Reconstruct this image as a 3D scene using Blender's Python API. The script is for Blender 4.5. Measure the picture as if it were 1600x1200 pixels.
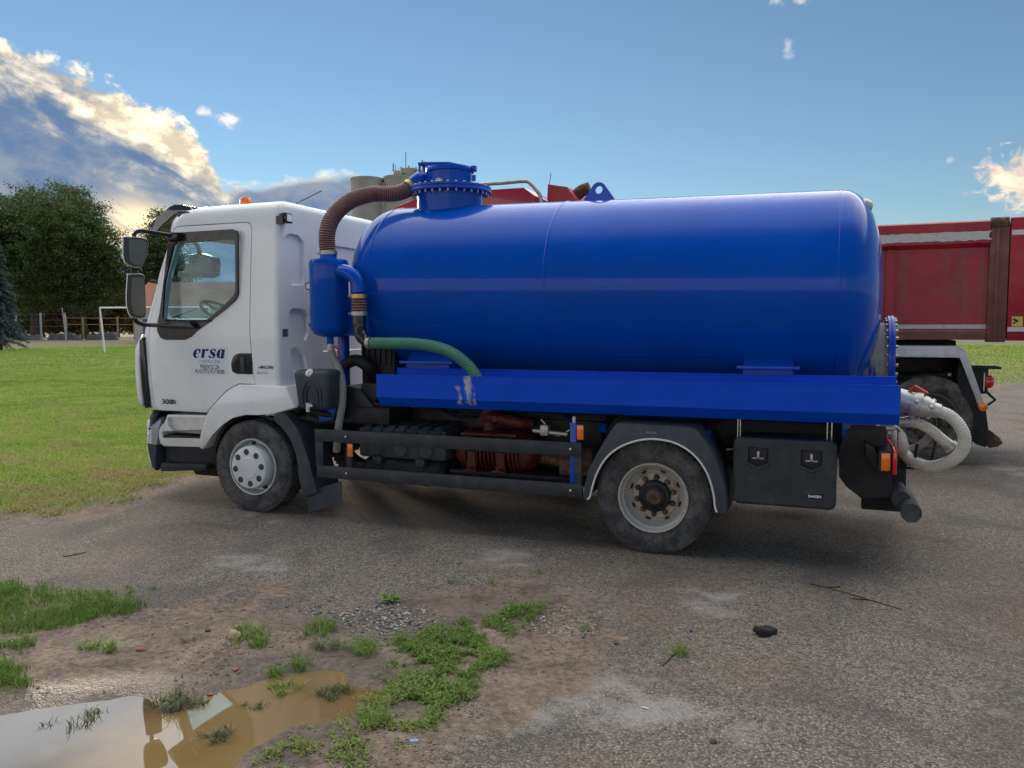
import bpy, bmesh, math, random
import numpy as np
from mathutils import Vector, Matrix

random.seed(7)
rng = np.random.default_rng(11)
for o in list(bpy.data.objects):
    bpy.data.objects.remove(o, do_unlink=True)
scene = bpy.context.scene
COL = scene.collection
R = math.radians

# ------------------------------------------------------------------ camera
CAM = Vector((1.3115, -6.4478, 1.9195))
YAW, PITCH, ROLL, FPX = 0.3764, -0.0758, -0.0046, 1240.0
_f = Vector((-math.sin(YAW) * math.cos(PITCH), math.cos(YAW) * math.cos(PITCH), math.sin(PITCH)))
_r = Vector((math.cos(YAW), math.sin(YAW), 0))
_u = _r.cross(_f)
_r, _u = _r * math.cos(ROLL) + _u * math.sin(ROLL), _u * math.cos(ROLL) - _r * math.sin(ROLL)
cam_data = bpy.data.cameras.new('camera')
cam = bpy.data.objects.new('camera', cam_data)
COL.objects.link(cam)
cam.matrix_world = Matrix(((_r.x, _u.x, -_f.x, CAM.x), (_r.y, _u.y, -_f.y, CAM.y), (_r.z, _u.z, -_f.z, CAM.z), (0, 0, 0, 1)))
cam_data.sensor_width = 36
cam_data.lens = 36 * FPX / 1600
cam_data.clip_start = 0.05
cam_data.clip_end = 3000
scene.camera = cam


def ray(px, py):
    return _f + _r * ((px - 800) / FPX) - _u * ((py - 600) / FPX)


def at(px, py, Y):
    """the point of the vertical plane y = Y that the photograph shows at a pixel"""
    d = ray(px, py)
    return CAM + d * ((Y - CAM.y) / d.y)


def xz(px, py, Y):
    p = at(px, py, Y)
    return (p.x, p.z)


def gnd(px, py, Z=0.0):
    d = ray(px, py)
    return CAM + d * ((Z - CAM.z) / d.z)


# ------------------------------------------------------------------ world
class NT:
    def __init__(self, tree):
        self.t = tree
        self.t.nodes.clear()

    def n(self, typ, **kw):
        nd = self.t.nodes.new(typ)
        for k, v in kw.items():
            if k.startswith('i_'):
                key = k[2:]
                key = int(key) if key.isdigit() else key.replace('_', ' ')
                self.s(nd.inputs[key], v)
            else:
                setattr(nd, k, v)
        return nd

    def s(self, sock, v):
        if isinstance(v, bpy.types.NodeSocket):
            self.t.links.new(v, sock)
        else:
            if sock.type == 'RGBA':
                v = (*v, 1) if isinstance(v, (tuple, list)) and len(v) == 3 else ((v, v, v, 1) if isinstance(v, (int, float)) else v)
            sock.default_value = v

    def m(self, op, a, b=None, c=None, clamp=False):
        nd = self.n('ShaderNodeMath', operation=op, use_clamp=clamp)
        self.s(nd.inputs[0], a)
        if b is not None:
            self.s(nd.inputs[1], b)
        if c is not None:
            self.s(nd.inputs[2], c)
        return nd.outputs[0]

    def ss(self, x, lo, hi):
        nd = self.n('ShaderNodeMapRange', interpolation_type='SMOOTHSTEP')
        self.s(nd.inputs[0], x)
        nd.inputs[1].default_value, nd.inputs[2].default_value = lo, hi
        return nd.outputs[0]

    def lin(self, x, lo, hi, a=0.0, b=1.0):
        nd = self.n('ShaderNodeMapRange')
        self.s(nd.inputs[0], x)
        for i, v in enumerate((lo, hi, a, b)):
            nd.inputs[i + 1].default_value = v
        return nd.outputs[0]

    def mix(self, f, a, b, blend='MIX'):
        nd = self.n('ShaderNodeMix', data_type='RGBA', blend_type=blend)
        self.s(nd.inputs[0], f)
        self.s(nd.inputs[6], a)
        self.s(nd.inputs[7], b)
        return nd.outputs[2]

    def xyz(self, x, y, z=0.0):
        nd = self.n('ShaderNodeCombineXYZ')
        for i, v in enumerate((x, y, z)):
            self.s(nd.inputs[i], v)
        return nd.outputs[0]

    def noise(self, vec, scale, detail=4, rough=0.55, dist=0.0, out=0):
        nd = self.n('ShaderNodeTexNoise')
        if vec is not None:
            self.s(nd.inputs['Vector'], vec)
        nd.inputs['Scale'].default_value = scale
        nd.inputs['Detail'].default_value = detail
        nd.inputs['Roughness'].default_value = rough
        nd.inputs['Distortion'].default_value = dist
        return nd.outputs[out]

    def vor(self, vec, scale, feature='F1', out='Distance', rnd=1.0):
        nd = self.n('ShaderNodeTexVoronoi', feature=feature)
        if vec is not None:
            self.s(nd.inputs['Vector'], vec)
        nd.inputs['Scale'].default_value = scale
        nd.inputs['Randomness'].default_value = rnd
        return nd.outputs[out]

    def ramp(self, x, stops, interp='LINEAR'):
        nd = self.n('ShaderNodeValToRGB')
        cr = nd.color_ramp
        cr.interpolation = interp
        while len(cr.elements) < len(stops):
            cr.elements.new(0.5)
        for e, (p, c) in zip(cr.elements, stops):
            e.position = p
            e.color = (*c, 1) if isinstance(c, (tuple, list)) else (c, c, c, 1)
        self.s(nd.inputs[0], x)
        return nd.outputs[0]

    def bump(self, h, strength=0.3, dist=0.01, normal=None):
        nd = self.n('ShaderNodeBump')
        nd.inputs['Strength'].default_value = strength
        nd.inputs['Distance'].default_value = dist
        self.s(nd.inputs['Height'], h)
        if normal is not None:
            self.s(nd.inputs['Normal'], normal)
        return nd.outputs[0]


SUN_AZ = -25.3 - math.degrees(YAW)      # degrees clockwise from +Y
SUN_EL = 9.0
world = bpy.data.worlds.new('World')
scene.world = world
world.use_nodes = True
world.cycles.sampling_method = 'MANUAL'
world.cycles.sample_map_resolution = 512
W = NT(world.node_tree)
sky = W.n('ShaderNodeTexSky', sky_type='NISHITA', sun_disc=False, sun_elevation=R(SUN_EL), sun_rotation=R(SUN_AZ),
          altitude=120, air_density=1.0, dust_density=0.0, ozone_density=3.0)
tc = W.n('ShaderNodeTexCoord')
sep = W.n('ShaderNodeSeparateXYZ')
W.s(sep.inputs[0], tc.outputs['Generated'])
cy, sy = math.cos(YAW), math.sin(YAW)
dx = W.m('ADD', W.m('MULTIPLY', sep.outputs[0], cy), W.m('MULTIPLY', sep.outputs[1], sy))
dy = W.m('SUBTRACT', W.m('MULTIPLY', sep.outputs[1], cy), W.m('MULTIPLY', sep.outputs[0], sy))
az = W.m('MULTIPLY', W.m('ARCTAN2', dx, dy), 57.2958)
el = W.m('MULTIPLY', W.m('ARCSINE', sep.outputs[2]), 57.2958)
# cloud noise drawn out along the direction in which the bank leans
ca, sa = math.cos(R(-27)), math.sin(R(-27))
cs = W.m('ADD', W.m('MULTIPLY', az, ca), W.m('MULTIPLY', el, sa))
ct = W.m('SUBTRACT', W.m('MULTIPLY', el, ca), W.m('MULTIPLY', az, sa))
n_str = W.noise(W.xyz(W.m('MULTIPLY', cs, 0.075), W.m('MULTIPLY', ct, 0.20), 4.1), 2.0, 7, 0.60, 0.4)
n_puf = W.noise(W.xyz(W.m('MULTIPLY', az, 0.30), W.m('MULTIPLY', el, 0.42), 2.2), 1.9, 7, 0.62, 0.25)
EDGE = [(-180, 13), (-120, 14), (-75, 17), (-45, 19.5), (-32, 16.6), (-28.7, 15.9), (-25.2, 14.6), (-22.5, 13.5), (-21.0, 12.3), (-20.3, 10.8),
        (-19.6, 9.5), (-17.5, 9.5), (-14.2, 10.3), (-10.7, 10.6), (-7, 10.1), (-4, 7.0), (2, 4.5), (14, 3.0), (40, 3.0), (80, 8), (120, 11), (180, 13)]
edge = W.m('MULTIPLY', W.ramp(W.lin(az, -180, 180), [((a + 180) / 360, e / 25.0) for a, e in EDGE]), 25.0)
puf = W.m('SUBTRACT', n_puf, 0.5)
west = W.ss(az, -18.0, -22.0)                  # the tall bank round the hidden sun
t_in = W.m('SUBTRACT', W.m('ADD', edge, W.m('MULTIPLY', puf, W.lin(west, 0, 1, 2.0, 5.0))), el)   # degrees below the bank's upper edge
bank = W.m('MULTIPLY', W.ss(t_in, -0.1, 0.9), W.lin(W.ss(az, -6.0, 4.0), 0, 1, 1.0, 0.35))
# sunlit cream streaks and rims over blue-grey bellies
lit_depth = W.lin(west, 0, 1, 0.8, 5.6)
sk_ = W.m('SUBTRACT', n_str, 0.5)
rim = W.m('ADD', W.m('SUBTRACT', 1.0, W.m('DIVIDE', t_in, lit_depth)), W.m('MULTIPLY', sk_, W.lin(west, 0, 1, 0.8, 2.6)))
lit = W.ss(W.m('ADD', rim, W.m('MULTIPLY', puf, 1.3)), 0.12, 0.95)
belly = W.mix(W.ss(W.m('ADD', W.m('MULTIPLY', n_str, 0.6), W.m('MULTIPLY', n_puf, 0.4)), 0.38, 0.64), (0.050, 0.084, 0.145), (0.115, 0.135, 0.165))
cream = W.mix(W.ss(n_puf, 0.40, 0.66), (0.29, 0.245, 0.18), (0.57, 0.485, 0.35))
bank_col = W.mix(lit, belly, cream)
# sun hidden low behind the bank
sx = W.m('MULTIPLY', W.m('ADD', az, 25.2), 0.42)
sz = W.m('MULTIPLY', W.m('SUBTRACT', el, 6.3), 0.70)
glow = W.m('POWER', 2.718, W.m('MULTIPLY', -1.0, W.m('ADD', W.m('MULTIPLY', sx, sx), W.m('MULTIPLY', sz, sz))))
glow = W.m('MULTIPLY', glow, W.ss(n_str, 0.30, 0.60))
bank_col = W.mix(W.m('MULTIPLY', glow, 0.95, clamp=True), bank_col, (0.68, 0.53, 0.28))


n_wsp = W.noise(W.xyz(W.m('MULTIPLY', az, 0.9), W.m('MULTIPLY', el, 1.1), 7.7), 1.0, 6, 0.65, 0.5)


def puff(a0, e0, ra, re, soft=0.55, k=0.9, eat=2.4):
    """a cloud of its own: an ellipse of the sky eaten away by noise"""
    a = W.m('DIVIDE', W.m('SUBTRACT', az, a0), ra)
    e = W.m('DIVIDE', W.m('SUBTRACT', el, e0), re)
    d = W.m('SQRT', W.m('ADD', W.m('MULTIPLY', a, a), W.m('MULTIPLY', e, e)))
    v = W.m('SUBTRACT', W.m('ADD', W.m('SUBTRACT', 1.0, d), W.m('MULTIPLY', W.m('SUBTRACT', n_wsp, 0.5), eat)), 0.12)
    return W.m('MULTIPLY', W.ss(v, 0.0, soft), k)


east = W.ss(W.m('ABSOLUTE', az), 75.0, 115.0)        # opposite the sun the clouds are lit full on
bank_col = W.mix(east, bank_col, W.mix(W.ss(n_puf, 0.36, 0.62), (0.45, 0.43, 0.42), (0.80, 0.75, 0.70)))
cols = [(0.06, (0.22, 0.24, 0.26)), (bank, bank_col)]        # a thin even veil, then the bank
pk = puff(33.6, 8.6, 4.4, 2.3, 0.45, 1.0, 1.9)
cols.append((pk, W.mix(W.ss(n_puf, 0.4, 0.62), (0.29, 0.245, 0.21), (0.46, 0.365, 0.27))))
wis = None
for a0, e0, ra, re, k in ((18.75, 17.6, 0.7, 1.0, 0.45), (18.0, 20.6, 0.7, 0.6, 0.45), (19.5, 20.5, 0.7, 0.8, 0.5),
                          (-19.1, 13.4, 1.1, 0.6, 0.85), (-20.7, 13.75, 0.9, 0.5, 0.8), (28.5, 10.0, 0.4, 0.4, 0.35)):
    w1 = puff(a0, e0, ra, re, 0.8, k)
    wis = w1 if wis is None else W.m('MAXIMUM', wis, w1)
cols.append((wis, (0.40, 0.37, 0.34)))
# broken grey-pink deck overhead (mirrored in the puddle and in the crown of the tank)
zz = W.m('MAXIMUM', sep.outputs[2], 0.08)
dv = W.xyz(W.m('DIVIDE', sep.outputs[0], zz), W.m('DIVIDE', sep.outputs[1], zz), 1.7)
n_dk = W.noise(dv, 0.55, 5, 0.55, 0.4)
deck = W.m('MULTIPLY', W.ss(W.m('ADD', W.m('ADD', el, W.m('MULTIPLY', W.ss(az, -14.0, -28.0), 3.0)), W.m('MULTIPLY', W.m('SUBTRACT', n_dk, 0.5), 6.0)), 22.6, 26.5), W.ss(n_dk, 0.22, 0.40))
deck = W.m('MULTIPLY', deck, W.ss(W.m('ADD', dy, W.m('MULTIPLY', sep.outputs[2], 0.55)), 0.05, 0.50))    # clear blue again towards the east
cols.append((deck, W.mix(W.ss(n_dk, 0.4, 0.66), (0.72, 0.745, 0.79), (1.16, 1.12, 1.11))))

SKY_STRENGTH = 0.0525
bg = W.n('ShaderNodeBackground', i_Strength=SKY_STRENGTH)
col = sky.outputs[0]
for mk, c in cols:
    if isinstance(c, tuple):
        c = tuple(v / SKY_STRENGTH for v in c)
    else:
        mul = W.n('ShaderNodeVectorMath', operation='SCALE')
        W.s(mul.inputs[0], c)
        mul.inputs['Scale'].default_value = 1 / SKY_STRENGTH
        c = mul.outputs[0]
    col = W.mix(mk, col, c)
W.s(bg.inputs['Color'], col)
wo = W.n('ShaderNodeOutputWorld')
W.t.links.new(bg.outputs[0], wo.inputs[0])

# ------------------------------------------------------------------ sun, veiled by the cloud bank
sun_data = bpy.data.lights.new('sun', 'SUN')
sun_data.energy = 0.8
sun_data.angle = R(12)
sun_data.color = (1.0, 0.84, 0.66)
sun = bpy.data.objects.new('sun', sun_data)
COL.objects.link(sun)
_sd = Vector((math.sin(R(SUN_AZ)) * math.cos(R(SUN_EL)), math.cos(R(SUN_AZ)) * math.cos(R(SUN_EL)), math.sin(R(SUN_EL))))
sun.rotation_euler = _sd.to_track_quat('Z', 'Y').to_euler()

scene.view_settings.view_transform = 'Standard'
scene.view_settings.look = 'None'
scene.view_settings.exposure = 1.5
scene.view_settings.gamma = 1.0
scene.view_settings.use_curve_mapping = False
scene.render.engine = 'CYCLES'
scene.cycles.use_denoising = True
scene.cycles.max_bounces = 6
scene.cycles.diffuse_bounces = 3
scene.cycles.glossy_bounces = 3
scene.cycles.transmission_bounces = 4
scene.cycles.transparent_max_bounces = 12

# ------------------------------------------------------------------ helpers
class MB:
    """collects shapes; build() links them as ONE mesh object"""

    def __init__(self):
        self.v, self.f, self.a, self.marks = [], [], [], []

    def add(self, vs, fs, attr=0.0):
        b = len(self.v)
        self.marks.append((b, len(self.f)))
        self.v += [tuple(p) for p in vs]
        self.f += [tuple(i + b for i in f) for f in fs]
        self.a += [attr] * len(vs) if not isinstance(attr, (list, tuple)) else list(attr)
        return self

    def box(self, x0, x1, y0, y1, z0, z1, r=0.0, seg=2):
        if r <= 0:
            vs = [(x, y, z) for x in (x0, x1) for y in (y0, y1) for z in (z0, z1)]
            fs = [(0, 1, 3, 2), (4, 6, 7, 5), (0, 4, 5, 1), (2, 3, 7, 6), (0, 2, 6, 4), (1, 5, 7, 3)]
            return self.add(vs, fs)
        bm = bmesh.new()
        bmesh.ops.create_cube(bm, size=1)
        for v in bm.verts:
            v.co = Vector(((x0 + x1) / 2 + v.co.x * (x1 - x0), (y0 + y1) / 2 + v.co.y * (y1 - y0), (z0 + z1) / 2 + v.co.z * (z1 - z0)))
        r = min(r, 0.49 * min(abs(x1 - x0), abs(y1 - y0), abs(z1 - z0)))
        bmesh.ops.bevel(bm, geom=list(bm.edges), offset=r, segments=seg, affect='EDGES', profile=0.5)
        return self.bm(bm)

    def bm(self, bm, mat=None):
        bm.verts.index_update()
        self.add([(mat @ v.co if mat else v.co) for v in bm.verts], [[v.index for v in f.verts] for f in bm.faces])
        bm.free()
        return self

    def prism(self, pts, y0, y1, r=0.0, seg=2, axis='y'):
        """polygon of (x, z) pushed through y0..y1 ('y'); (y, z) through x ('x'); (x, y) through z ('z')"""
        def P(p, d):
            return {'y': (p[0], d, p[1]), 'x': (d, p[0], p[1]), 'z': (p[0], p[1], d)}[axis]
        bm = bmesh.new()
        n = len(pts)
        A = [bm.verts.new(P(p, y0)) for p in pts]
        B = [bm.verts.new(P(p, y1)) for p in pts]
        fa = bm.faces.new(A)
        fb = bm.faces.new(B[::-1])
        for i in range(n):
            j = (i + 1) % n
            bm.faces.new((A[j], A[i], B[i], B[j]))
        if r > 0:
            es = list(fa.edges) + list(fb.edges)
            bmesh.ops.bevel(bm, geom=es, offset=r, segments=seg, affect='EDGES', profile=0.5, clamp_overlap=True)
        return self.bm(bm)

    def tube(self, pts, r, n=12, caps=True, attr=None):
        pts = [Vector(p) for p in pts]
        k = len(pts)
        rs = r if isinstance(r, (list, tuple, np.ndarray)) else [r] * k
        T = []
        for i in range(k):
            t = pts[min(i + 1, k - 1)] - pts[max(i - 1, 0)]
            T.append(t.normalized() if t.length > 1e-9 else Vector((0, 0, 1)))
        N = T[0].orthogonal().normalized()
        vs, at_ = [], []
        for i in range(k):
            N = (N - T[i] * N.dot(T[i]))
            N = N.normalized() if N.length > 1e-6 else T[i].orthogonal().normalized()
            B = T[i].cross(N)
            for j in range(n):
                a = 2 * math.pi * j / n
                vs.append(pts[i] + (N * math.cos(a) + B * math.sin(a)) * float(rs[i]))
                at_.append(attr[i] if attr is not None else 0.0)
        fs = [(i * n + j, i * n + (j + 1) % n, (i + 1) * n + (j + 1) % n, (i + 1) * n + j) for i in range(k - 1) for j in range(n)]
        if caps:
            fs += [tuple(range(n))[::-1], tuple((k - 1) * n + j for j in range(n))]
        return self.add(vs, fs, at_)

    def cyl(self, a, b, r, n=20, r2=None, caps=True):
        return self.tube([a, b], [r, r if r2 is None else r2], n, caps)

    def lathe(self, prof, origin, axis='y', n=48, a0=0.0, a1=2 * math.pi):
        """prof: (radius, along); full turn or a sector"""
        full = abs(a1 - a0) > 6.28
        ox, oy, oz = origin
        m = n if full else n + 1
        vs = []
        for rad, h in prof:
            for j in range(m):
                a = a0 + (a1 - a0) * j / n
                c, s = math.cos(a) * rad, math.sin(a) * rad
                vs.append({'y': (ox + c, oy + h, oz + s), 'x': (ox + h, oy + c, oz + s), 'z': (ox + c, oy + s, oz + h)}[axis])
        fs = []
        for i in range(len(prof) - 1):
            for j in range(n):
                j2 = (j + 1) % m if full else j + 1
                fs.append((i * m + j, i * m + j2, (i + 1) * m + j2, (i + 1) * m + j))
        for i in (0, len(prof) - 1):
            if full and prof[i][0] > 1e-6 and getattr(self, 'cap', True):
                pass
        return self.add(vs, fs)

    def sheet(self, grid):
        """grid[i][j] of points"""
        k, n = len(grid), len(grid[0])
        vs = [p for row in grid for p in row]
        fs = [(i * n + j, i * n + j + 1, (i + 1) * n + j + 1, (i + 1) * n + j) for i in range(k - 1) for j in range(n - 1)]
        return self.add(vs, fs)

    def ball(self, c, r, u=12, v=8, sc=(1, 1, 1)):
        bm = bmesh.new()
        bmesh.ops.create_uvsphere(bm, u_segments=u, v_segments=v, radius=r)
        return self.bm(bm, Matrix.Translation(c) @ Matrix.Diagonal((*sc, 1)))

    def bolt(self, c, r, h, axis='y', n=6):
        d = {'x': Vector((1, 0, 0)), 'y': Vector((0, 1, 0)), 'z': Vector((0, 0, 1))}[axis] if isinstance(axis, str) else Vector(axis).normalized()
        c = Vector(c)
        return self.tube([c, c + d * h * 0.75, c + d * h], [r, r, r * 0.7], n)

    def build_each(self, name, mat, parent=None, **kw):
        """every shape that was added becomes an object of its own"""
        out = []
        for (v0, f0), (v1, f1) in zip(self.marks, self.marks[1:] + [(len(self.v), len(self.f))]):
            m = MB()
            m.v, m.a = self.v[v0:v1], self.a[v0:v1]
            m.f = [tuple(i - v0 for i in f) for f in self.f[f0:f1]]
            out.append(m.build(name, mat, parent, **kw))
        return out

    def build(self, name, mat, parent=None, smooth=32, weld=1e-5, solid=0.0):
        me = bpy.data.meshes.new(name)
        bm = bmesh.new()
        lay = bm.verts.layers.float.new('band')
        vs = [bm.verts.new(p) for p in self.v]
        for v, a in zip(vs, self.a):
            v[lay] = a
        for f in self.f:
            try:
                bm.faces.new([vs[i] for i in f])
            except ValueError:
                pass
        if weld:
            bmesh.ops.remove_doubles(bm, verts=bm.verts, dist=weld)
        bmesh.ops.recalc_face_normals(bm, faces=bm.faces)
        bm.to_mesh(me)
        bm.free()
        return link(name, me, mat, parent, smooth, solid)


def link(name, me, mat, parent=None, smooth=32, solid=0.0):
    me.materials.clear()
    me.materials.append(M[mat] if isinstance(mat, str) else mat)
    if smooth:
        me.polygons.foreach_set('use_smooth', [True] * len(me.polygons))
        me.set_sharp_from_angle(angle=R(smooth))
    o = bpy.data.objects.new(name, me)
    COL.objects.link(o)
    adopt(o, parent)
    if solid:
        md = o.modifiers.new('solid', 'SOLIDIFY')
        md.thickness = solid
        md.offset = -1
    return o


def raw_mesh(name, verts, quads, mat, parent=None, smooth=False, tint=None):
    """big meshes straight from numpy arrays; quads (n,3) or (n,4)"""
    me = bpy.data.meshes.new(name)
    nv, nf, k = len(verts), len(quads), quads.shape[1]
    me.vertices.add(nv)
    me.vertices.foreach_set('co', np.ascontiguousarray(verts, dtype=np.float32).ravel())
    me.loops.add(nf * k)
    me.loops.foreach_set('vertex_index', np.ascontiguousarray(quads, dtype=np.int32).ravel())
    me.polygons.add(nf)
    me.polygons.foreach_set('loop_start', np.arange(0, nf * k, k, dtype=np.int32))
    me.polygons.foreach_set('loop_total', np.full(nf, k, dtype=np.int32))
    if smooth:
        me.polygons.foreach_set('use_smooth', np.ones(nf, dtype=bool))
    if tint is not None:
        at_ = me.attributes.new('tint', 'FLOAT', 'POINT')
        at_.data.foreach_set('value', np.ascontiguousarray(tint, dtype=np.float32))
    me.update(calc_edges=True)
    me.materials.append(M[mat])
    o = bpy.data.objects.new(name, me)
    COL.objects.link(o)
    adopt(o, parent)
    return o


def thing(name, label, cat, loc=(0, 0, 0), group=None):
    o = bpy.data.objects.new(name, None)
    COL.objects.link(o)
    o.location = loc
    o.empty_display_size = 0.3
    return tag(o, label, cat, group)


def tag(o, label=None, cat=None, group=None, kind=None):
    for k, v in (('label', label), ('category', cat), ('group', group), ('kind', kind)):
        if v:
            o[k] = v
    return o


def adopt(o, parent):
    """parent a mesh made in world coordinates; things are empties standing at their base"""
    if parent is not None:
        o.parent = parent
        if parent.type == 'EMPTY':
            o.matrix_parent_inverse = Matrix.Translation(parent.location).inverted()
    return o


def boolean(a, b, op='DIFFERENCE', remove=True):
    md = a.modifiers.new('b', 'BOOLEAN')
    md.operation, md.object, md.solver = op, b, 'EXACT'
    dg = bpy.context.evaluated_depsgraph_get()
    me = bpy.data.meshes.new_from_object(a.evaluated_get(dg))
    a.modifiers.clear()
    a.data = me
    if remove:
        bpy.data.objects.remove(b, do_unlink=True)
    return a


def resmooth(o, ang=30):
    me = o.data
    me.polygons.foreach_set('use_smooth', [True] * len(me.polygons))
    me.set_sharp_from_angle(angle=R(ang))
    md = o.modifiers.new('wn', 'WEIGHTED_NORMAL')
    md.keep_sharp = True
    return o


def spline(pts, per=8):
    P = [Vector(p) for p in pts]
    P = [P[0] * 2 - P[1]] + P + [P[-1] * 2 - P[-2]]
    out = []
    for i in range(1, len(P) - 2):
        a, b, c, d = P[i - 1:i + 3]
        for k in range(per):
            t = k / per
            out.append(0.5 * ((2 * b) + (c - a) * t + (2 * a - 5 * b + 4 * c - d) * t * t + (3 * b - a - 3 * c + d) * t ** 3))
    out.append(P[-2])
    return out


def resample(pts, step):
    pts = [Vector(p) for p in pts]
    L = [0]
    for a, b in zip(pts, pts[1:]):
        L.append(L[-1] + (b - a).length)
    n = max(2, int(L[-1] / step))
    out, j = [], 0
    for i in range(n + 1):
        s = L[-1] * i / n
        while j < len(L) - 2 and L[j + 1] < s:
            j += 1
        t = (s - L[j]) / max(1e-9, L[j + 1] - L[j])
        out.append(pts[j].lerp(pts[j + 1], t))
    return out


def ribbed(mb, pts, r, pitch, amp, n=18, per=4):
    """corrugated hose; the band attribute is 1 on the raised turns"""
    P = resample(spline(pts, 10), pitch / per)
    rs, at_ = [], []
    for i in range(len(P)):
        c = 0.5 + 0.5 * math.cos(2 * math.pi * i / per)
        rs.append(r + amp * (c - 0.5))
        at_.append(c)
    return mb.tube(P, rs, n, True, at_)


def text(s, size, loc, mat, parent, shear=0.0, bold=0.0, width=None, name='lettering', depth=0.0006):
    cu = bpy.data.curves.new(name, 'FONT')
    cu.body, cu.size, cu.shear, cu.offset = s, size, shear, bold
    cu.align_x, cu.align_y = 'CENTER', 'CENTER'
    cu.extrude = depth
    cu.resolution_u = 3
    tmp = bpy.data.objects.new(name, cu)
    COL.objects.link(tmp)
    dg = bpy.context.evaluated_depsgraph_get()
    dg.update()
    me = bpy.data.meshes.new_from_object(tmp.evaluated_get(dg))
    bpy.data.objects.remove(tmp, do_unlink=True)
    co = np.array([v.co[:] for v in me.vertices])
    w = co[:, 0].max() - co[:, 0].min()
    k = (width / w) if width else 1.0
    for v in me.vertices:
        x, y, z = v.co
        v.co = (loc[0] + x * k, loc[1] - z, loc[2] + y)
    return link(name, me, mat, parent, smooth=0)


def brush(paths, per=6):
    """pen strokes of changing width -> one flat mesh in a unit box, each stroke a hair above the last"""
    out = []
    for q, st in enumerate(paths):
        P = spline([(x, y, w) for x, y, w in st], per)
        L, Rr = [], []
        for i, p in enumerate(P):
            a, b = P[max(0, i - 1)], P[min(len(P) - 1, i + 1)]
            t = Vector((b.x - a.x, b.y - a.y)).normalized()
            nrm = Vector((-t.y, t.x))
            w = max(0.02, p.z) / 2
            L.append((p.x + nrm.x * w, p.y + nrm.y * w))
            Rr.append((p.x - nrm.x * w, p.y - nrm.y * w))
        out.append((L, Rr))
    return out

# ------------------------------------------------------------------ materials
M = {}


def mat(name):
    m = bpy.data.materials.new(name)
    m.use_nodes = True
    t = NT(m.node_tree)
    b = t.n('ShaderNodeBsdfPrincipled')
    o = t.n('ShaderNodeOutputMaterial')
    t.t.links.new(b.outputs[0], o.inputs[0])
    M[name] = m
    co = t.n('ShaderNodeTexCoord').outputs['Object']
    return t, b, co, o


def paint(name, col, rough=0.35, coat=0.0, metal=0.0, var=0.12, dirt=None, dirt_amt=0.3, dirt_scale=3.0, bump=0.0, bscale=60, spec=0.28, low=None, coat_r=0.06, orange=0.0, coat_ior=1.5):
    """painted / plastic / metal surface with uneven tone, grime patches and roughness"""
    t, b, co, o = mat(name)
    n1 = t.noise(co, dirt_scale, 4, 0.62)
    n2 = t.noise(co, dirt_scale * 9, 2, 0.6)
    dark = tuple(c * (1 - var) for c in col)
    lite = tuple(min(1, c * (1 + var * 0.6)) for c in col)
    c = t.mix(t.ss(n1, 0.3, 0.7), dark, lite)
    rr = t.lin(n2, 0.3, 0.7, max(0.02, rough - 0.05), min(1, rough + 0.08))
    if dirt is not None:
        k = t.ss(t.m('ADD', t.m('MULTIPLY', n1, 0.7), t.m('MULTIPLY', n2, 0.3)), 0.62 - 0.3 * dirt_amt, 0.78 - 0.12 * dirt_amt)
        k = t.m('MULTIPLY', k, min(1.0, 0.35 + dirt_amt))
        if low is not None:      # road dirt thrown up from below, fading out by height low
            sp = t.n('ShaderNodeSeparateXYZ')
            t.s(sp.inputs[0], co)
            h = t.ss(t.m('ADD', sp.outputs[2], t.m('MULTIPLY', t.m('SUBTRACT', n2, 0.5), 0.5)), low, low - 0.55)
            k = t.m('MAXIMUM', k, t.m('MULTIPLY', h, 0.45))
        c = t.mix(k, c, dirt)
        rr = t.mix(k, rr, 0.85)
    t.s(b.inputs['Base Color'], c)
    t.s(b.inputs['Roughness'], rr)
    b.inputs['Metallic'].default_value = metal
    b.inputs['Specular IOR Level'].default_value = spec
    b.inputs['Coat Weight'].default_value = coat
    b.inputs['Coat Roughness'].default_value = coat_r
    b.inputs['Coat IOR'].default_value = coat_ior
    if bump:
        t.s(b.inputs['Normal'], t.bump(t.noise(co, bscale, 4, 0.6), bump, 0.004))
    elif orange:
        t.s(b.inputs['Normal'], t.bump(t.noise(co, 5.0, 2, 0.5), orange, 0.02))
    return t, b, co


paint('cab_white', (0.76, 0.76, 0.745), 0.32, 0.5, var=0.05, dirt=(0.36, 0.32, 0.26), dirt_amt=0.08, dirt_scale=1.6, low=1.15)
t, b, co = paint('tank_blue', (0.0002, 0.066, 0.39), 0.35, 1.0, coat_ior=1.22, var=0.10, dirt=(0.012, 0.065, 0.36), dirt_amt=0.1, dirt_scale=1.1, coat_r=0.03, orange=0.07, spec=0.03)
sp = t.n('ShaderNodeSeparateXYZ')
t.s(sp.inputs[0], co)
film = t.noise(t.xyz(t.m('MULTIPLY', sp.outputs[0], 3.0), sp.outputs[1], t.m('MULTIPLY', sp.outputs[2], 0.8)), 1.6, 4, 0.65)     # wiped dust film
t.s(b.inputs['Coat Roughness'], t.lin(film, 0.36, 0.68, 0.015, 0.17))
paint('deep_blue', (0.0008, 0.058, 0.40), 0.40, 0.3, coat_ior=1.35, var=0.12, dirt=(0.05, 0.08, 0.20), dirt_amt=0.15, dirt_scale=4)
paint('black_plastic', (0.022, 0.024, 0.027), 0.55, var=0.25, dirt=(0.10, 0.095, 0.085), dirt_amt=0.22, dirt_scale=5, bump=0.12, bscale=160)
paint('grey_plastic', (0.045, 0.052, 0.062), 0.5, var=0.2, dirt=(0.14, 0.13, 0.11), dirt_amt=0.25, dirt_scale=6, bump=0.1, bscale=180)
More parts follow.
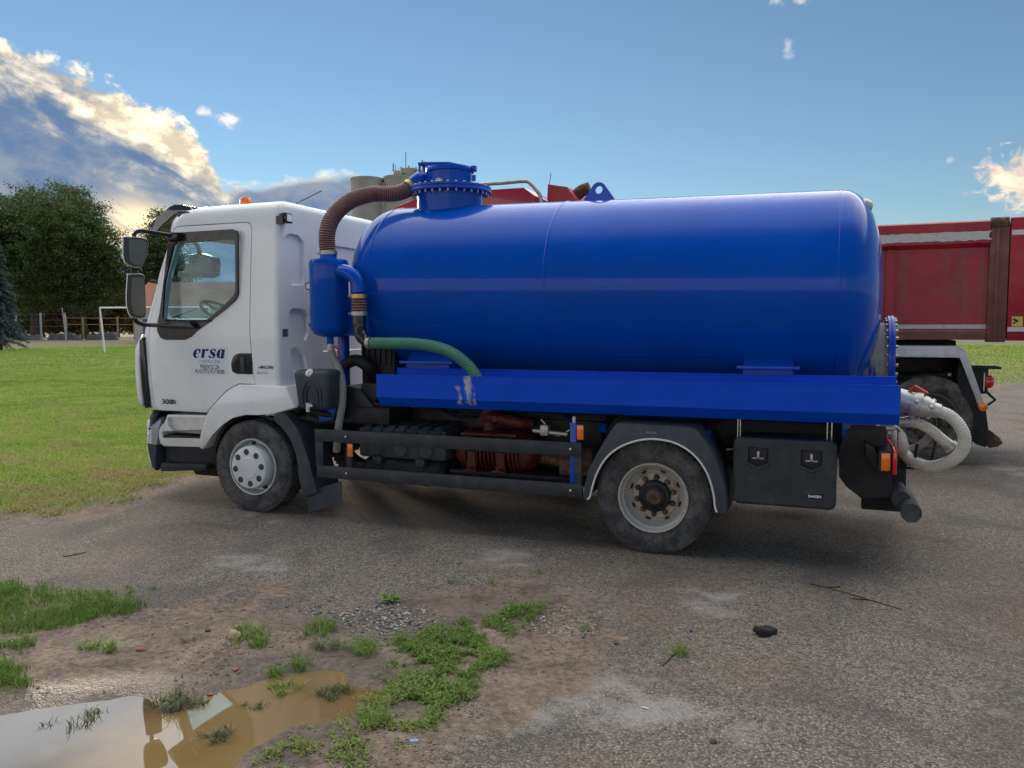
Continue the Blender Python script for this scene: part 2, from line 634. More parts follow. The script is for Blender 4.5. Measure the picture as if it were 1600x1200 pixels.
paint('chassis_black', (0.014, 0.014, 0.016), 0.55, var=0.3, dirt=(0.075, 0.062, 0.05), dirt_amt=0.35, dirt_scale=6, bump=0.2, bscale=80)
paint('guard_black', (0.030, 0.033, 0.038), 0.5, var=0.25, dirt=(0.16, 0.15, 0.13), dirt_amt=0.18, dirt_scale=7, bump=0.1, bscale=120)
paint('indicator_grey', (0.30, 0.33, 0.37), 0.3, 0.4, var=0.1, dirt=(0.2, 0.19, 0.17), dirt_amt=0.2, dirt_scale=12)
paint('tube_grey', (0.055, 0.060, 0.066), 0.5, metal=0.3, var=0.25, dirt=(0.13, 0.115, 0.10), dirt_amt=0.35, dirt_scale=9)
paint('trim_black', (0.012, 0.012, 0.014), 0.28, 0.2, var=0.15)
paint('chrome', (0.62, 0.62, 0.60), 0.25, metal=1.0, var=0.2, dirt=(0.25, 0.22, 0.18), dirt_amt=0.3, dirt_scale=30)
paint('steel', (0.38, 0.37, 0.35), 0.42, metal=0.8, var=0.25, dirt=(0.16, 0.13, 0.10), dirt_amt=0.35, dirt_scale=14)
paint('cast_alu', (0.50, 0.49, 0.46), 0.45, metal=0.55, var=0.2, dirt=(0.25, 0.20, 0.14), dirt_amt=0.35, dirt_scale=12)
paint('brass', (0.50, 0.36, 0.14), 0.4, metal=0.8, var=0.3, dirt=(0.2, 0.15, 0.1), dirt_amt=0.3, dirt_scale=30)
paint('rust_iron', (0.10, 0.055, 0.035), 0.8, var=0.4, dirt=(0.22, 0.13, 0.08), dirt_amt=0.5, dirt_scale=18, bump=0.3, bscale=70)
paint('pump_red', (0.085, 0.014, 0.011), 0.5, var=0.25, dirt=(0.13, 0.09, 0.07), dirt_amt=0.35, dirt_scale=9)
paint('valve_red', (0.45, 0.04, 0.03), 0.4, var=0.2, dirt=(0.2, 0.13, 0.1), dirt_amt=0.2, dirt_scale=20)
paint('wheel_silver', (0.47, 0.48, 0.48), 0.42, metal=0.15, coat=0.2, var=0.12, dirt=(0.23, 0.17, 0.11), dirt_amt=0.32, dirt_scale=7)
paint('wheel_dirty', (0.43, 0.40, 0.35), 0.5, metal=0.15, var=0.2, dirt=(0.22, 0.155, 0.10), dirt_amt=0.6, dirt_scale=6)
paint('wheel_mud', (0.13, 0.115, 0.095), 0.7, var=0.3, dirt=(0.07, 0.055, 0.045), dirt_amt=0.5, dirt_scale=6)
paint('hubcap_white', (0.62, 0.63, 0.62), 0.4, 0.2, var=0.08, dirt=(0.30, 0.26, 0.2), dirt_amt=0.15, dirt_scale=6)
paint('off_white', (0.62, 0.60, 0.56), 0.45, var=0.1, dirt=(0.3, 0.27, 0.22), dirt_amt=0.25, dirt_scale=18)
paint('mirror_white', (0.66, 0.67, 0.68), 0.35, 0.3, var=0.06)
paint('orange_lens', (0.85, 0.16, 0.012), 0.22, 0.5, var=0.15, dirt=(0.4, 0.1, 0.03), dirt_amt=0.2, dirt_scale=20)
paint('red_lens', (0.50, 0.012, 0.015), 0.2, 0.6, var=0.1)
paint('red_paint', (0.36, 0.012, 0.028), 0.5, 0.1, var=0.3, dirt=(0.21, 0.085, 0.075), dirt_amt=0.45, dirt_scale=1.5)
paint('tape_white', (0.55, 0.54, 0.51), 0.5, var=0.12, dirt=(0.30, 0.22, 0.18), dirt_amt=0.45, dirt_scale=9)
paint('red_cab_paint', (0.34, 0.014, 0.028), 0.3, 0.5, var=0.1)
paint('dusty_red', (0.19, 0.07, 0.06), 0.7, var=0.25, dirt=(0.22, 0.15, 0.11), dirt_amt=0.4, dirt_scale=4)
paint('tread_plate', (0.52, 0.52, 0.50), 0.42, metal=0.2, var=0.2, dirt=(0.25, 0.23, 0.2), dirt_amt=0.35, dirt_scale=8)
paint('navy_ink', (0.012, 0.016, 0.11), 0.5)
paint('black_ink', (0.03, 0.035, 0.04), 0.5)
paint('grey_ink', (0.30, 0.31, 0.32), 0.5)
paint('decal_white', (0.68, 0.70, 0.73), 0.4, var=0.03)
paint('yellow_sticker', (0.70, 0.55, 0.10), 0.45, var=0.1, dirt=(0.4, 0.3, 0.12), dirt_amt=0.2, dirt_scale=20)
paint('concrete', (0.34, 0.325, 0.29), 0.9, var=0.2, dirt=(0.22, 0.21, 0.18), dirt_amt=0.4, dirt_scale=0.12, bump=0.2, bscale=1.0)
paint('render_wall', (0.52, 0.47, 0.42), 0.9, var=0.1, dirt=(0.35, 0.30, 0.26), dirt_amt=0.3, dirt_scale=0.4)
paint('roof_tile', (0.30, 0.125, 0.085), 0.85, var=0.25, dirt=(0.17, 0.09, 0.07), dirt_amt=0.5, dirt_scale=0.7)
paint('goal_white', (0.78, 0.78, 0.76), 0.45, var=0.06)
paint('post_grey', (0.29, 0.30, 0.31), 0.6, var=0.15)
paint('post_wood', (0.29, 0.21, 0.10), 0.75, var=0.2)
paint('tarp', (0.045, 0.047, 0.05), 0.5, var=0.4, dirt=(0.18, 0.17, 0.16), dirt_amt=0.35, dirt_scale=0.6)
paint('clod', (0.20, 0.135, 0.085), 0.95, var=0.4, dirt_scale=8)
paint('rubber_scrap', (0.018, 0.018, 0.018), 0.65, var=0.3, bump=0.5, bscale=60)
paint('stone_tan', (0.42, 0.33, 0.20), 0.9, var=0.3, dirt=(0.20, 0.15, 0.10), dirt_amt=0.35, dirt_scale=14, bump=0.5, bscale=60)
paint('brick_red', (0.30, 0.12, 0.085), 0.9, var=0.3, bump=0.4, bscale=80)
paint('twig', (0.045, 0.030, 0.020), 0.9, var=0.3)
paint('litter_blue', (0.20, 0.35, 0.55), 0.5)
paint('leaf_yellow', (0.42, 0.22, 0.06), 0.6)
paint('dark_interior', (0.02, 0.021, 0.023), 0.7, var=0.3)
paint('dash_grey', (0.06, 0.065, 0.065), 0.6, var=0.2)
paint('seat_cloth', (0.035, 0.038, 0.045), 0.9, var=0.2)

t, b, co = paint('red_panel', (0.36, 0.012, 0.028), 0.5, 0.1, var=0.25)
base = b.inputs['Base Color'].links[0].from_socket
sp = t.n('ShaderNodeSeparateXYZ')
t.s(sp.inputs[0], co)
wash = t.noise(t.xyz(t.m('MULTIPLY', sp.outputs[0], 7), sp.outputs[1], t.m('MULTIPLY', sp.outputs[2], 0.7)), 1.3, 5, 0.65)
blot = t.noise(co, 2.2, 4, 0.6)
k = t.m('MULTIPLY', t.ss(t.m('ADD', t.m('MULTIPLY', wash, 0.55), t.m('MULTIPLY', blot, 0.45)), 0.46, 0.62), 0.62)
fl = t.m('MULTIPLY', t.ss(t.noise(t.xyz(t.m('MULTIPLY', sp.outputs[0], 2), sp.outputs[1], sp.outputs[2]), 24, 3, 0.7), 0.66, 0.72), 0.7)
c = t.mix(k, base, (0.20, 0.095, 0.085))
t.s(b.inputs['Base Color'], t.mix(fl, c, (0.30, 0.20, 0.18)))
t.s(b.inputs['Roughness'], t.mix(k, 0.45, 0.85))

# ersa-truck tray: dried slurry run down its face below the green hose
t, b, co = paint('tray_blue', (0.0002, 0.064, 0.54), 0.45, 0.1, var=0.08, spec=0.12, coat_ior=1.35, dirt=(0.01, 0.08, 0.40), dirt_amt=0.1, dirt_scale=3)
base = b.inputs['Base Color'].links[0].from_socket
sp = t.n('ShaderNodeSeparateXYZ')
t.s(sp.inputs[0], co)
xx = t.m('ADD', sp.outputs[0], t.m('MULTIPLY', t.m('SUBTRACT', t.noise(co, 9, 3), 0.5), 0.16))
xx = t.m('ADD', xx, t.m('MULTIPLY', t.m('SUBTRACT', sp.outputs[2], 1.3), 0.10))
k1 = t.ss(t.m('ABSOLUTE', t.m('ADD', xx, 1.655)), 0.055, 0.02)
k2 = t.m('MULTIPLY', t.ss(t.m('ABSOLUTE', t.m('ADD', xx, 1.76)), 0.022, 0.008), t.ss(sp.outputs[2], 1.38, 1.33))
st = t.m('MULTIPLY', t.m('MAXIMUM', k1, k2), t.ss(t.noise(t.xyz(sp.outputs[0], sp.outputs[1], t.m('MULTIPLY', sp.outputs[2], 0.35)), 22, 4, 0.65), 0.36, 0.62))
st = t.m('MULTIPLY', st, t.m('SUBTRACT', 1.0, t.ss(sp.outputs[1], 0.03, 0.06)))
scr = t.m('MULTIPLY', t.ss(t.noise(t.xyz(t.m('MULTIPLY', sp.outputs[0], 3), sp.outputs[1], t.m('MULTIPLY', sp.outputs[2], 7)), 2.6, 6, 0.7), 0.66, 0.74), 0.35)
cc = t.mix(t.m('MULTIPLY', st, 0.9), t.mix(scr, base, (0.16, 0.2, 0.34)), (0.46, 0.45, 0.42))
t.s(b.inputs['Base Color'], cc)

# slurry-splashed manhole neck at the tank's rear
t, b, co = paint('neck_blue', (0.006, 0.045, 0.26), 0.5, 0.1, var=0.15)
base = b.inputs['Base Color'].links[0].from_socket
sp = t.n('ShaderNodeSeparateXYZ')
t.s(sp.inputs[0], co)
run = t.noise(t.xyz(t.m('MULTIPLY', sp.outputs[0], 16), t.m('MULTIPLY', sp.outputs[1], 8), t.m('MULTIPLY', sp.outputs[2], 2.2)), 1.0, 5, 0.65)
k = t.ss(t.m('ADD', run, t.m('MULTIPLY', t.m('SUBTRACT', sp.outputs[0], 1.62), 1.2)), 0.42, 0.62)
t.s(b.inputs['Base Color'], t.mix(k, base, (0.30, 0.285, 0.25)))
t.s(b.inputs['Roughness'], t.mix(k, 0.4, 0.9))


def rubber(name, dusty):
    t, b, co, o = mat(name)
    n = t.noise(co, 7, 6, 0.65)
    n2 = t.noise(co, 60, 4, 0.7)
    c = t.mix(t.ss(t.m('ADD', t.m('MULTIPLY', n, 0.7), t.m('MULTIPLY', n2, 0.3)), 0.38, 0.66), (0.022, 0.022, 0.023), dusty)
    t.s(b.inputs['Base Color'], c)
    b.inputs['Roughness'].default_value = 0.82
    t.s(b.inputs['Normal'], t.bump(n2, 0.25, 0.004))


rubber('tyre', (0.105, 0.098, 0.092))
rubber('tyre_dusty', (0.14, 0.122, 0.10))


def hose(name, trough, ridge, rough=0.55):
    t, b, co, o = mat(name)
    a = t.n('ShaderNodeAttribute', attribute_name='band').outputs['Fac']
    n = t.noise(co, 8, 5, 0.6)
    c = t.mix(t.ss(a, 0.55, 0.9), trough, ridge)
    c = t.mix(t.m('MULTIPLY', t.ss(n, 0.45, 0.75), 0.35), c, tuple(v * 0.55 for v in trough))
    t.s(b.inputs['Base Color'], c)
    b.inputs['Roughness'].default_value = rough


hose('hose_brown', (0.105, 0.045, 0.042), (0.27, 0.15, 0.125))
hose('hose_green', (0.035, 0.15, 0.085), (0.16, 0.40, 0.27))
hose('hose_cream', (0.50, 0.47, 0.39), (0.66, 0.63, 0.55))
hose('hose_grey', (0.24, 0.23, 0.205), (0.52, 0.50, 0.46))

# glass: tinted, thin
t, b, co, o = mat('cab_glass')
gl = t.n('ShaderNodeBsdfGlossy')
gl.inputs['Roughness'].default_value = 0.01
gl.inputs['Color'].default_value = (1, 1, 1, 1)
tr = t.n('ShaderNodeBsdfTransparent')
tr.inputs[0].default_value = (0.70, 0.87, 0.90, 1)
fr = t.n('ShaderNodeFresnel')
geo = t.n('ShaderNodeNewGeometry')
t.s(fr.inputs[0], t.lin(geo.outputs['Backfacing'], 0, 1, 1.5, 1 / 1.5))     # a thin pane reflects alike from both sides
ms = t.n('ShaderNodeMixShader')
t.s(ms.inputs[0], t.m('MULTIPLY', fr.outputs[0], 0.6, clamp=True))
t.t.links.new(tr.outputs[0], ms.inputs[1])
t.t.links.new(gl.outputs[0], ms.inputs[2])
t.t.links.new(ms.outputs[0], o.inputs[0])

t, b, co, o = mat('mirror_glass')
b.inputs['Base Color'].default_value = (0.05, 0.05, 0.055, 1)
b.inputs['Metallic'].default_value = 1
b.inputs['Roughness'].default_value = 0.06

t, b, co, o = mat('dark_glass')      # smoked sun visor
b.inputs['Base Color'].default_value = (0.012, 0.016, 0.024, 1)
b.inputs['Roughness'].default_value = 0.08
b.inputs['Coat Weight'].default_value = 0.5

t, b, co, o = mat('lamp_glass')
b.inputs['Base Color'].default_value = (0.75, 0.77, 0.78, 1)
b.inputs['Roughness'].default_value = 0.12
b.inputs['Coat Weight'].default_value = 0.6

t, b, co, o = mat('window_pane')
b.inputs['Base Color'].default_value = (0.03, 0.035, 0.04, 1)
b.inputs['Roughness'].default_value = 0.1

# muddy water
t, b, co, o = mat('muddy_water')
n = t.noise(co, 1.3, 4, 0.55)
sp = t.n('ShaderNodeSeparateXYZ')
t.s(sp.inputs[0], co)
shal = t.ss(t.m('ADD', sp.outputs[0], t.m('MULTIPLY', t.m('SUBTRACT', n, 0.5), 0.5)), -2.05, -1.55)     # deeper and darker at its left end
t.s(b.inputs['Base Color'], t.mix(shal, (0.055, 0.040, 0.022), t.mix(t.ss(n, 0.35, 0.7), (0.165, 0.105, 0.040), (0.22, 0.145, 0.062))))
b.inputs['Roughness'].default_value = 0.015
b.inputs['IOR'].default_value = 1.65
t.s(b.inputs['Normal'], t.bump(t.noise(co, 2.5, 3, 0.5), 0.012, 0.02))


def leafy(name, dark, mid, lite, dry=None, dry_at=0.9, trans=0.35, rough=0.55):
    """leaves and blades: each one has its own tint; some light passes through"""
    t, b, co, o = mat(name)
    a = t.n('ShaderNodeAttribute', attribute_name='tint').outputs['Fac']
    stops = [(0.0, dark), (0.5, mid), (dry_at - 0.08 if dry else 1.0, lite)]
    if dry:
        stops += [(dry_at, dry), (1.0, tuple(c * 0.8 for c in dry))]
    c = t.ramp(a, stops)
    t.s(b.inputs['Base Color'], c)
    b.inputs['Roughness'].default_value = rough
    b.inputs['Specular IOR Level'].default_value = 0.3
    tl = t.n('ShaderNodeBsdfTranslucent')
    t.s(tl.inputs[0], t.mix(0.5, c, lite))
    ms = t.n('ShaderNodeMixShader')
    ms.inputs[0].default_value = trans
    t.t.links.new(b.outputs[0], ms.inputs[1])
    t.t.links.new(tl.outputs[0], ms.inputs[2])
    t.t.links.new(ms.outputs[0], o.inputs[0])


leafy('tree_leaf', (0.026, 0.048, 0.016), (0.064, 0.105, 0.032), (0.145, 0.190, 0.058), trans=0.3)
leafy('spruce_needle', (0.030, 0.052, 0.048), (0.055, 0.085, 0.085), (0.11, 0.15, 0.155), trans=0.1)
leafy('autumn_leaf', (0.05, 0.035, 0.018), (0.09, 0.055, 0.025), (0.13, 0.09, 0.035), trans=0.3)
leafy('grass_blade', (0.100, 0.200, 0.018), (0.215, 0.375, 0.036), (0.390, 0.500, 0.090), (0.44, 0.34, 0.16), 0.93, 0.35)
leafy('weed_leaf', (0.045, 0.100, 0.014), (0.115, 0.215, 0.032), (0.24, 0.34, 0.070), (0.30, 0.25, 0.10), 0.95, 0.35)
leafy('wet_grass', (0.055, 0.075, 0.030), (0.10, 0.13, 0.05), (0.18, 0.20, 0.09), (0.25, 0.21, 0.12), 0.85, 0.3)

t, b, co, o = mat('bark')
n = t.noise(t.xyz(0, 0, 0), 1)
sp = t.n('ShaderNodeSeparateXYZ')
t.s(sp.inputs[0], co)
n = t.noise(t.xyz(t.m('MULTIPLY', sp.outputs[0], 3), t.m('MULTIPLY', sp.outputs[1], 3), t.m('MULTIPLY', sp.outputs[2], 0.6)), 2.5, 6, 0.65)
t.s(b.inputs['Base Color'], t.mix(n, (0.03, 0.024, 0.018), (0.11, 0.09, 0.07)))
b.inputs['Roughness'].default_value = 0.95
t.s(b.inputs['Normal'], t.bump(n, 0.8, 0.05))

# loose stones, each with its own tint
t, b, co, o = mat('gravel')
a = t.n('ShaderNodeAttribute', attribute_name='tint').outputs['Fac']
t.s(b.inputs['Base Color'], t.ramp(a, [(0, (0.07, 0.065, 0.062)), (0.4, (0.16, 0.14, 0.12)), (0.75, (0.27, 0.24, 0.205)), (0.93, (0.44, 0.42, 0.38)), (1.0, (0.42, 0.24, 0.13))]))
b.inputs['Roughness'].default_value = 0.85

# ground: worn asphalt and grit, brown soil, dust, turf; the masks are real patches of the place
t, b, co, o = mat('ground')
at_ = {k: t.n('ShaderNodeAttribute', attribute_name=k).outputs['Fac'] for k in ('soil', 'turf', 'dust', 'damp')}
nb = t.noise(co, 0.55, 4, 0.6, 0.3)
nm = t.noise(co, 3.2, 4, 0.65, 0.2)
nf = t.noise(co, 22, 4, 0.7)
nff = t.noise(co, 95, 2, 0.7)
ag = t.n('ShaderNodeTexVoronoi', feature='F1')
t.s(ag.inputs['Vector'], co)
ag.inputs['Scale'].default_value = 72
agc = t.n('ShaderNodeSeparateColor')
t.s(agc.inputs[0], ag.outputs['Color'])
ag2 = t.vor(co, 31, out='Color')
ag2s = t.n('ShaderNodeSeparateColor')
t.s(ag2s.inputs[0], ag2)
chip = t.m('ADD', t.m('MULTIPLY', agc.outputs[0], 0.75), t.m('MULTIPLY', ag2s.outputs[0], 0.25))
chip = t.m('MULTIPLY', chip, t.ss(ag.outputs['Distance'], 0.72, 0.34))  # stone edges darkened in colour to stand for shaded crevices
asph = t.mix(chip, t.mix(t.ss(nf, 0.3, 0.7), (0.046, 0.039, 0.032), (0.135, 0.111, 0.086)), t.mix(agc.outputs[1], (0.25, 0.207, 0.158), (0.44, 0.372, 0.292)))
brown = t.mix(t.m('ADD', t.m('MULTIPLY', t.ss(nf, 0.3, 0.7), 0.5), t.m('MULTIPLY', chip, 0.5)), (0.070, 0.047, 0.031), (0.27, 0.198, 0.138))
k_br = t.ss(t.m('ADD', t.m('MULTIPLY', nb, 0.6), t.m('MULTIPLY', nm, 0.4)), 0.46, 0.66)
asph = t.mix(t.m('MULTIPLY', t.ss(t.noise(co, 1.1, 4, 0.6, 0.6), 0.46, 0.66), 0.7), asph, t.mix(t.m('ADD', t.m('MULTIPLY', nf, 0.5), t.m('MULTIPLY', chip, 0.6)), (0.030, 0.026, 0.023), (0.155, 0.134, 0.112)))
c = t.mix(t.m('MULTIPLY', k_br, 0.8), asph, brown)
c = t.mix(t.m('MULTIPLY', t.ss(t.m('ADD', at_['dust'], t.m('MULTIPLY', t.m('SUBTRACT', nm, 0.5), 2.2)), 0.35, 1.05), 0.6), c, t.mix(nf, (0.29, 0.265, 0.235), (0.46, 0.435, 0.40)))
soil = t.mix(t.ss(t.m('ADD', t.m('MULTIPLY', nm, 0.45), t.m('MULTIPLY', nf, 0.55)), 0.32, 0.68), (0.072, 0.050, 0.034), (0.285, 0.215, 0.152))
c = t.mix(t.ss(t.m('ADD', at_['soil'], t.m('MULTIPLY', t.m('SUBTRACT', nf, 0.5), 0.9)), 0.38, 0.62), c, soil)
turf = t.mix(nf, (0.085, 0.078, 0.030), (0.215, 0.195, 0.080))
turf = t.mix(t.ss(nb, 0.48, 0.70), turf, t.mix(nm, (0.10, 0.115, 0.030), (0.21, 0.18, 0.090)))
c = t.mix(t.ss(t.m('ADD', at_['turf'], t.m('MULTIPLY', t.m('SUBTRACT', nm, 0.5), 0.6)), 0.4, 0.6), c, turf)
wet = t.ss(t.m('ADD', at_['damp'], t.m('MULTIPLY', t.m('SUBTRACT', nf, 0.5), 0.5)), 0.3, 0.75)
c = t.mix(t.m('MULTIPLY', wet, 0.75), c, t.mix(0.6, c, (0.035, 0.025, 0.016)))
t.s(b.inputs['Base Color'], c)
t.s(b.inputs['Roughness'], t.mix(wet, 0.92, 0.45))
hh = t.m('ADD', t.m('MULTIPLY', nf, 0.6), t.m('ADD', t.m('MULTIPLY', chip, 0.35), t.m('MULTIPLY', nff, 0.5)))
t.s(b.inputs['Normal'], t.bump(hh, 1.0, 0.02))

paint('track_grit', (0.42, 0.33, 0.26), 0.95, var=0.12, dirt=(0.30, 0.24, 0.18), dirt_amt=0.3, dirt_scale=0.3)

# ------------------------------------------------------------------ ground
_lat = rng.random((256, 256))


def vnoise(x, y):
    xi, yi = np.floor(x).astype(int), np.floor(y).astype(int)
    fx, fy = x - xi, y - yi
    fx, fy = fx * fx * (3 - 2 * fx), fy * fy * (3 - 2 * fy)
    g = lambda a, b: _lat[a % 256, b % 256]
    return (g(xi, yi) * (1 - fx) + g(xi + 1, yi) * fx) * (1 - fy) + (g(xi, yi + 1) * (1 - fx) + g(xi + 1, yi + 1) * fx) * fy


def fbm(x, y, o=4):
    s, a, n = 0, 0.5, 0
    for i in range(o):
        s = s + a * vnoise(x * 2 ** i + 17.3 * i, y * 2 ** i - 9.1 * i)
        n += a
        a *= 0.5
    return s / n


def sdf(poly, x, y):
    """signed distance to a polygon, positive inside"""
    d = np.full(x.shape, 1e9)
    ins = np.zeros(x.shape, bool)
    n = len(poly)
    for i in range(n):
        ax, ay = poly[i]
        bx, by = poly[(i + 1) % n]
        ex, ey = bx - ax, by - ay
        t = np.clip(((x - ax) * ex + (y - ay) * ey) / (ex * ex + ey * ey + 1e-12), 0, 1)
        d = np.minimum(d, np.hypot(x - ax - t * ex, y - ay - t * ey))
        c = ((ay > y) != (by > y)) & (x < (bx - ax) * (y - ay) / (by - ay + 1e-12) + ax)
        ins ^= c
    return np.where(ins, d, -d)


def sst(x, a, b):
    t = np.clip((x - a) / (b - a), 0, 1)
    return t * t * (3 - 2 * t)


def gp(pts):
    return [tuple(gnd(a, b)[:2]) for a, b in pts]


PUD = gp([(-190, 1150), (-60, 1118), (0, 1106), (60, 1092), (130, 1086), (210, 1080), (255, 1090), (280, 1102), (310, 1086), (345, 1070), (400, 1052),
          (450, 1040), (505, 1036), (545, 1043), (560, 1056), (610, 1074), (618, 1090), (560, 1094), (565, 1112), (520, 1122), (470, 1132),
          (445, 1145), (400, 1172), (385, 1215), (330, 1330), (-150, 1420)])
SOIL = gp([(-300, 960), (0, 955), (210, 948), (400, 935), (470, 965), (600, 985), (680, 930), (800, 900), (900, 940), (1000, 1000), (900, 1030), (800, 1070), (770, 1120), (700, 1150), (640, 1300), (-300, 1500)])
TURF = [(-400, -3)] + [tuple(gnd(a, b)[:2]) for a, b in ((-60, 812), (0, 806), (60, 806), (120, 800), (165, 782), (230, 757), (330, 738))] + \
       [(-5.2, 4.0), (-3.5, 9.0), (1.0, 17.0)] + [tuple(gnd(a, b)[:2]) for a, b in ((1530, 602), (1600, 600))] + [(60, 26), (500, 40), (500, 600), (-600, 600)]
PATCH = [gp([(-150, 905), (0, 904), (40, 908), (110, 925), (180, 930), (222, 940), (215, 960), (150, 972), (90, 985), (40, 992), (-20, 1000), (-150, 1000)]),
         gp([(-60, 1000), (20, 1003), (42, 1008), (30, 1015), (-60, 1022)]),
         gp([(-80, 1042), (30, 1043), (62, 1055), (50, 1072), (10, 1088), (-80, 1105)])]
WEED = gp([(385, 1195), (470, 1140), (560, 1112), (600, 1060), (612, 1010), (628, 985), (690, 978), (740, 968), (800, 945), (850, 940), (838, 968), (792, 992), (790, 1035), (745, 1065), (725, 1100), (690, 1112), (668, 1150), (640, 1168), (630, 1230), (560, 1260), (380, 1260)])
DUST = [gp([(800, 1110), (900, 1085), (1000, 1075), (1060, 1085), (1040, 1120), (960, 1145), (850, 1140), (800, 1135)]),
        gp([(1090, 925), (1150, 925), (1160, 945), (1090, 945)]), gp([(1080, 1150), (1180, 1130), (1190, 1165), (1100, 1180)]),
        gp([(350, 870), (440, 872), (440, 890), (350, 888)]), gp([(740, 855), (830, 860), (820, 880), (740, 876)]),
        gp([(1540, 1090), (1700, 1090), (1700, 1130), (1560, 1120)]), gp([(1530, 725), (1640, 728), (1640, 750), (1540, 742)]), gp([(400, 740), (480, 800), (430, 812), (330, 790)])]
BROWN = [gp([(700, 890), (900, 880), (1020, 905), (900, 960), (760, 940)]), gp([(1180, 1010), (1400, 1060), (1600, 1085), (1600, 1110), (1380, 1080), (1180, 1040)])]


def axis_lines(lo, hi, step, far, grow=1.16):
    a = list(np.arange(lo, hi + 1e-6, step))
    s, x = step, hi
    while x < far:
        s *= grow
        x += s
        a.append(x)
    s, x = step, lo
    while x > -far:
        s *= grow
        x -= s
        a.insert(0, x)
    return np.array(a)


def ground_z(x, y):
    near = np.exp(-((x / 40) ** 2 + (y / 40) ** 2))
    z = (fbm(x * 0.5, y * 0.5, 3) - 0.5) * 0.05 * near + (fbm(x * 3, y * 3, 3) - 0.5) * 0.016 * near
    # flat where the wheels stand
    w = np.exp(-(((x + 2) / 4.5) ** 4 + ((y - 3) / 4.2) ** 4))
    z = z * (1 - 0.95 * w)
    sp = sdf(PUD, x, y) + (fbm(x * 4, y * 4, 4) - 0.5) * 0.16
    sd = sdf(SOIL, x, y)
    z = z + sst(sd, -0.1, 0.3) * (fbm(x * 7, y * 7, 4) - 0.5) * 0.03
    z = np.where(sp > -0.5, z * (1 - sst(sp, -0.5, 0.0)) + sst(sp, -0.5, -0.02) * 0.004 * 0, z)
    z = np.where(sp <= 0.06, np.maximum(z, -0.006 - 0.0 * x), z)
    return z - sst(sp, -0.01, 0.28) * 0.055 - 0.018 * sst(sp, -0.10, 0.02), sp


gx, gy = axis_lines(-8.2, 5.0, 0.055, 900), axis_lines(-5.6, 2.4, 0.055, 900)
X, Y = np.meshgrid(gx, gy, indexing='ij')
Z, SP = ground_z(X, Y)
nx, ny = X.shape
vid = np.arange(nx * ny).reshape(nx, ny)
quads = np.stack([vid[:-1, :-1], vid[1:, :-1], vid[1:, 1:], vid[:-1, 1:]], -1).reshape(-1, 4)
ground = raw_mesh('ground', np.stack([X, Y, Z], -1).reshape(-1, 3), quads, 'ground', smooth=True)
wob = (fbm(X * 1.7, Y * 1.7, 4) - 0.5)
s_soil = sst(sdf(SOIL, X, Y) + wob * 1.3, -0.5, 0.5)
for q in BROWN:
    s_soil = np.maximum(s_soil, 0.42 * sst(sdf(q, X, Y) + wob * 0.4, -0.25, 0.2))
s_soil = np.maximum(s_soil, 0.34 * sst(sdf(gp([(880, 1010), (1150, 960), (1400, 940), (1800, 960), (1800, 1400), (850, 1400)]), X, Y) + wob * 1.2, -0.4, 0.4))
s_turf = sst(sdf(TURF, X, Y) + wob * 1.1, -0.4, 0.4)
for q in PATCH:
    s_turf = np.maximum(s_turf, 0.8 * sst(sdf(q, X, Y) + wob * 0.3, -0.05, 0.15))
s_soil = np.maximum(s_soil, 0.9 * np.exp(-((sdf(TURF, X, Y) / 0.55) ** 2)))
s_dust = np.zeros_like(X)
for q in DUST:
    s_dust = np.maximum(s_dust, 0.8 * sst(sdf(q, X, Y) + wob * 0.9, -0.45, 0.4))
s_damp = np.maximum(sst(SP, -0.5, 0.02), 0.35 * np.exp(-(((X - 0.5) / 1.6) ** 2 + ((Y + 1.9) / 0.5) ** 2)))
s_damp = np.maximum(s_damp, 0.6 * sst(sdf(gp([(420, 960), (620, 930), (900, 900), (860, 960), (640, 1010), (470, 1010)]), X, Y) + wob * 0.5, -0.2, 0.3))
for nm_, arr in (('soil', s_soil), ('turf', s_turf), ('dust', s_dust), ('damp', s_damp)):
    a_ = ground.data.attributes.new(nm_, 'FLOAT', 'POINT')
    a_.data.foreach_set('value', arr.astype(np.float32).ravel())
tag(ground, kind='structure')

# puddle: one level sheet of water; the hollow in the ground gives it its shore
mb = MB()
cx, cyy = np.mean([p[0] for p in PUD]), np.mean([p[1] for p in PUD])
big = [(cx + (p[0] - cx) * 1.18, cyy + (p[1] - cyy) * 1.22) for p in PUD]
mb.add([(p[0], p[1], -0.021) for p in big], [tuple(range(len(big)))])
tag(mb.build('puddle_water', 'muddy_water', None, smooth=0), kind='structure')

# pale running track on the far side of the football pitch
tk = [gnd(-700, 538), gnd(-100, 533), gnd(280, 531), gnd(700, 530), gnd(1500, 524), gnd(1500, 520), gnd(700, 524), gnd(280, 525.5), gnd(-100, 526.5), gnd(-700, 531)]
mb = MB()
mb.add([(p.x, p.y, 0.012) for p in tk], [tuple(range(10))])
tag(mb.build('running_track', 'track_grit', None, smooth=0), kind='structure')


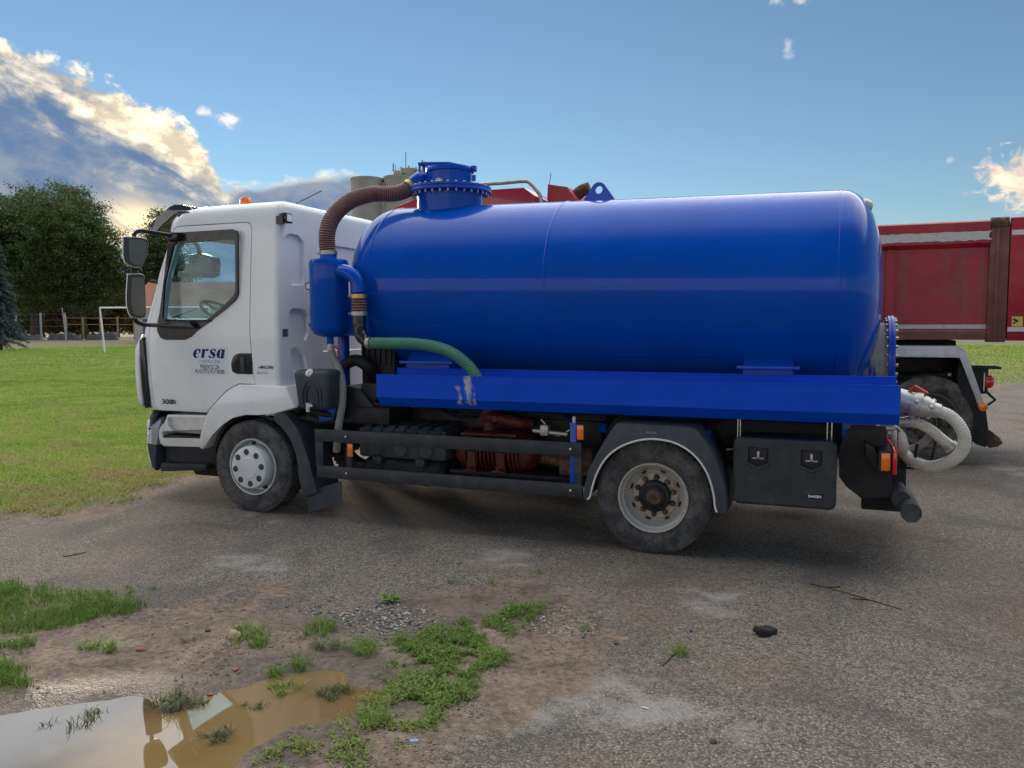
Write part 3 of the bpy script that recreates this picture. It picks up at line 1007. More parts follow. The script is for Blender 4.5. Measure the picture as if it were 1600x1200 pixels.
# ------------------------------------------------------------------ grass, weeds, grit (nobody could count them)
def blades(px, py, pz, h, w, lean=0.5, tint=None, mat_='grass_blade', name='grass', two=True):
    n = len(px)
    a = rng.random(n) * 2 * math.pi
    ux, uy = np.cos(a), np.sin(a)
    b = rng.random(n) * 2 * math.pi
    l = h * lean * (0.3 + rng.random(n))
    bx, by = np.cos(b) * l, np.sin(b) * l
    tint = rng.random(n) if tint is None else tint
    zero = np.zeros(n)

    def row(k, wk, hk):
        cx_, cy_, cz_ = px + bx * k * k, py + by * k * k, pz + h * hk
        return [np.stack([cx_ - ux * w * wk, cy_ - uy * w * wk, cz_], -1), np.stack([cx_ + ux * w * wk, cy_ + uy * w * wk, cz_], -1)]
    rows = row(0, 0.5, -0.05) + ((row(0.62, 0.42, 0.66) + row(1.0, 0.06, 1.0 - 0.25 * lean)) if two else row(1.0, 0.12, 1.0))
    k = len(rows)
    V = np.stack(rows, 1).reshape(-1, 3)
    base = (np.arange(n) * k)[:, None]
    q = [base + np.array([0, 1, 3, 2])]
    if two:
        q.append(base + np.array([2, 3, 5, 4]))
    o = raw_mesh(name, V, np.concatenate(q), mat_, tint=np.repeat(tint, k))
    return o


def wedge(n, a0, a1, d0, d1, p=1.0):
    a = np.radians(a0 + (a1 - a0) * rng.random(n)) - YAW
    d = d0 + (d1 - d0) * rng.random(n) ** p
    return CAM.x + np.sin(a) * d, CAM.y + np.cos(a) * d, d


def field(n, a0, a1, d0, d1, p, hs=1.0):
    x, y, d = wedge(n, a0, a1, d0, d1, p)
    s = sdf(TURF, x, y)
    wob = fbm(x * 1.7, y * 1.7, 4) - 0.5
    bare = fbm(x * 0.9 + 40, y * 0.9, 4)
    edge = sst(s + wob * 1.6, -0.45, 0.5)
    okk = rng.random(n) < np.clip(edge * (1.1 - 0.85 * sst(bare, 0.50, 0.62) * np.exp(-np.maximum(s, 0) / 4.0)), 0, 1)
    return x[okk], y[okk], d[okk], s[okk], bare[okk]


xs, ys, ds, ss_, br = [np.concatenate(v) for v in zip(field(360000, -36, -17.5, 5.5, 40, 1.3), field(60000, -36, -18, 34, 80, 1.0), field(26000, 25, 37, 26, 75, 1.0), field(190000, -18, 26, 9, 60, 1.0))]
zs, _ = ground_z(xs, ys)
tn = np.clip(0.46 + (fbm(xs * 0.7, ys * 0.7, 4) - 0.5) * 0.9 + (fbm(xs * 2.6, ys * 2.6, 3) - 0.5) * 0.8 + rng.normal(0, 0.24, len(xs)) + 0.16 * np.exp(-np.maximum(ss_, 0) / 2.0), 0, 0.92)
dryp = 0.08 + 0.55 * np.exp(-np.maximum(ss_, 0) / 1.3) + 0.75 * sst(fbm(xs * 1.9 + 5, ys * 2.6, 4), 0.50, 0.66) * np.exp(-np.maximum(ss_, 0) / 14)
tn = np.where(rng.random(len(xs)) < dryp, 0.93 + 0.07 * rng.random(len(xs)), tn)
hh = (0.018 + 0.030 * rng.random(len(xs))) * (0.6 + 0.8 * fbm(xs * 1.3 + 9, ys * 1.3, 3)) * (0.9 + 0.014 * ds)
g = blades(xs, ys, zs, hh, 0.0045 + 0.0013 * ds, 1.5, tn, 'grass_blade', 'grass', two=False)
tag(g, 'mown green and yellowing grass of the football pitch beside the lot', 'grass', kind='stuff')


def inpoly(poly, n, pad=0.0):
    p = np.array(poly)
    lo, hi = p.min(0) - pad, p.max(0) + pad
    x, y = lo[0] + (hi[0] - lo[0]) * rng.random(n), lo[1] + (hi[1] - lo[1]) * rng.random(n)
    return x, y, sdf(poly, x, y)


xs, ys = [], []
for q, n in zip(PATCH, (26000, 2600, 6000)):
    x, y, s = inpoly(q, n, 0.1)
    kk = rng.random(n) < sst(s + (fbm(x * 5, y * 5, 3) - 0.5) * 0.35, -0.02, 0.12) * np.clip(1.5 * fbm(x * 3.1, y * 3.1, 3), 0, 1)
    kk &= x > -5.2
    xs.append(x[kk])
    ys.append(y[kk])
xs, ys = np.concatenate(xs), np.concatenate(ys)
zs, _ = ground_z(xs, ys)
cl = fbm(xs * 6, ys * 6, 3)
g = blades(xs, ys, zs, 0.02 + 0.075 * cl * (0.5 + rng.random(len(xs)) * 0.7), 0.0055, 0.8, np.clip(0.15 + 0.8 * cl * rng.random(len(xs)) + 0.12 * rng.normal(0, 1, len(xs)), 0, 1), 'weed_leaf', 'grass_patch')
tag(g, 'lush green grass patch on brown soil at the left edge, above the puddle', 'grass', kind='stuff')


def leaflets(x, y, z0, height, size, tint, mat_, name):
    n = len(x)
    z = z0 + height * rng.random(n) ** 1.3
    a, t_ = rng.random(n) * 2 * math.pi, rng.normal(0, 0.55, n)
    ux, uy, uz = np.cos(a) * np.cos(t_), np.sin(a) * np.cos(t_), np.sin(t_)
    vx, vy, vz = -np.sin(a), np.cos(a), rng.normal(0, 0.35, n)
    c = np.stack([x, y, z], -1)
    U = np.stack([ux, uy, uz], -1) * size[:, None]
    Vv = np.stack([vx, vy, vz], -1) * size[:, None] * 0.42
    P = np.stack([c - U, c + Vv, c + U, c - Vv], 1).reshape(-1, 3)
    q = (np.arange(n) * 4)[:, None] + np.arange(4)
    return raw_mesh(name, P, q, mat_, tint=np.repeat(tint, 4))


x, y, s = inpoly(WEED, 120000, 0.1)
hole = fbm(x * 9.5 + 3, y * 9.5, 4)
core = np.zeros_like(x)
for cpx, cpy, ra, rb, am in ((700, 1012, 0.30, 0.42, 1.0), (668, 1075, 0.30, 0.26, 1.0), (745, 1030, 0.18, 0.30, 0.9), (655, 1125, 0.22, 0.16, 0.7), (810, 955, 0.22, 0.22, 0.8), (625, 1000, 0.10, 0.2, 0.8), (560, 1150, 0.30, 0.14, 0.45), (470, 1180, 0.28, 0.12, 0.45)):
    c_ = gnd(cpx, cpy)
    core = np.maximum(core, am * np.exp(-(((x - c_.x) / ra) ** 2 + ((y - c_.y) / rb) ** 2)))
dens = hole * 0.62 + 0.38 * core
kk = rng.random(len(x)) < sst(s + (hole - 0.5) * 0.3, -0.03, 0.10) * np.clip(0.10 + 0.8 * core, 0, 1) * sst(hole + 0.10 * core, 0.46, 0.62)
x, y, dens, core = x[kk], y[kk], dens[kk], core[kk]
z, sp = ground_z(x, y)
hgt = 0.006 + 0.10 * np.clip(dens - 0.36, 0, 0.4)
lu = fbm(x * 1.5 + 7, y * 1.5 + 2, 3)
tn = np.clip(0.30 + 0.5 * rng.random(len(x)) + 0.9 * (lu - 0.45), 0, 0.94)
tn = np.where(rng.random(len(x)) < 0.16, 0.97, tn)
g = leaflets(x, y, np.maximum(z, -0.02), hgt, 0.005 + 0.010 * rng.random(len(x)), tn, 'weed_leaf', 'weed_patch')
tag(g, 'low green weeds spreading along the right shore of the puddle', 'weeds', kind='stuff')
kk = rng.random(len(x)) < 0.14
g = blades(x[kk], y[kk], np.maximum(z[kk], -0.02), 0.02 + 0.06 * rng.random(kk.sum()), 0.005, 1.3, np.clip(tn[kk] + 0.1, 0, 1), 'weed_leaf', 'weed_grass')
tag(g, 'thin grass stalks standing among the weeds by the puddle', 'weeds', kind='stuff')

# loose grit over the lot
ICO = bmesh.new()
for c_ in ((1, 0, 0), (-1, 0, 0), (0, 1, 0), (0, -1, 0), (0, 0, 1), (0, 0, -1)):
    ICO.verts.new(c_)
bmesh.ops.convex_hull(ICO, input=ICO.verts)
ICO.verts.index_update()
ico_v = np.array([v.co[:] for v in ICO.verts])
ico_f = np.array([[v.index for v in f.verts] for f in ICO.faces])
ICO.free()


def pebbles(x, y, z, r, tint, name, mat_='gravel', flat=0.6):
    n = len(x)
    sc = np.stack([r * (0.7 + 0.7 * rng.random(n)), r * (0.7 + 0.7 * rng.random(n)), r * flat * (0.6 + 0.7 * rng.random(n))], -1)
    a = rng.random(n) * 2 * math.pi
    v = ico_v[None] * (1 + rng.normal(0, 0.14, (n, len(ico_v), 1))) * sc[:, None, :]
    ca_, sa_ = np.cos(a)[:, None], np.sin(a)[:, None]
    vx, vy = v[..., 0] * ca_ - v[..., 1] * sa_, v[..., 0] * sa_ + v[..., 1] * ca_
    P = np.stack([vx + x[:, None], vy + y[:, None], v[..., 2] + z[:, None] + sc[:, 2:3] * 0.35], -1).reshape(-1, 3)
    q = ((np.arange(n) * len(ico_v))[:, None, None] + ico_f[None]).reshape(-1, 3)
    return raw_mesh(name, P, q, mat_, tint=np.repeat(tint, len(ico_v)))


x, y, d = wedge(46000, -37, 37, 3.4, 11, 1.7)
s_t = sdf(TURF, x, y)
_, sp = ground_z(x, y)
s_s = sdf(SOIL, x, y)
kk = (s_t < -0.2) & (sp < -0.04) & (rng.random(len(x)) < 0.30 + 0.70 * sst(fbm(x * 1.1, y * 1.1, 4), 0.40, 0.62)) & (rng.random(len(x)) < 1 - 0.75 * sst(s_s, -0.1, 0.3))
x, y, d = x[kk], y[kk], d[kk]
r_ = (0.0018 + 0.0042 * rng.random(len(x)) ** 3.2) * (0.7 + d * 0.06)
# a heap of coarser stones where the asphalt's edge has crumbled
hx, hy, hs = inpoly(gp([(440, 945), (560, 930), (640, 925), (700, 935), (690, 985), (610, 1000), (480, 985)]), 4200)
kk = rng.random(len(hx)) < sst(hs, -0.05, 0.25) * sst(fbm(hx * 3, hy * 3, 3), 0.35, 0.6)
hx, hy = hx[kk], hy[kk]
h2x, h2y, hs = inpoly(gp([(840, 950), (900, 950), (930, 985), (860, 990)]), 500)
x, y = np.concatenate([x, hx, h2x]), np.concatenate([y, hy, h2y])
r_ = np.concatenate([r_, 0.004 + 0.013 * rng.random(len(hx)) ** 2.5, 0.004 + 0.009 * rng.random(len(h2x)) ** 2])
z, _ = ground_z(x, y)
tn = np.clip(rng.random(len(x)) ** 0.9, 0, 1)
g = pebbles(x, y, z, r_, tn, 'gravel')
tag(g, 'loose grey and tan grit scattered over the worn asphalt', 'gravel', kind='stuff')

x, y, s_s = inpoly(SOIL, 15000)
_, sp = ground_z(x, y)
kk = (s_s > 0.0) & (sp < -0.03) & (rng.random(len(x)) < sst(fbm(x * 2.2, y * 2.2, 4), 0.36, 0.62)) & (x > -4.5) & (y > -4.6)
x, y = x[kk], y[kk]
z, _ = ground_z(x, y)
g = pebbles(x, y, z, 0.003 + 0.008 * rng.random(len(x)) ** 3, rng.random(len(x)), 'soil_clods', 'clod')
tag(g, 'crumbs and clods of brown soil round the puddle', 'soil', kind='stuff')

# ------------------------------------------------------------------ the tanker truck
TR = thing('tanker_truck', 'white cab truck carrying a long blue vacuum tank, parked on the asphalt', 'truck', (-1.9, 1.2, 0))
FWX, RWX, TYR = -4.135, 0.0, 0.479


def PX(pts, Y):
    return [xz(a, b, Y) for a, b in pts]


# ---- wheels
def tyre_profile(Rr, rim, w):
    """outer bead -> sidewall -> grooved tread -> inner bead; along = 0 at the outer face"""
    s = w
    P = [(rim - 0.012, 0.040), (rim, 0.018), (rim + 0.02, 0.008), (rim + 0.05, 0.0), ((rim + Rr) / 2, -0.004), (Rr - 0.06, 0.002), (Rr - 0.042, 0.004),
         (Rr - 0.040, 0.010), (Rr - 0.024, 0.014), (Rr - 0.010, 0.026)]
    for g in (0.20, 0.40, 0.60, 0.80):
        c = s * g
        P += [(Rr, c - 0.012), (Rr - 0.013, c - 0.009), (Rr - 0.013, c + 0.009), (Rr, c + 0.012)]
    P += [(Rr - 0.010, s - 0.026), (Rr - 0.05, s - 0.004), ((rim + Rr) / 2, s), (rim + 0.02, s - 0.01), (rim - 0.012, s - 0.04)]
    return P


def wheel(parent, x, y, dirty, kind, name='wheel', face=-1, Rr=TYR, zc=None, steer=0.0):
    """face -1: the outer side looks to -y, +1: to +y. The tyre is the part, rim and hub its sub-parts."""
    zc = Rr - 0.013 if zc is None else zc
    rim = 0.302 * Rr / 0.479
    W_ = 0.275
    f = -face

    def T(mb):
        mb.v = [(x + p[0] * math.cos(steer) - p[1] * f * math.sin(steer), y + p[0] * math.sin(steer) + p[1] * f * math.cos(steer), max(zc + p[2], 0.002)) for p in mb.v]
        return mb
    mb = MB()
    mb.lathe(tyre_profile(Rr, rim, W_), (0, 0, 0), 'y', 72)
    # shoulder blocks
    for k in range(60):
        a = 2 * math.pi * k / 60
        c, s = math.cos(a), math.sin(a)
        for yy in (0.016, W_ - 0.05):
            q = []
            for da, rr in ((-0.030, Rr - 0.030), (0.030, Rr - 0.030), (0.030, Rr + 0.001), (-0.030, Rr + 0.001)):
                for dy_ in (0, 0.034):
                    q.append((math.cos(a + da) * rr, yy + dy_ + (0.012 if rr > Rr - 0.01 and dy_ == 0 and yy < 0.1 else 0), math.sin(a + da) * rr))
            mb.add(q, [(0, 1, 3, 2), (2, 3, 5, 4), (4, 5, 7, 6), (6, 7, 1, 0), (0, 2, 4, 6), (1, 7, 5, 3)])
    ty = T(mb).build(name, 'tyre_dusty' if dirty else 'tyre', parent, weld=0)
    if kind is None:
        return ty
    k = rim / 0.302
    if kind == 'front':
        mb = MB()
        mb.lathe([(rim - 0.014, 0.055), (rim - 0.006, 0.022), (rim - 0.012, 0.012), (rim - 0.024, 0.014), (rim - 0.030, 0.03), (rim - 0.034, 0.10), (rim - 0.046, 0.130), (0.17, 0.130), (0.05, 0.130)], (0, 0, 0), 'y', 64)
        T(mb).build('rim', 'wheel_silver', ty)
        mb = MB()          # ventilation slots as dark pockets in the dish
        for j in range(8):
            a = 2 * math.pi * (j + 0.35) / 8
            mb.prism([(math.cos(a + b_) * r_, math.sin(a + b_) * r_) for b_, r_ in ((-0.12, 0.226), (0.12, 0.226), (0.105, 0.250), (0, 0.255), (-0.105, 0.250))], 0.122, 0.14)
        T(mb).build_each('vent_slot', 'dark_interior', ty)
        mb = MB()          # domed cover; dark discs below paint the shade of eight openings
        mb.lathe([(0.224, 0.126), (0.222, 0.02), (0.219, -0.030), (0.212, -0.042), (0.200, -0.046), (0.112, -0.050), (0.105, -0.056), (0.0005, -0.060)], (0, 0, 0), 'y', 64)
        cap = T(mb).build('hub_cover', 'hubcap_white', ty)
        for j in range(8):
            a = 2 * math.pi * (j + 0.15) / 8
            c, s = math.cos(a) * 0.163, math.sin(a) * 0.163
            h = MB()
            h.lathe([(0.033, -0.044), (0.031, -0.0520), (0.027, -0.0525), (0.0004, -0.0522)], (c, 0, s), 'y', 16)
            T(h).build('nut_opening_shade', 'grey_plastic', ty)
    else:
        mb = MB()
        mb.lathe([(rim - 0.014, 0.055), (rim - 0.004, 0.020), (rim - 0.010, 0.008), (rim - 0.022, 0.010), (rim - 0.030, 0.022), (rim - 0.034, 0.05), (rim - 0.048, 0.062), (rim - 0.056, 0.10),
                  (rim - 0.075, 0.135), (0.205 * k, 0.150), (0.192 * k, 0.140), (0.186 * k, 0.128), (0.05 * k, 0.126)], (0, 0, 0), 'y', 64)
        T(mb).build('rim', 'wheel_mud' if dirty else 'wheel_dirty', ty)
        mb = MB()
        for j in range(8):
            a = 2 * math.pi * (j + 0.62) / 8
            q = []
            for t_ in range(12):
                u = 2 * math.pi * t_ / 12
                aa, rr = a + 0.125 * math.cos(u), (0.222 + 0.021 * math.sin(u)) * k
                q.append((math.cos(aa) * rr, math.sin(aa) * rr))
            mb.prism(q, 0.138, 0.16)
        T(mb).build_each('hand_hole', 'dark_interior', ty)
        mb = MB()
        mb.lathe([(0.134 * k, 0.126), (0.132 * k, 0.085), (0.124 * k, 0.075), (0.10 * k, 0.07), (0.085 * k, 0.052), (0.06 * k, 0.048)], (0, 0, 0), 'y', 40)
        T(mb).build('hub', 'chassis_black', ty)
        mb = MB().lathe([(0.062 * k, 0.049), (0.05 * k, 0.040), (0.02 * k, 0.037), (0.018 * k, 0.030), (0.0005, 0.029)], (0, 0, 0), 'y', 24)
        T(mb).build('hub_cap', 'rust_iron', ty)
        for j in range(10):
            a = 2 * math.pi * (j + 0.4) / 10
            h = MB()
            p0 = Vector((math.cos(a) * 0.158 * k, 0.127, math.sin(a) * 0.158 * k))
            h.tube([p0, p0 + Vector((0, -0.006, 0))], 0.026 * k, 14)
            h.bolt(p0, 0.018 * k, 0.035, (0, -1, 0))
            T(h).build('wheel_nut', 'rust_iron', ty)
    return ty


wheel(TR, FWX, 0.055, False, 'front', steer=0.0)
wheel(TR, FWX, 2.345, False, None, face=1)
wheel(TR, RWX, 0.030, False, 'rear')
wheel(TR, RWX, 0.345, False, None)
wheel(TR, RWX, 2.37, False, None, face=1)
wheel(TR, RWX, 2.055, False, None, face=1)

# ---- chassis
mb = MB()
for y in (0.78, 1.54):
    mb.box(-5.35, 1.72, y, y + 0.08, 0.80, 1.06, 0.008)
for x in (-5.3, -3.6, -2.6, -1.2, 0.0, 1.0, 1.66):
    mb.box(x - 0.05, x + 0.05, 0.86, 1.54, 0.84, 1.02, 0.006)
mb.cyl((RWX, 0.5, 0.466), (RWX, 1.9, 0.466), 0.085)
mb.ball((RWX, 1.2, 0.466), 0.2, 16, 10)
mb.box(FWX - 0.06, FWX + 0.06, 0.4, 2.0, 0.36, 0.46, 0.02)
mb.cyl((-3.2, 1.2, 0.62), (-0.1, 1.2, 0.5), 0.05)
for y in (0.70, 1.66):           # leaf springs
    mb.tube(spline([(-0.75, y, 0.72), (-0.35, y, 0.60), (0, y, 0.57), (0.35, y, 0.60), (0.75, y, 0.72)]), 0.045, 8)
    mb.tube(spline([(FWX - 0.75, y, 0.62), (FWX, y, 0.48), (FWX + 0.75, y, 0.66)]), 0.04, 8)
mb.build('chassis', 'chassis_black', TR)
mb = MB()
mb.box(-5.3, -3.55, 0.72, 1.7, 0.55, 1.22, 0.08)
mb.build('engine', 'chassis_black', TR)
MB().box(-3.55, -2.9, 0.95, 1.45, 0.55, 0.98, 0.1).build('gearbox', 'chassis_black', TR)
mb = MB()
mb.box(-2.9, -0.75, 0.90, 1.5, 0.32, 0.78, 0.05)
mb.box(-5.35, -4.72, 0.5, 1.9, 0.22, 0.42, 0.05)
mb.build_each('sump_guard', 'chassis_black', TR)

# ---- cab shell: lofted from plan outlines, hollowed and cut open for the glass
CY = 1.2


def outline(xf, xb, hw, rx, ry, bulge=0.05, rb=0.05):
    """plan outline, counter-clockwise from the rear near corner; xf is the front's middle"""
    pts = []
    yn, yf = CY - hw, CY + hw
    for k in range(5):                                        # rear near corner
        a = math.pi / 2 * k / 4
        pts.append((xb - rb + rb * math.cos(a), yn + rb - rb * math.sin(a)))
    fx = xf + bulge                                           # x where the corner meets the front
    for k in range(1, 6):
        t = k / 6
        pts.append((xb - rb + (fx + rx - xb + rb) * t, yn))
    for k in range(13):
        a = math.pi / 2 * k / 12
        pts.append((fx + rx - rx * math.sin(a), yn + ry - ry * math.cos(a)))
    for k in range(1, 8):
        t = k / 8
        y = yn + ry + (2 * hw - 2 * ry) * t
        s = (y - CY) / (hw - ry)
        pts.append((xf + bulge * s * s, y))
    for k in range(13):
        a = math.pi / 2 * k / 12
        pts.append((fx + rx - rx * math.cos(a), yf - ry + ry * math.sin(a)))
    for k in range(1, 6):
        t = k / 6
        pts.append((fx + rx + (xb - rb - fx - rx) * t, yf))
    for k in range(5):
        a = math.pi / 2 * k / 4
        pts.append((xb - rb + rb * math.sin(a), yf - rb + rb * math.cos(a)))
    return pts


def loft(slices, inset=0.0):
    mb = MB()
    rows = []
    for z, xf, xb, hw, rx, ry, bu in slices:
        rows.append([(p[0], p[1], z) for p in outline(xf + inset, xb - inset, hw - inset, rx, ry, bu)])
    n = len(rows[0])
    vs = [p for r in rows for p in r]
    fs = [(i * n + j, i * n + (j + 1) % n, (i + 1) * n + (j + 1) % n, (i + 1) * n + j) for i in range(len(rows) - 1) for j in range(n)]
    fs += [tuple(range(n))[::-1], tuple((len(rows) - 1) * n + j for j in range(n))]
    return mb.add(vs, fs)


SL = [(1.000, -5.84, -3.80, 1.080, 0.46, 0.42, 0.05), (1.04, -5.86, -3.80, 1.093, 0.46, 0.42, 0.05), (1.35, -5.90, -3.80, 1.10, 0.46, 0.42, 0.06), (1.75, -5.90, -3.80, 1.10, 0.46, 0.42, 0.06),
      (1.95, -5.85, -3.80, 1.098, 0.45, 0.42, 0.07), (2.20, -5.76, -3.80, 1.088, 0.44, 0.42, 0.08), (2.50, -5.65, -3.80, 1.073, 0.42, 0.40, 0.08), (2.80, -5.53, -3.80, 1.055, 0.42, 0.40, 0.08), (2.95, -5.48, -3.80, 1.046, 0.34, 0.40, 0.08),
      (3.03, -5.45, -3.80, 1.036, 0.32, 0.38, 0.08), (3.09, -5.40, -3.80, 1.020, 0.32, 0.38, 0.08), (3.135, -5.31, -3.81, 0.990, 0.34, 0.38, 0.08), (3.162, -5.18, -3.83, 0.94, 0.38, 0.40, 0.08), (3.178, -5.00, -3.87, 0.86, 0.42, 0.4, 0.06), (3.184, -4.80, -3.95, 0.76, 0.42, 0.4, 0.05)]
cab = loft(SL).build('cab', 'cab_white', TR, weld=0)
ins = [(max(z, 1.08) if i < 2 else min(z, 3.10), *r) for i, (z, *r) in enumerate(SL[1:12])]
ins[0] = (1.09, *SL[1][1:])
zs_ = [s[0] for s in ins]
ins = [s for i, s in enumerate(ins) if i == 0 or s[0] > zs_[i - 1] + 1e-4]
cut = loft(ins, 0.055).build('cut', 'cab_white', None, weld=0)
boolean(cab, cut)

WIN = PX([(274, 384), (279, 379), (366, 373), (371, 378), (371.5, 455), (368, 463), (352, 479), (328, 499), (322, 501), (262, 500), (257, 497), (260, 442)], 0.12)
TRIM = PX([(266, 378), (270, 368), (276, 364), (366, 358.5), (372.5, 361), (374.5, 368), (374.5, 460), (371, 468), (356, 482), (330, 503), (312, 516), (302, 526), (292, 531), (262, 531), (254, 528), (249, 518), (248, 508), (253, 488)], 0.12)
DOOR = PX([(263, 370), (267, 357), (274, 353.5), (380, 347), (387, 348.5), (390, 356), (391, 430), (392, 520), (395, 560), (400.5, 600), (376, 599), (365, 604), (354, 611), (340, 626), (328, 639), (321, 648), (290, 646), (250, 643), (243, 639), (238, 600), (233.5, 553), (232.5, 520), (234, 490), (248, 430)], 0.12)


def grown(poly, d):
    c = Vector((sum(p[0] for p in poly) / len(poly), sum(p[1] for p in poly) / len(poly)))
    n = len(poly)
    ar = sum(poly[i][0] * poly[(i + 1) % n][1] - poly[(i + 1) % n][0] * poly[i][1] for i in range(n))
    sg = 1 if ar > 0 else -1
    out = []
    for i in range(n):
        a, b, c2 = Vector(poly[i - 1]), Vector(poly[i]), Vector(poly[(i + 1) % n])
        t = ((b - a).normalized() + (c2 - b).normalized()).normalized()
        out.append((b.x + t.y * d * sg, b.y - t.x * d * sg))
    return out


# windscreen, far window
wsc = MB()
ws_rows = [(1.97, -6.6, 0.86), (2.88, -6.6, 0.80)]
wsc.add([(-6.6, CY - 0.93, 1.98), (-6.6, CY + 0.93, 1.98), (-6.6, CY + 0.84, 2.90), (-6.6, CY - 0.84, 2.90), (-5.05, CY - 0.93, 1.98), (-5.05, CY + 0.93, 1.98), (-5.05, CY + 0.84, 2.90), (-5.05, CY - 0.84, 2.90)],
        [(0, 1, 2, 3), (7, 6, 5, 4), (0, 4, 5, 1), (1, 5, 6, 2), (2, 6, 7, 3), (3, 7, 4, 0)])
boolean(cab, wsc.build('cut', 'cab_white', None))
boolean(cab, MB().prism(WIN, 1.9, 2.7).build('cut', 'cab_white', None))
# the near door is cut out of the shell as a piece of its own
door = cab.copy()
door.data = cab.data.copy()
door.name = 'door'
COL.objects.link(door)
boolean(door, MB().prism(grown(DOOR, -0.002), -0.3, 0.55).build('cut', 'cab_white', None), 'INTERSECT')
boolean(door, MB().prism(WIN, -0.3, 0.6).build('cut', 'cab_white', None))
boolean(cab, MB().prism(grown(DOOR, 0.007), -0.3, 0.40).build('cut', 'cab_white', None))

# pressed panels in the back wall: shallow recesses with sloping sides
def recess(poly, depth=0.022, slope=0.03):
    """poly of (y, z) on the rear wall"""
    mb = MB()
    inn = grown(poly, -slope)
    n = len(poly)
    vs = [(-3.795, y, z) for y, z in poly] + [(-3.80 - depth, y, z) for y, z in inn] + [(-3.70, y, z) for y, z in poly]
    fs = [tuple(range(2 * n, 3 * n)), tuple(range(n, 2 * n))[::-1]]
    for i in range(n):
        j = (i + 1) % n
        fs += [(n + i, n + j, j, i), (i, j, 2 * n + j, 2 * n + i)]
    return mb.add(vs, fs).build('cut', 'cab_white', None)


def rect8(y0, y1, z0, z1, c=0.06, skew=0.0):
    return [(y0 + c, z0), (y1 - c, z0 + skew), (y1, z0 + c + skew), (y1, z1 - c), (y1 - c, z1), (y0 + c, z1), (y0, z1 - c), (y0, z0 + c)]


def bk(px, py):
    d = ray(px, py)
    p = CAM + d * ((-3.80 - CAM.x) / d.x)
    return p.y, p.z


b1 = [bk(442, 372), bk(452, 364), bk(466, 367), bk(475, 377), bk(477, 430), bk(474, 446), bk(456, 446), bk(449, 438)]
b2 = [bk(452, 486), bk(458, 481), bk(476, 483), bk(482, 492), bk(483, 520), bk(478, 533), bk(470, 529), bk(453, 512)]
b3 = [bk(455, 545), bk(462, 541), bk(470, 544), bk(478, 556), bk(481, 580), bk(466, 582), bk(455, 580)]
for q in (b1, b2, b3):
    boolean(cab, recess(q, 0.03, 0.012))
boolean(cab, recess([(0.86, 1.62), (0.86, 2.72), (0.92, 2.80), (1.92, 2.80), (2.0, 2.72), (2.0, 1.62)], 0.02, 0.02))
resmooth(cab)
resmooth(door)
door.parent = TR
door.matrix_parent_inverse = Matrix.Translation(TR.location).inverted()

# door furniture
mb = MB()
tp, wp = TRIM, WIN
ring = MB().prism(TRIM, 0.088, 0.112, 0.004).build('window_trim', 'trim_black', door)
boolean(ring, MB().prism(grown(WIN, -0.004), 0.0, 0.3).build('cut', 'trim_black', None))
resmooth(ring)
MB().prism(grown(WIN, 0.01), 0.122, 0.126).build('window_pane', 'cab_glass', door, smooth=0)
mb = MB()
mb.tube([(*xz(259, 497, 0.09), 0)] and [Vector((p[0], 0.095, p[1])) for p in PX([(258, 500), (290, 501.5), (330, 501)], 0.09)], 0.012, 8)
mb.build('window_seal', 'trim_black', door)
HANDLE = PX([(362, 574), (362, 565), (365, 557), (370, 553), (376, 552), (393, 552), (395, 585), (370, 584), (364, 581)], 0.1)
mb = MB().prism(HANDLE, 0.091, 0.112, 0.005)
hd = mb.build('door_handle', 'trim_black', door)
mb = MB()
p = PX([(376, 558), (382, 558), (383, 581), (377, 581)], 0.09)
mb.prism(p, 0.078, 0.094, 0.005)
mb.build('handle_grip', 'grey_plastic', door)
YD = 0.0985
DEC = PX([(296, 541), (356, 541), (356, 586), (296, 586)], 0.1)
MB().prism(DEC, 0.0972, 0.0995).build('decal', 'decal_white', door, smooth=0)
LET = {'e': [[(0.17, 0.47, 0.06), (0.50, 0.50, 0.05), (0.72, 0.60, 0.10), (0.70, 0.83, 0.20), (0.48, 0.95, 0.12), (0.24, 0.76, 0.26), (0.17, 0.45, 0.34), (0.26, 0.14, 0.24), (0.48, 0.04, 0.09), (0.74, 0.20, 0.05)]],
       'r': [[(0.24, 0.0, 0.31), (0.25, 0.5, 0.31), (0.26, 0.96, 0.31)], [(0.02, 0.93, 0.05), (0.15, 0.95, 0.09), (0.28, 0.96, 0.09)], [(0.34, 0.62, 0.05), (0.46, 0.86, 0.09), (0.58, 0.92, 0.16), (0.70, 0.84, 0.26), (0.72, 0.78, 0.22)]],
       's': [[(0.74, 0.70, 0.06), (0.68, 0.88, 0.16), (0.46, 0.96, 0.08), (0.24, 0.85, 0.18), (0.26, 0.66, 0.25), (0.50, 0.47, 0.32), (0.66, 0.28, 0.25), (0.58, 0.10, 0.14), (0.36, 0.03, 0.08), (0.12, 0.14, 0.18), (0.06, 0.28, 0.06)]],
       'a': [[(0.70, 0.98, 0.28), (0.69, 0.5, 0.29), (0.68, 0.1, 0.29), (0.74, 0.02, 0.24)], [(0.60, 0.84, 0.06), (0.44, 0.95, 0.09), (0.25, 0.78, 0.24), (0.18, 0.46, 0.32), (0.24, 0.16, 0.24), (0.38, 0.05, 0.10), (0.60, 0.24, 0.06)], [(0.70, 0.05, 0.10), (0.84, 0.04, 0.08), (0.94, 0.10, 0.04)]]}
x0, z0 = xz(301.5, 559, 0.1)
x1, z1 = xz(352, 545.5, 0.1)
hh_, ww_ = z1 - z0, (x1 - x0) / 3.75
yy = 0.0966
mb = MB()
for k_ in LET:
    LET[k_] = [[(a, b, w * 1.18) for a, b, w in st] for st in LET[k_]]
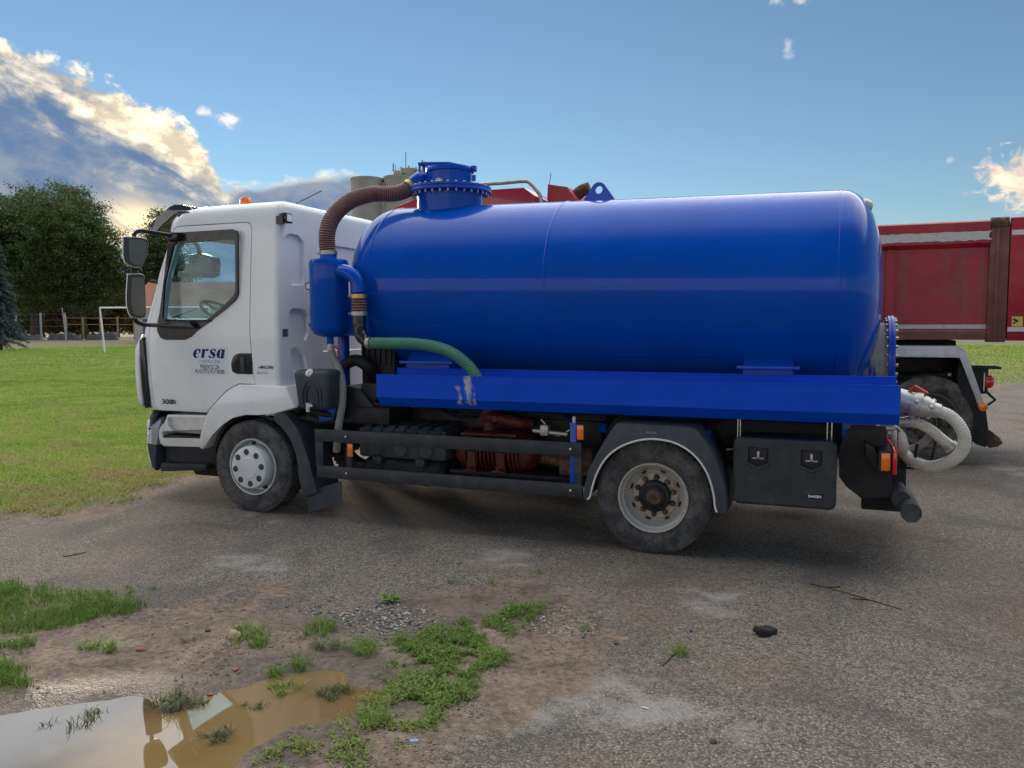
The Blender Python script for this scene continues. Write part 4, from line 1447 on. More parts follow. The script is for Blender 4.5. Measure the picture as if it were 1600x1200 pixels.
for i, ch in enumerate('ersa'):
    for L, Rr in brush(LET[ch]):
        pts = L + Rr[::-1]
        n = len(L)
        vs = [(x0 + (i * 0.90 + px_ * 1.0 + py_ * 0.17) * ww_, yy, z0 + py_ * hh_) for px_, py_ in pts]
        fs = [(k, k + 1, 2 * n - 2 - k, 2 * n - 1 - k) for k in range(n - 1)]
        mb.add(vs, fs)
        yy -= 0.00025
mb.build('lettering', 'navy_ink', door, smooth=0, weld=0)
for s_, a, bq, w_, mt, bo in (('CONSTRUCTION', 327.5, 565.3, 33, 'grey_ink', 0.0), ('PRIJEVOZ ZA', 328, 573.5, 30, 'black_ink', 0.0003), ('VLASTITE POTREBE', 328, 580.8, 46, 'black_ink', 0.0003)):
    c = xz(a, bq, 0.1)
    wd = xz(a + w_ / 2, bq, 0.1)[0] - xz(a - w_ / 2, bq, 0.1)[0]
    text(s_, 0.050 if s_[0] == 'C' else 0.060, (c[0], 0.0966, c[1]), mt, door, bold=bo, width=wd)
c = xz(261.5, 628, 0.1)
text('300', 0.075, (c[0], 0.0966, c[1]), 'black_ink', door, bold=0.001, width=0.155)
c = xz(271.3, 628.2, 0.1)
text('DXi', 0.062, (c[0], 0.0966, c[1]), 'black_ink', door, bold=0.0016, width=0.06)
c = xz(415, 574, 0.1)
text('«\u2009MALZAN', 0.045, (c[0], 0.0966, c[1]), 'black_ink', cab, shear=0.25, bold=0.0008, width=0.185)
c = xz(410, 582.5, 0.1)
text('EU-O-5', 0.035, (c[0], 0.0966, c[1]), 'grey_ink', cab, width=0.13)

# far side pane, windscreen pane with wipers
MB().prism(grown(WIN, 0.01), 2.262, 2.266).build('window_pane', 'cab_glass', cab, smooth=0)
rows = []
for z in np.linspace(1.965, 2.915, 7):
    i = max(k for k in range(len(SL)) if SL[k][0] <= z)
    a, b = SL[i], SL[min(i + 1, len(SL) - 1)]
    t_ = (z - a[0]) / max(1e-6, b[0] - a[0])
    s_ = [a[k] + (b[k] - a[k]) * t_ for k in range(7)]
    o_ = outline(s_[1] + 0.012, s_[2], s_[3] - 0.012, s_[4], s_[5], s_[6])
    rows.append([(p[0], p[1], z) for p in o_[16:38]])
MB().sheet(rows).build('windscreen', 'cab_glass', cab, smooth=60)
mb = MB()
for y in (0.7, 1.6):
    mb.tube([(-5.93, y, 1.96), (-5.86, y + 0.5, 2.12)], 0.01, 6)
mb.build_each('wiper', 'trim_black', cab)

# inside: dashboard, wheel, seats, grab handle
mb = MB()
mb.prism([(-5.72, 1.5), (-5.15, 1.5), (-5.12, 1.86), (-5.25, 1.98), (-5.72, 2.0)], 0.22, 2.18, 0.03)
mb.build('dashboard', 'dash_grey', cab)
mb = MB()
ring_c = Vector((-5.02, 0.68, 2.06))
nrm = Vector((0.55, 0, 0.83)).normalized()
u_, v_ = nrm.orthogonal().normalized(), None
v_ = nrm.cross(u_)
mb.tube([ring_c + (u_ * math.cos(a) + v_ * math.sin(a)) * 0.23 for a in np.linspace(0, 2 * math.pi, 33)], 0.017, 8, False)
for a in (0.4, math.pi - 0.4, -1.57):
    mb.tube([ring_c, ring_c + (u_ * math.cos(a) + v_ * math.sin(a)) * 0.23], 0.012, 6)
mb.cyl(ring_c, ring_c - nrm * 0.3, 0.035, 10)
mb.build('steering_wheel', 'dark_interior', cab)
for y in (0.68, 1.72):
    mb = MB()
    mb.box(-4.75, -4.22, y - 0.25, y + 0.25, 1.48, 1.66, 0.05)
    mb.prism([(-4.34, 1.6), (-4.18, 1.6), (-4.02, 2.32), (-4.14, 2.34)], y - 0.24, y + 0.24, 0.04)
    mb.box(-4.16, -4.04, y - 0.13, y + 0.13, 2.36, 2.56, 0.04)
    mb.build('seat', 'seat_cloth', cab)
mb = MB()
mb.tube(spline([(-5.42, 0.2, 2.02), (-5.42, 0.22, 2.30), (-5.46, 0.22, 2.38), (-5.56, 0.22, 2.40)]), 0.018, 8)
mb.build('grab_handle', 'dark_interior', cab)
mb = MB()
mb.box(-5.2, -3.87, 0.2, 2.2, 1.10, 1.14)
mb.box(-3.885, -3.87, 0.2, 2.2, 1.14, 3.0)
mb.build('floor_lining', 'dark_interior', cab)

# roof: beacon, lamp, sun visor, marker lamp, aerial, work lamp
c = at(384, 318, 0.75)
bh = at(384, 308, 0.75).z - c.z
mb = MB()
mb.lathe([(0.055, -0.06), (0.064, 0.0), (0.062, bh * 0.5), (0.045, bh * 0.9), (0.0005, bh)], (c.x, 0.75, c.z), 'z', 20)
mb.build('beacon', 'orange_lens', cab)
prof = PX([(236, 362), (241, 352), (251, 342), (262, 334), (270, 325), (280, 320.5), (292, 321), (304, 324.5)], 0.34)
vis = []
for y in np.linspace(0.30, 2.10, 15):
    s_ = ((y - CY) / 0.9) ** 2
    vis.append([(x + 0.14 * s_ - 0.14, y, z - 0.03 * s_ + 0.03) for x, z in prof])
MB().sheet(vis).build('sun_visor', 'dark_glass', cab, smooth=60, solid=0.012)
for y in (0.275, 2.10):       # closed ends of the visor
    band = [(x + 0.0, z) for x, z in prof] + [(x + 0.085 - 0.02 * k / 7, z - 0.075) for k, (x, z) in enumerate(prof)][::-1]
    MB().prism(band, y, y + 0.025, 0.006).build('visor_end', 'dark_glass', cab)
mb = MB()
for y in (0.36, 2.04):
    a, b = xz(300, 326, 0.36), xz(320, 323, 0.36)
    mb.tube([(prof[-1][0], y, prof[-1][1]), (a[0] + 0.1, y, 3.16)], 0.014, 8)
mb.build_each('visor_bracket', 'trim_black', cab)
mk = PX([(279, 333), (281, 330.5), (299, 331), (297, 337), (294, 339), (281, 340)], 0.215)
MB().prism(mk, 0.185, 0.24, 0.006).build('marker_lamp', 'trim_black', cab)
mb = MB()
mb.tube([at(455, 322, 0.75), at(503, 298, 0.95)], 0.005, 5)
mb.build('aerial', 'trim_black', cab)
lx, ly, lz = -3.74, 0.22, 2.985
mb = MB()
mb.box(lx - 0.035, lx + 0.03, ly - 0.055, ly + 0.055, lz - 0.05, lz + 0.05, 0.01)
for k in range(5):
    mb.box(lx - 0.06, lx - 0.03, ly - 0.05, ly + 0.05, lz - 0.045 + k * 0.02, lz - 0.038 + k * 0.02)
mb.box(lx - 0.08, lx, ly - 0.07, ly - 0.056, lz - 0.06, lz + 0.02)
wl = mb.build('work_lamp', 'trim_black', cab)
MB().box(lx + 0.03, lx + 0.034, ly - 0.04, ly + 0.04, lz - 0.035, lz + 0.035).build('lamp_lens', 'lamp_glass', wl, smooth=0) if False else None
MB().box(lx + 0.03, lx + 0.034, ly - 0.04, ly + 0.04, lz - 0.035, lz + 0.035).build('work_lamp_lens', 'lamp_glass', cab, smooth=0)
a, b = bk(441, 514), bk(450, 526)
mb = MB()
mb.box(-3.80, -3.797, a[0], b[0], b[1], a[1])
mb.build('information_plate', 'steel', cab, smooth=0)
mb = MB()
for k in range(3):
    mb.box(-3.797, -3.7955, a[0] + 0.015, b[0] - 0.02 - 0.02 * (k % 2), b[1] + 0.012 + k * 0.022, b[1] + 0.022 + k * 0.022)
mb.build_each('plate_print', 'black_ink', cab, smooth=0)

# front corner wing with its black air slot
wing = []
for px_, py_, yy_ in ((231, 519, 0.20), (221, 529, 0.24), (207, 541, 0.30), (206, 556, 0.31), (211, 590, 0.30), (216, 620, 0.29), (220, 634, 0.28), (229, 637, 0.22)):
    pass
for s_ in (-1, 1):
    mb = MB()
    grid = []
    for t_ in np.linspace(0, 1, 11):
        z = 1.03 + 0.79 * t_
        top = min(1.0, (1 - t_) / 0.16)
        out = 0.012 + 0.085 * top + 0.03 * math.sin(t_ * math.pi) * top
        row = []
        for a in np.linspace(33, 88, 10):
            aa = R(a)
            ex = out * (0.75 + 0.25 * min(1, (a - 33) / 12))
            x = -5.84 + 0.46 - (0.46 + ex) * math.sin(aa)
            y = (CY - 1.1 + 0.42) - (0.42 + ex * 0.45) * math.cos(aa)
            if s_ > 0:
                y = 2 * CY - y
            row.append((x, y, z))
        grid.append(row)
    mb.sheet(grid)
    mb.build('corner_wing', 'cab_white', cab, smooth=50, solid=0.025)
mb = MB()
q = PX([(222.5, 532), (228, 527), (231.5, 560), (235, 600), (237.5, 636), (231, 637.5), (227, 600), (224, 560)], 0.16)
mb.prism(q, 0.115, 0.25, 0.004)
mb.build('air_slot', 'trim_black', cab)

# ---- mirrors
def mirrors(fl):
    def Yf(y):
        return y if not fl else 2 * CY - y
    root = None
    mb = MB()
    k = -0.08

    def Q(px, py, y):
        p = at(px, py, y)
        return (p.x, Yf(y), p.z)
    mb.tube(spline([Q(280, 369, 0.09), Q(262, 367, 0.0), Q(238, 363, -0.1), Q(222, 361, -0.14), Q(213, 363, -0.16), Q(209, 371, -0.17), Q(209, 400, -0.17), Q(207, 425, -0.17), Q(208, 460, -0.17), Q(210, 495, -0.15), Q(218, 505, -0.1), Q(240, 508, 0.0), Q(285, 509, 0.085)], 6), 0.022, 10)
    mb.prism([(p[0], p[1]) for p in PX([(268, 364), (284, 364), (284, 375), (268, 378)], 0.09)], Yf(0.085), Yf(0.02), 0.006)
    mb.prism([(p[0], p[1]) for p in PX([(262, 503), (302, 503), (310, 513), (262, 513)], 0.09)], Yf(0.088), Yf(0.03), 0.006)
    arm = mb.build('mirror_arm', 'trim_black', cab)
    for (nm, ol, yc, dpt) in (('upper', [(192, 369), (228, 373), (230.5, 392), (226, 408), (219, 417), (205, 416), (193, 405)], -0.19, 0.13), ('lower', [(199, 428), (222, 428), (226, 440), (228, 480), (226, 496), (210, 497), (202, 492), (197, 470)], -0.17, 0.13)):
        pts = [at(a, b, yc) for a, b in ol]
        c = sum(pts, Vector()) / len(pts)
        # the head faces backwards and a little inwards: its plane is turned towards the rear of the truck
        nrm = Vector((0.80, -0.60, 0.0))
        ux = Vector((nrm.y, -nrm.x, 0))
        dd = []
        for (a, b) in ol:
            d = ray(a, b)
            t_ = (c - CAM).dot(nrm) / d.dot(nrm)
            p = CAM + d * t_
            dd.append(((p - c).dot(ux), p.z - c.z))
        dd = grown(dd, 0.0)
        n = len(dd)
        # smooth the outline
        sm = [v for v in spline([(u, z, 0) for u, z in dd + dd[:1]], 5)][:-1]
        shell, rowsn = [], []
        for off, sc in ((0.012, 0.97), (0.0, 1.0), (-0.05, 1.0), (-0.085, 0.93), (-0.105, 0.78), (-0.112, 0.5)):
            rowsn.append([c + ux * (v.x * sc) + nrm * off + Vector((0, 0, v.y * sc)) for v in sm])
        if fl:
            rowsn = [[Vector((p.x, 2 * CY - p.y, p.z)) for p in r_] for r_ in rowsn]
        mb = MB()
        m_ = len(sm)
        mb.add([p for r_ in rowsn for p in r_], [(i * m_ + j, i * m_ + (j + 1) % m_, (i + 1) * m_ + (j + 1) % m_, (i + 1) * m_ + j) for i in range(len(rowsn) - 1) for j in range(m_)] + [tuple((len(rowsn) - 1) * m_ + j for j in range(m_))])
        mb.build('mirror_housing', 'mirror_white', cab, weld=0)
        mb = MB()
        bz = [c + ux * (v.x * 0.97) + nrm * 0.012 + Vector((0, 0, v.y * 0.97)) for v in sm]
        if fl:
            bz = [Vector((p.x, 2 * CY - p.y, p.z)) for p in bz]
        mb.add(bz, [tuple(range(m_))])
        mb.build('mirror_bezel', 'trim_black', cab, smooth=0)
        gz = [c + ux * (v.x * 0.70 - 0.016) + nrm * 0.016 + Vector((0, 0, v.y * 0.84)) for v in sm]
        if fl:
            gz = [Vector((p.x, 2 * CY - p.y, p.z)) for p in gz]
        mb = MB().add(gz, [tuple(range(m_))])
        mb.build('mirror_pane', 'mirror_glass', cab, smooth=0)


mirrors(False)
mirrors(True)

# kerb mirror hung before the windscreen
mc = at(316, 414, 1.70)
mb = MB()
mb.tube(spline([at(292, 374, 1.45), at(300, 376, 1.5), at(308, 384, 1.6), at(312, 396, 1.68), mc], 5), 0.028, 8)
mb.build('mirror_arm', 'trim_black', cab)
mb = MB()
q = [xz(a, b, 1.70) for a, b in ((297, 398), (312, 395), (336, 402), (338, 412), (337, 430), (330, 434), (300, 433), (296, 425))]
mb.prism(q, 1.66, 1.80, 0.03, 3)
mb.build('mirror_housing', 'trim_black', cab)
mb = MB().prism([xz(a, b, 1.70) for a, b in ((314, 399), (334, 404), (335, 412), (316, 408))], 1.652, 1.66)
mb.build('mirror_pane', 'mirror_glass', cab, smooth=0)

# ---- steps and bumper below the door
ENT = PX([(261, 648), (322, 649), (322, 672), (316, 699), (256, 697.5), (250, 693), (247.5, 684), (247.5, 672), (252, 664), (259, 660)], 0.10)
sp_ = MB().prism(ENT, 0.10, 0.62, 0.012).build('entry_panel', 'cab_white', TR)
boolean(sp_, MB().prism(PX([(253, 674), (318, 672), (318, 685.5), (254, 684)], 0.1), 0.05, 0.30).build('cut', 'cab_white', None))
boolean(sp_, MB().prism(PX([(262, 652), (321, 653), (319, 674), (270, 674), (262, 664)], 0.1), 0.05, 0.15).build('cut', 'cab_white', None))
resmooth(sp_)
mb = MB()
a, b = xz(253, 684.5, 0.1), xz(316, 685.5, 0.1)
mb.box(a[0] + 0.01, b[0], 0.115, 0.30, b[1] - 0.012, b[1] + 0.012, 0.003)
for k in range(9):
    x = a[0] + 0.04 + k * 0.055
    mb.box(x, x + 0.02, 0.125, 0.29, b[1] + 0.012, b[1] + 0.02)
mb.build('upper_step', 'black_plastic', TR)
c = at(269, 671.5, 0.15)
MB().cyl((c.x, 0.15, c.z), (c.x, 0.135, c.z), 0.013, 12).build('tie_down_eye', 'dark_interior', TR)
mb = MB()
q = PX([(247, 699), (318, 702), (330, 690), (331, 725), (322, 735), (250, 736), (247, 730)], 0.08)
mb.prism(q, 0.19, 0.6, 0.01)
q = PX([(250, 724), (320, 727), (320, 735), (250, 737)], 0.06)
mb.prism(q, 0.07, 0.19, 0.008)
for k in range(8):
    x = q[0][0] + 0.03 + k * 0.07
    mb.box(x, x + 0.03, 0.075, 0.18, q[0][1] - 0.005, q[0][1] + 0.006)
mb.build('lower_step', 'black_plastic', TR)
mb = MB()
for s_ in (1,):
    q = PX([(252, 652), (259, 650), (260, 658), (252, 664), (247, 670), (247, 700), (246, 735), (240, 730), (234, 705), (233, 690), (234, 668), (244, 660), (250, 656)], 0.14)
    mb.prism(q, 0.115, 0.30, 0.012)
mb.build('bumper_corner', 'grey_plastic', TR)
MB().prism(PX([(235, 667), (244, 660.5), (251, 655), (252, 662), (247.5, 669), (246, 695), (234, 694)], 0.108), 0.104, 0.20, 0.008).build('corner_indicator', 'indicator_grey', TR)
BX = -5.90
mb = MB()
row = []
bumper = []
for z, o_ in ((0.33, -0.04), (0.40, 0.0), (0.62, 0.02), (0.66, 0.0)):
    r_ = outline(BX - o_, -5.2, 1.07, 0.42, 0.40, 0.06)
    bumper.append([(p[0], p[1], z) for p in r_[12:42]])
MB().sheet(bumper).build('bumper', 'cab_white', TR, smooth=50, solid=0.05)
bumper = []
for z, o_ in ((0.662, -0.03), (0.70, 0.0), (0.90, -0.02), (0.99, -0.08)):
    r_ = outline(BX - o_ + 0.02, -5.2, 1.07, 0.42, 0.40, 0.06)
    bumper.append([(p[0], p[1], z) for p in r_[13:41]])
MB().sheet(bumper).build('grille_lower', 'grey_plastic', TR, smooth=50, solid=0.05)
for y0_, y1_ in ((0.16, 0.50), (1.9, 2.24)):
    mb = MB()
    mb.box(-5.80, -5.66, y0_ + (0.14 if y0_ < 1 else -0.14), y1_ + (0.14 if y0_ < 1 else -0.14), 0.70, 0.86, 0.03)
    mb.build('headlamp', 'lamp_glass', TR)
mb = MB()
for k in range(8):
    z = 0.715 + k * 0.021
    a = xz(234.5, 690 - k * 2.6, 0.16)
    mb.box(a[0] + 0.02, a[0] + 0.085, 0.098, 0.12, a[1] - 0.006, a[1] + 0.006, 0.003)
mb.build_each('indicator_rib', 'lamp_glass', TR)
mb = MB()
for k in range(6):
    z = 1.10 + k * 0.11
    mb.box(-5.955, -5.91, 0.55, 1.85, z, z + 0.05, 0.01)
mb.build_each('grille_slat', 'trim_black', TR)

# ---- front wheel arch: white fender, black mudguard and flap
FEN = PX([(322.5, 649), (329, 640), (341, 627), (355, 612.5), (366, 605.5), (377, 601), (401, 602), (447, 604.5), (455, 622), (462, 637), (440, 643), (417, 650), (404, 645.5), (385, 645), (364, 650), (346, 662), (331, 681), (321, 699), (316, 702), (312, 700), (311, 692), (315, 678)], 0.06)
MB().prism(FEN, 0.05, 0.52, 0.018, 3).build('front_fender', 'cab_white', TR)
mb = MB()
arc = lambda r_, a0, a1, n=14: [(FWX + r_ * math.cos(R(a0 + (a1 - a0) * k / n)), 0.47 + r_ * math.sin(R(a0 + (a1 - a0) * k / n))) for k in range(n + 1)]
mb.prism(arc(0.555, 168, 62, 18) + arc(0.525, 62, 168, 18), 0.11, 0.5)
mb.build('wheel_arch_liner', 'chassis_black', TR)
mb = MB()
q = arc(0.70, 62, 30, 6) + [(FWX + 0.70, 0.55), (FWX + 0.76, 0.30), (FWX + 0.80, 0.26)] + [(FWX + 0.62, 0.19), (FWX + 0.60, 0.28)] + arc(0.565, -8, 62, 12)
mb.prism(q, 0.07, 0.46, 0.012)
mb.build('front_mudguard', 'grey_plastic', TR)
mb = MB()
q = PX([(480, 768), (533, 752), (534, 786), (510, 793), (482, 800)], 0.12)
mb.prism(q, 0.12, 0.128)
mb.build('front_mud_flap', 'grey_plastic', TR)

# ---- tank
TK_R, TK_Y = 0.88, 1.2


def tz(x):
    return 2.19 + (1.40 - x) * 0.020


def tank_lathe(prof, n=96):
    """prof of (radius, x); the axis rises gently towards the cab"""
    mb = MB()
    vs, m = [], len(prof)
    for rad, x in prof:
        for j in range(n):
            a = 2 * math.pi * j / n
            vs.append((x, TK_Y + math.cos(a) * rad, tz(x) + math.sin(a) * rad))
    fs = [(i * n + j, i * n + (j + 1) % n, (i + 1) * n + (j + 1) % n, (i + 1) * n + j) for i in range(m - 1) for j in range(n)]
    return mb.add(vs, fs)


def head(x0, depth, sgn, p=2.35, k=20):
    out = []
    for i in range(k + 1):
        a = math.pi / 2 * i / k
        r_ = TK_R * abs(math.cos(a)) ** (2 / p)
        out.append((max(r_, 0.0006), x0 + sgn * depth * abs(math.sin(a)) ** (2 / p)))
    return out


XF, XR = -2.90, 1.40
prof = head(XF, 0.44, -1)[::-1]
for x in np.linspace(XF, XR, 40)[1:-1]:
    prof.append((TK_R, x))
prof += head(XR, 0.36, 1)
tank = tank_lathe(prof).build('tank', 'tank_blue', TR, smooth=60, weld=1e-6)
for xs_ in (XF, at(851, 450, 0.36).x, XR):
    w = tank_lathe([(TK_R - 0.004, xs_ - 0.014), (TK_R + 0.0025, xs_ - 0.008), (TK_R + 0.004, xs_), (TK_R + 0.0025, xs_ + 0.008), (TK_R - 0.004, xs_ + 0.014)])
    w.build('weld_seam', 'tank_blue', tank, smooth=60)
for xa, xb in ((-2.60, -2.02), (0.62, 1.12)):
    mb = MB()
    za = 1.56
    mb.prism([(0.46, 1.20), (0.46, za - 0.03), (0.60, 1.66), (1.80, 1.66), (1.94, za - 0.03), (1.94, 1.20)], xa + 0.05, xb - 0.05, 0.006, axis='x')
    mb.box(xa, xb, 0.42, 0.62, za - 0.03, za, 0.004)
    mb.build('saddle', 'deep_blue', tank)
MB().box(-2.55, 1.62, 0.62, 1.78, 1.08, 1.24, 0.01).build('sub_frame', 'deep_blue', TR)
# lifting lug
mb = MB()
lc = at(936, 300, TK_Y)
zt = tz(lc.x) + TK_R
pts = []
outer = [(-0.165, -0.02), (-0.15, 0.02)] + [(0.075 * math.cos(a), 0.105 + 0.075 * math.sin(a)) for a in np.linspace(R(155), R(25), 9)] + [(0.15, 0.02), (0.165, -0.02)]
lug = MB().prism([(lc.x + a, zt + b * 1.0) for a, b in outer], TK_Y - 0.014, TK_Y + 0.014).build('lifting_lug', 'deep_blue', tank)
boolean(lug, MB().cyl((lc.x, TK_Y - 0.1, zt + 0.107), (lc.x, TK_Y + 0.1, zt + 0.107), 0.038, 24).build('cut', 'deep_blue', None))
resmooth(lug)
# manhole turret
hx = -2.40
zb = tz(hx) + TK_R - 0.16
ZF = 3.315
mb = MB()
mb.lathe([(0.345, zb), (0.345, ZF - 0.03)], (hx, TK_Y, 0), 'z', 64)
turret = mb.build('manhole_neck', 'tank_blue', tank, smooth=60)
mb = MB()
mb.lathe([(0.34, ZF - 0.034), (0.43, ZF - 0.034), (0.432, ZF - 0.03), (0.432, ZF - 0.006), (0.43, ZF - 0.002), (0.34, ZF - 0.002)], (hx, TK_Y, 0), 'z', 72)
mb.lathe([(0.34, ZF + 0.002), (0.43, ZF + 0.002), (0.432, ZF + 0.006), (0.432, ZF + 0.024), (0.43, ZF + 0.028), (0.2, ZF + 0.028)], (hx, TK_Y, 0), 'z', 72)
mb.build('manhole_flange', 'deep_blue', tank)
mb = MB()
for k in range(30):
    a = 2 * math.pi * (k + 0.4) / 30
    c, s = hx + math.cos(a) * 0.395, TK_Y + math.sin(a) * 0.395
    mb.bolt((c, s, ZF + 0.028), 0.013, 0.016, 'z')
    mb.bolt((c, s, ZF - 0.034), 0.012, -0.030, 'z')
tag(mb.build('flange_bolts', 'steel', tank), kind='stuff')
mb = MB()
mb.lathe([(0.232, ZF + 0.026), (0.232, 3.50), (0.250, 3.502), (0.252, 3.512), (0.252, 3.535), (0.246, 3.545), (0.15, 3.558), (0.0006, 3.56)], (hx, TK_Y, 0), 'z', 56)
drum = mb.build('float_drum', 'tank_blue', tank, smooth=40)
mb = MB()
a, b = Vector((hx - 0.30, TK_Y - 0.06, 0)), Vector((hx + 0.27, TK_Y + 0.03, 0))
for dy_ in (-0.05, 0.05):
    mb.tube([(a.x, a.y + dy_, 3.40), (a.x, a.y + dy_, 3.585), (a.x + 0.02, a.y + dy_, 3.605), (hx, TK_Y + dy_ * 0.7, 3.60), (b.x, b.y + dy_ * 0.4, 3.535)], 0.012, 8)
mb.box(a.x - 0.015, a.x + 0.04, a.y - 0.065, a.y + 0.065, 3.585, 3.612, 0.005)
mb.box(hx - 0.03, hx + 0.03, TK_Y - 0.05, TK_Y + 0.05, 3.555, 3.60, 0.005)
mb.box(b.x - 0.03, b.x + 0.015, b.y - 0.03, b.y + 0.03, 3.50, 3.56, 0.006)
mb.cyl((b.x, b.y - 0.02, 3.40), (b.x, b.y - 0.02, 3.46), 0.02, 10)
mb.build('lid_clamp', 'deep_blue', tank)
gc = at(685, 285, 0.93)
mb = MB()
mb.lathe([(0.0005, 0.0), (0.046, 0.0), (0.05, -0.004), (0.052, 0.0), (0.052, 0.03), (0.015, 0.032), (0.012, 0.07)], (gc.x, gc.y, gc.z), 'y', 24)
gg = mb.build('pressure_gauge', 'steel', tank)
mb = MB()
mb.lathe([(0.0005, -0.003), (0.040, -0.003)], (gc.x, gc.y, gc.z), 'y', 24)
mb.build('gauge_dial', 'off_white', tank)
mb = MB()
mb.tube(spline([(hx - 0.18, TK_Y - 0.08, 3.42), (hx - 0.28, TK_Y - 0.12, 3.435), at(655, 281, 1.03), at(646, 288, 1.0)], 6), 0.078, 20)
mb.build('suction_elbow', 'tank_blue', tank, smooth=50)
# rear manhole
mb = MB()
mb.lathe([(0.315, -0.42), (0.315, 0.0)], (1.80, TK_Y, 1.60), 'x', 64)
mb.build('rear_neck', 'neck_blue', tank, smooth=60)
mb = MB()
mb.lathe([(0.30, 0.0), (0.372, 0.0), (0.375, 0.004), (0.375, 0.022), (0.372, 0.026), (0.376, 0.030), (0.376, 0.05), (0.372, 0.054), (0.0006, 0.075)], (1.80, TK_Y, 1.60), 'x', 64)
mb.build('rear_door', 'deep_blue', tank)
mb = MB()
for k in range(28):
    a = 2 * math.pi * (k + 0.5) / 28
    mb.bolt((1.852, TK_Y + math.cos(a) * 0.345, 1.60 + math.sin(a) * 0.345), 0.015, 0.024, 'x')
    mb.bolt((1.802, TK_Y + math.cos(a) * 0.345, 1.60 + math.sin(a) * 0.345), 0.015, -0.02, 'x')
tag(mb.build('door_bolts', 'steel', tank), kind='stuff')
lc = at(1355, 322, 1.0)
mb = MB()
mb.lathe([(0.0006, 0.045), (0.04, 0.035), (0.062, 0.0), (0.066, -0.02), (0.05, -0.06), (0.02, -0.09)], lc, 'x', 20)
rl = mb.build('rear_work_lamp', 'cast_alu', tank)

# ---- separator column behind the cab and its hoses
sx_, sy_ = -3.315, 0.30
zt_, zb_ = at(513, 404, sy_).z, at(515, 528, sy_).z
mb = MB()
mb.lathe([(0.0006, zb_), (0.09, zb_ + 0.012), (0.16, zb_ + 0.04), (0.188, zb_ + 0.09), (0.191, zb_ + 0.10), (0.191, zt_ - 0.075), (0.196, zt_ - 0.072), (0.196, zt_ - 0.05), (0.18, zt_ - 0.015), (0.12, zt_), (0.082, zt_ + 0.002), (0.082, zt_ + 0.05)], (sx_, sy_, 0), 'z', 48)
mb.cyl((sx_, sy_, zb_ + 0.01), (sx_, sy_, zb_ - 0.06), 0.035, 16)
sepr = mb.build('separator', 'tank_blue', TR, smooth=40)
mb = MB()
path = [at(523, 424, 0.26), at(538, 424, 0.22), at(551, 430, 0.20), at(558, 442, 0.20), at(560, 457, 0.20)]
mb.tube(spline(path, 6), 0.068, 18)
mb.build('separator_elbow', 'tank_blue', sepr, smooth=50)
mb = MB()
mb.box(sx_ + 0.16, -2.75, 0.42, 0.50, zt_ - 0.16, zt_ - 0.10, 0.005)
mb.box(-3.28, -2.9, 0.36, 0.46, zb_ + 0.02, zb_ + 0.42, 0.005)
mb.box(-3.33, -3.25, 0.45, 0.55, 1.0, zb_ + 0.3, 0.005)
mb.build('separator_bracket', 'deep_blue', sepr)
gc = at(482, 447, 0.20)
mb = MB()
mb.lathe([(0.0005, 0.0), (0.03, 0.0), (0.038, -0.004), (0.040, 0.0), (0.040, 0.04), (0.012, 0.042)], gc, 'y', 20)
mb.cyl((gc.x + 0.01, gc.y + 0.02, gc.z - 0.03), (gc.x + 0.01, gc.y + 0.02, gc.z - 0.13), 0.007, 8)
mb.tube([(gc.x + 0.01, gc.y + 0.02, gc.z - 0.13), (gc.x + 0.09, gc.y + 0.06, gc.z - 0.135)], 0.012, 8)
mb.build('pressure_gauge', 'trim_black', sepr)
MB().lathe([(0.0005, -0.002), (0.029, -0.002)], gc, 'y', 20).build('gauge_dial', 'off_white', sepr)
tp_ = at(489, 508, 0.2)
mb = MB()
mb.cyl(tp_, tp_ + Vector((0.08, 0.03, 0)), 0.02, 10)
mb.cyl(tp_, tp_ + Vector((-0.01, -0.015, -0.02)), 0.035, 12)
mb.build('drain_cock', 'rust_iron', sepr)

mb = MB()
ribbed(mb, [Vector((sx_, sy_, zt_ + 0.03)), at(511, 380, 0.30), at(512, 360, 0.31), at(521, 338, 0.37), at(545, 315, 0.50), at(580, 303.5, 0.70), at(615, 303, 0.86), at(635, 297, 0.95), at(645, 289, 1.0)], 0.079, 0.0215, 0.009, 22, 4)
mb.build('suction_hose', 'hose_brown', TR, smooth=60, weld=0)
mb = MB()
ribbed(mb, [at(560.5, 462, 0.20), at(561, 478, 0.20), at(561, 494, 0.20)], 0.072, 0.026, 0.01, 20, 4)
mb.build('coupling_hose', 'hose_brown', TR, smooth=60, weld=0)
mb = MB()
mb.tube(spline([at(561, 493, 0.20), at(561, 508, 0.19), at(564, 522, 0.18), at(572, 533, 0.16), at(580, 536, 0.15)], 6), [0.070] * 7 + [0.066] * 9 + [0.058] * 9, 18)
mb.build('rubber_elbow', 'trim_black', TR)
mb = MB()
ribbed(mb, [at(577, 536, 0.15), at(600, 536.5, 0.15), at(640, 537, 0.14), at(675, 541, 0.13), at(705, 551, 0.11), at(728, 568, 0.10), at(742, 585, 0.10), at(750, 606, 0.12)], 0.052, 0.0165, 0.007, 20, 4)
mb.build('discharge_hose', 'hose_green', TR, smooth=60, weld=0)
mb = MB()
ribbed(mb, [at(518, 548, 0.26), at(521, 560, 0.25), at(530, 578, 0.22), at(535.5, 600, 0.2), at(535, 630, 0.2), at(530, 660, 0.22), at(527, 690, 0.25), at(526, 705, 0.28)], 0.036, 0.013, 0.005, 16, 4)
mb.build('drain_hose', 'hose_grey', TR, smooth=60, weld=0)
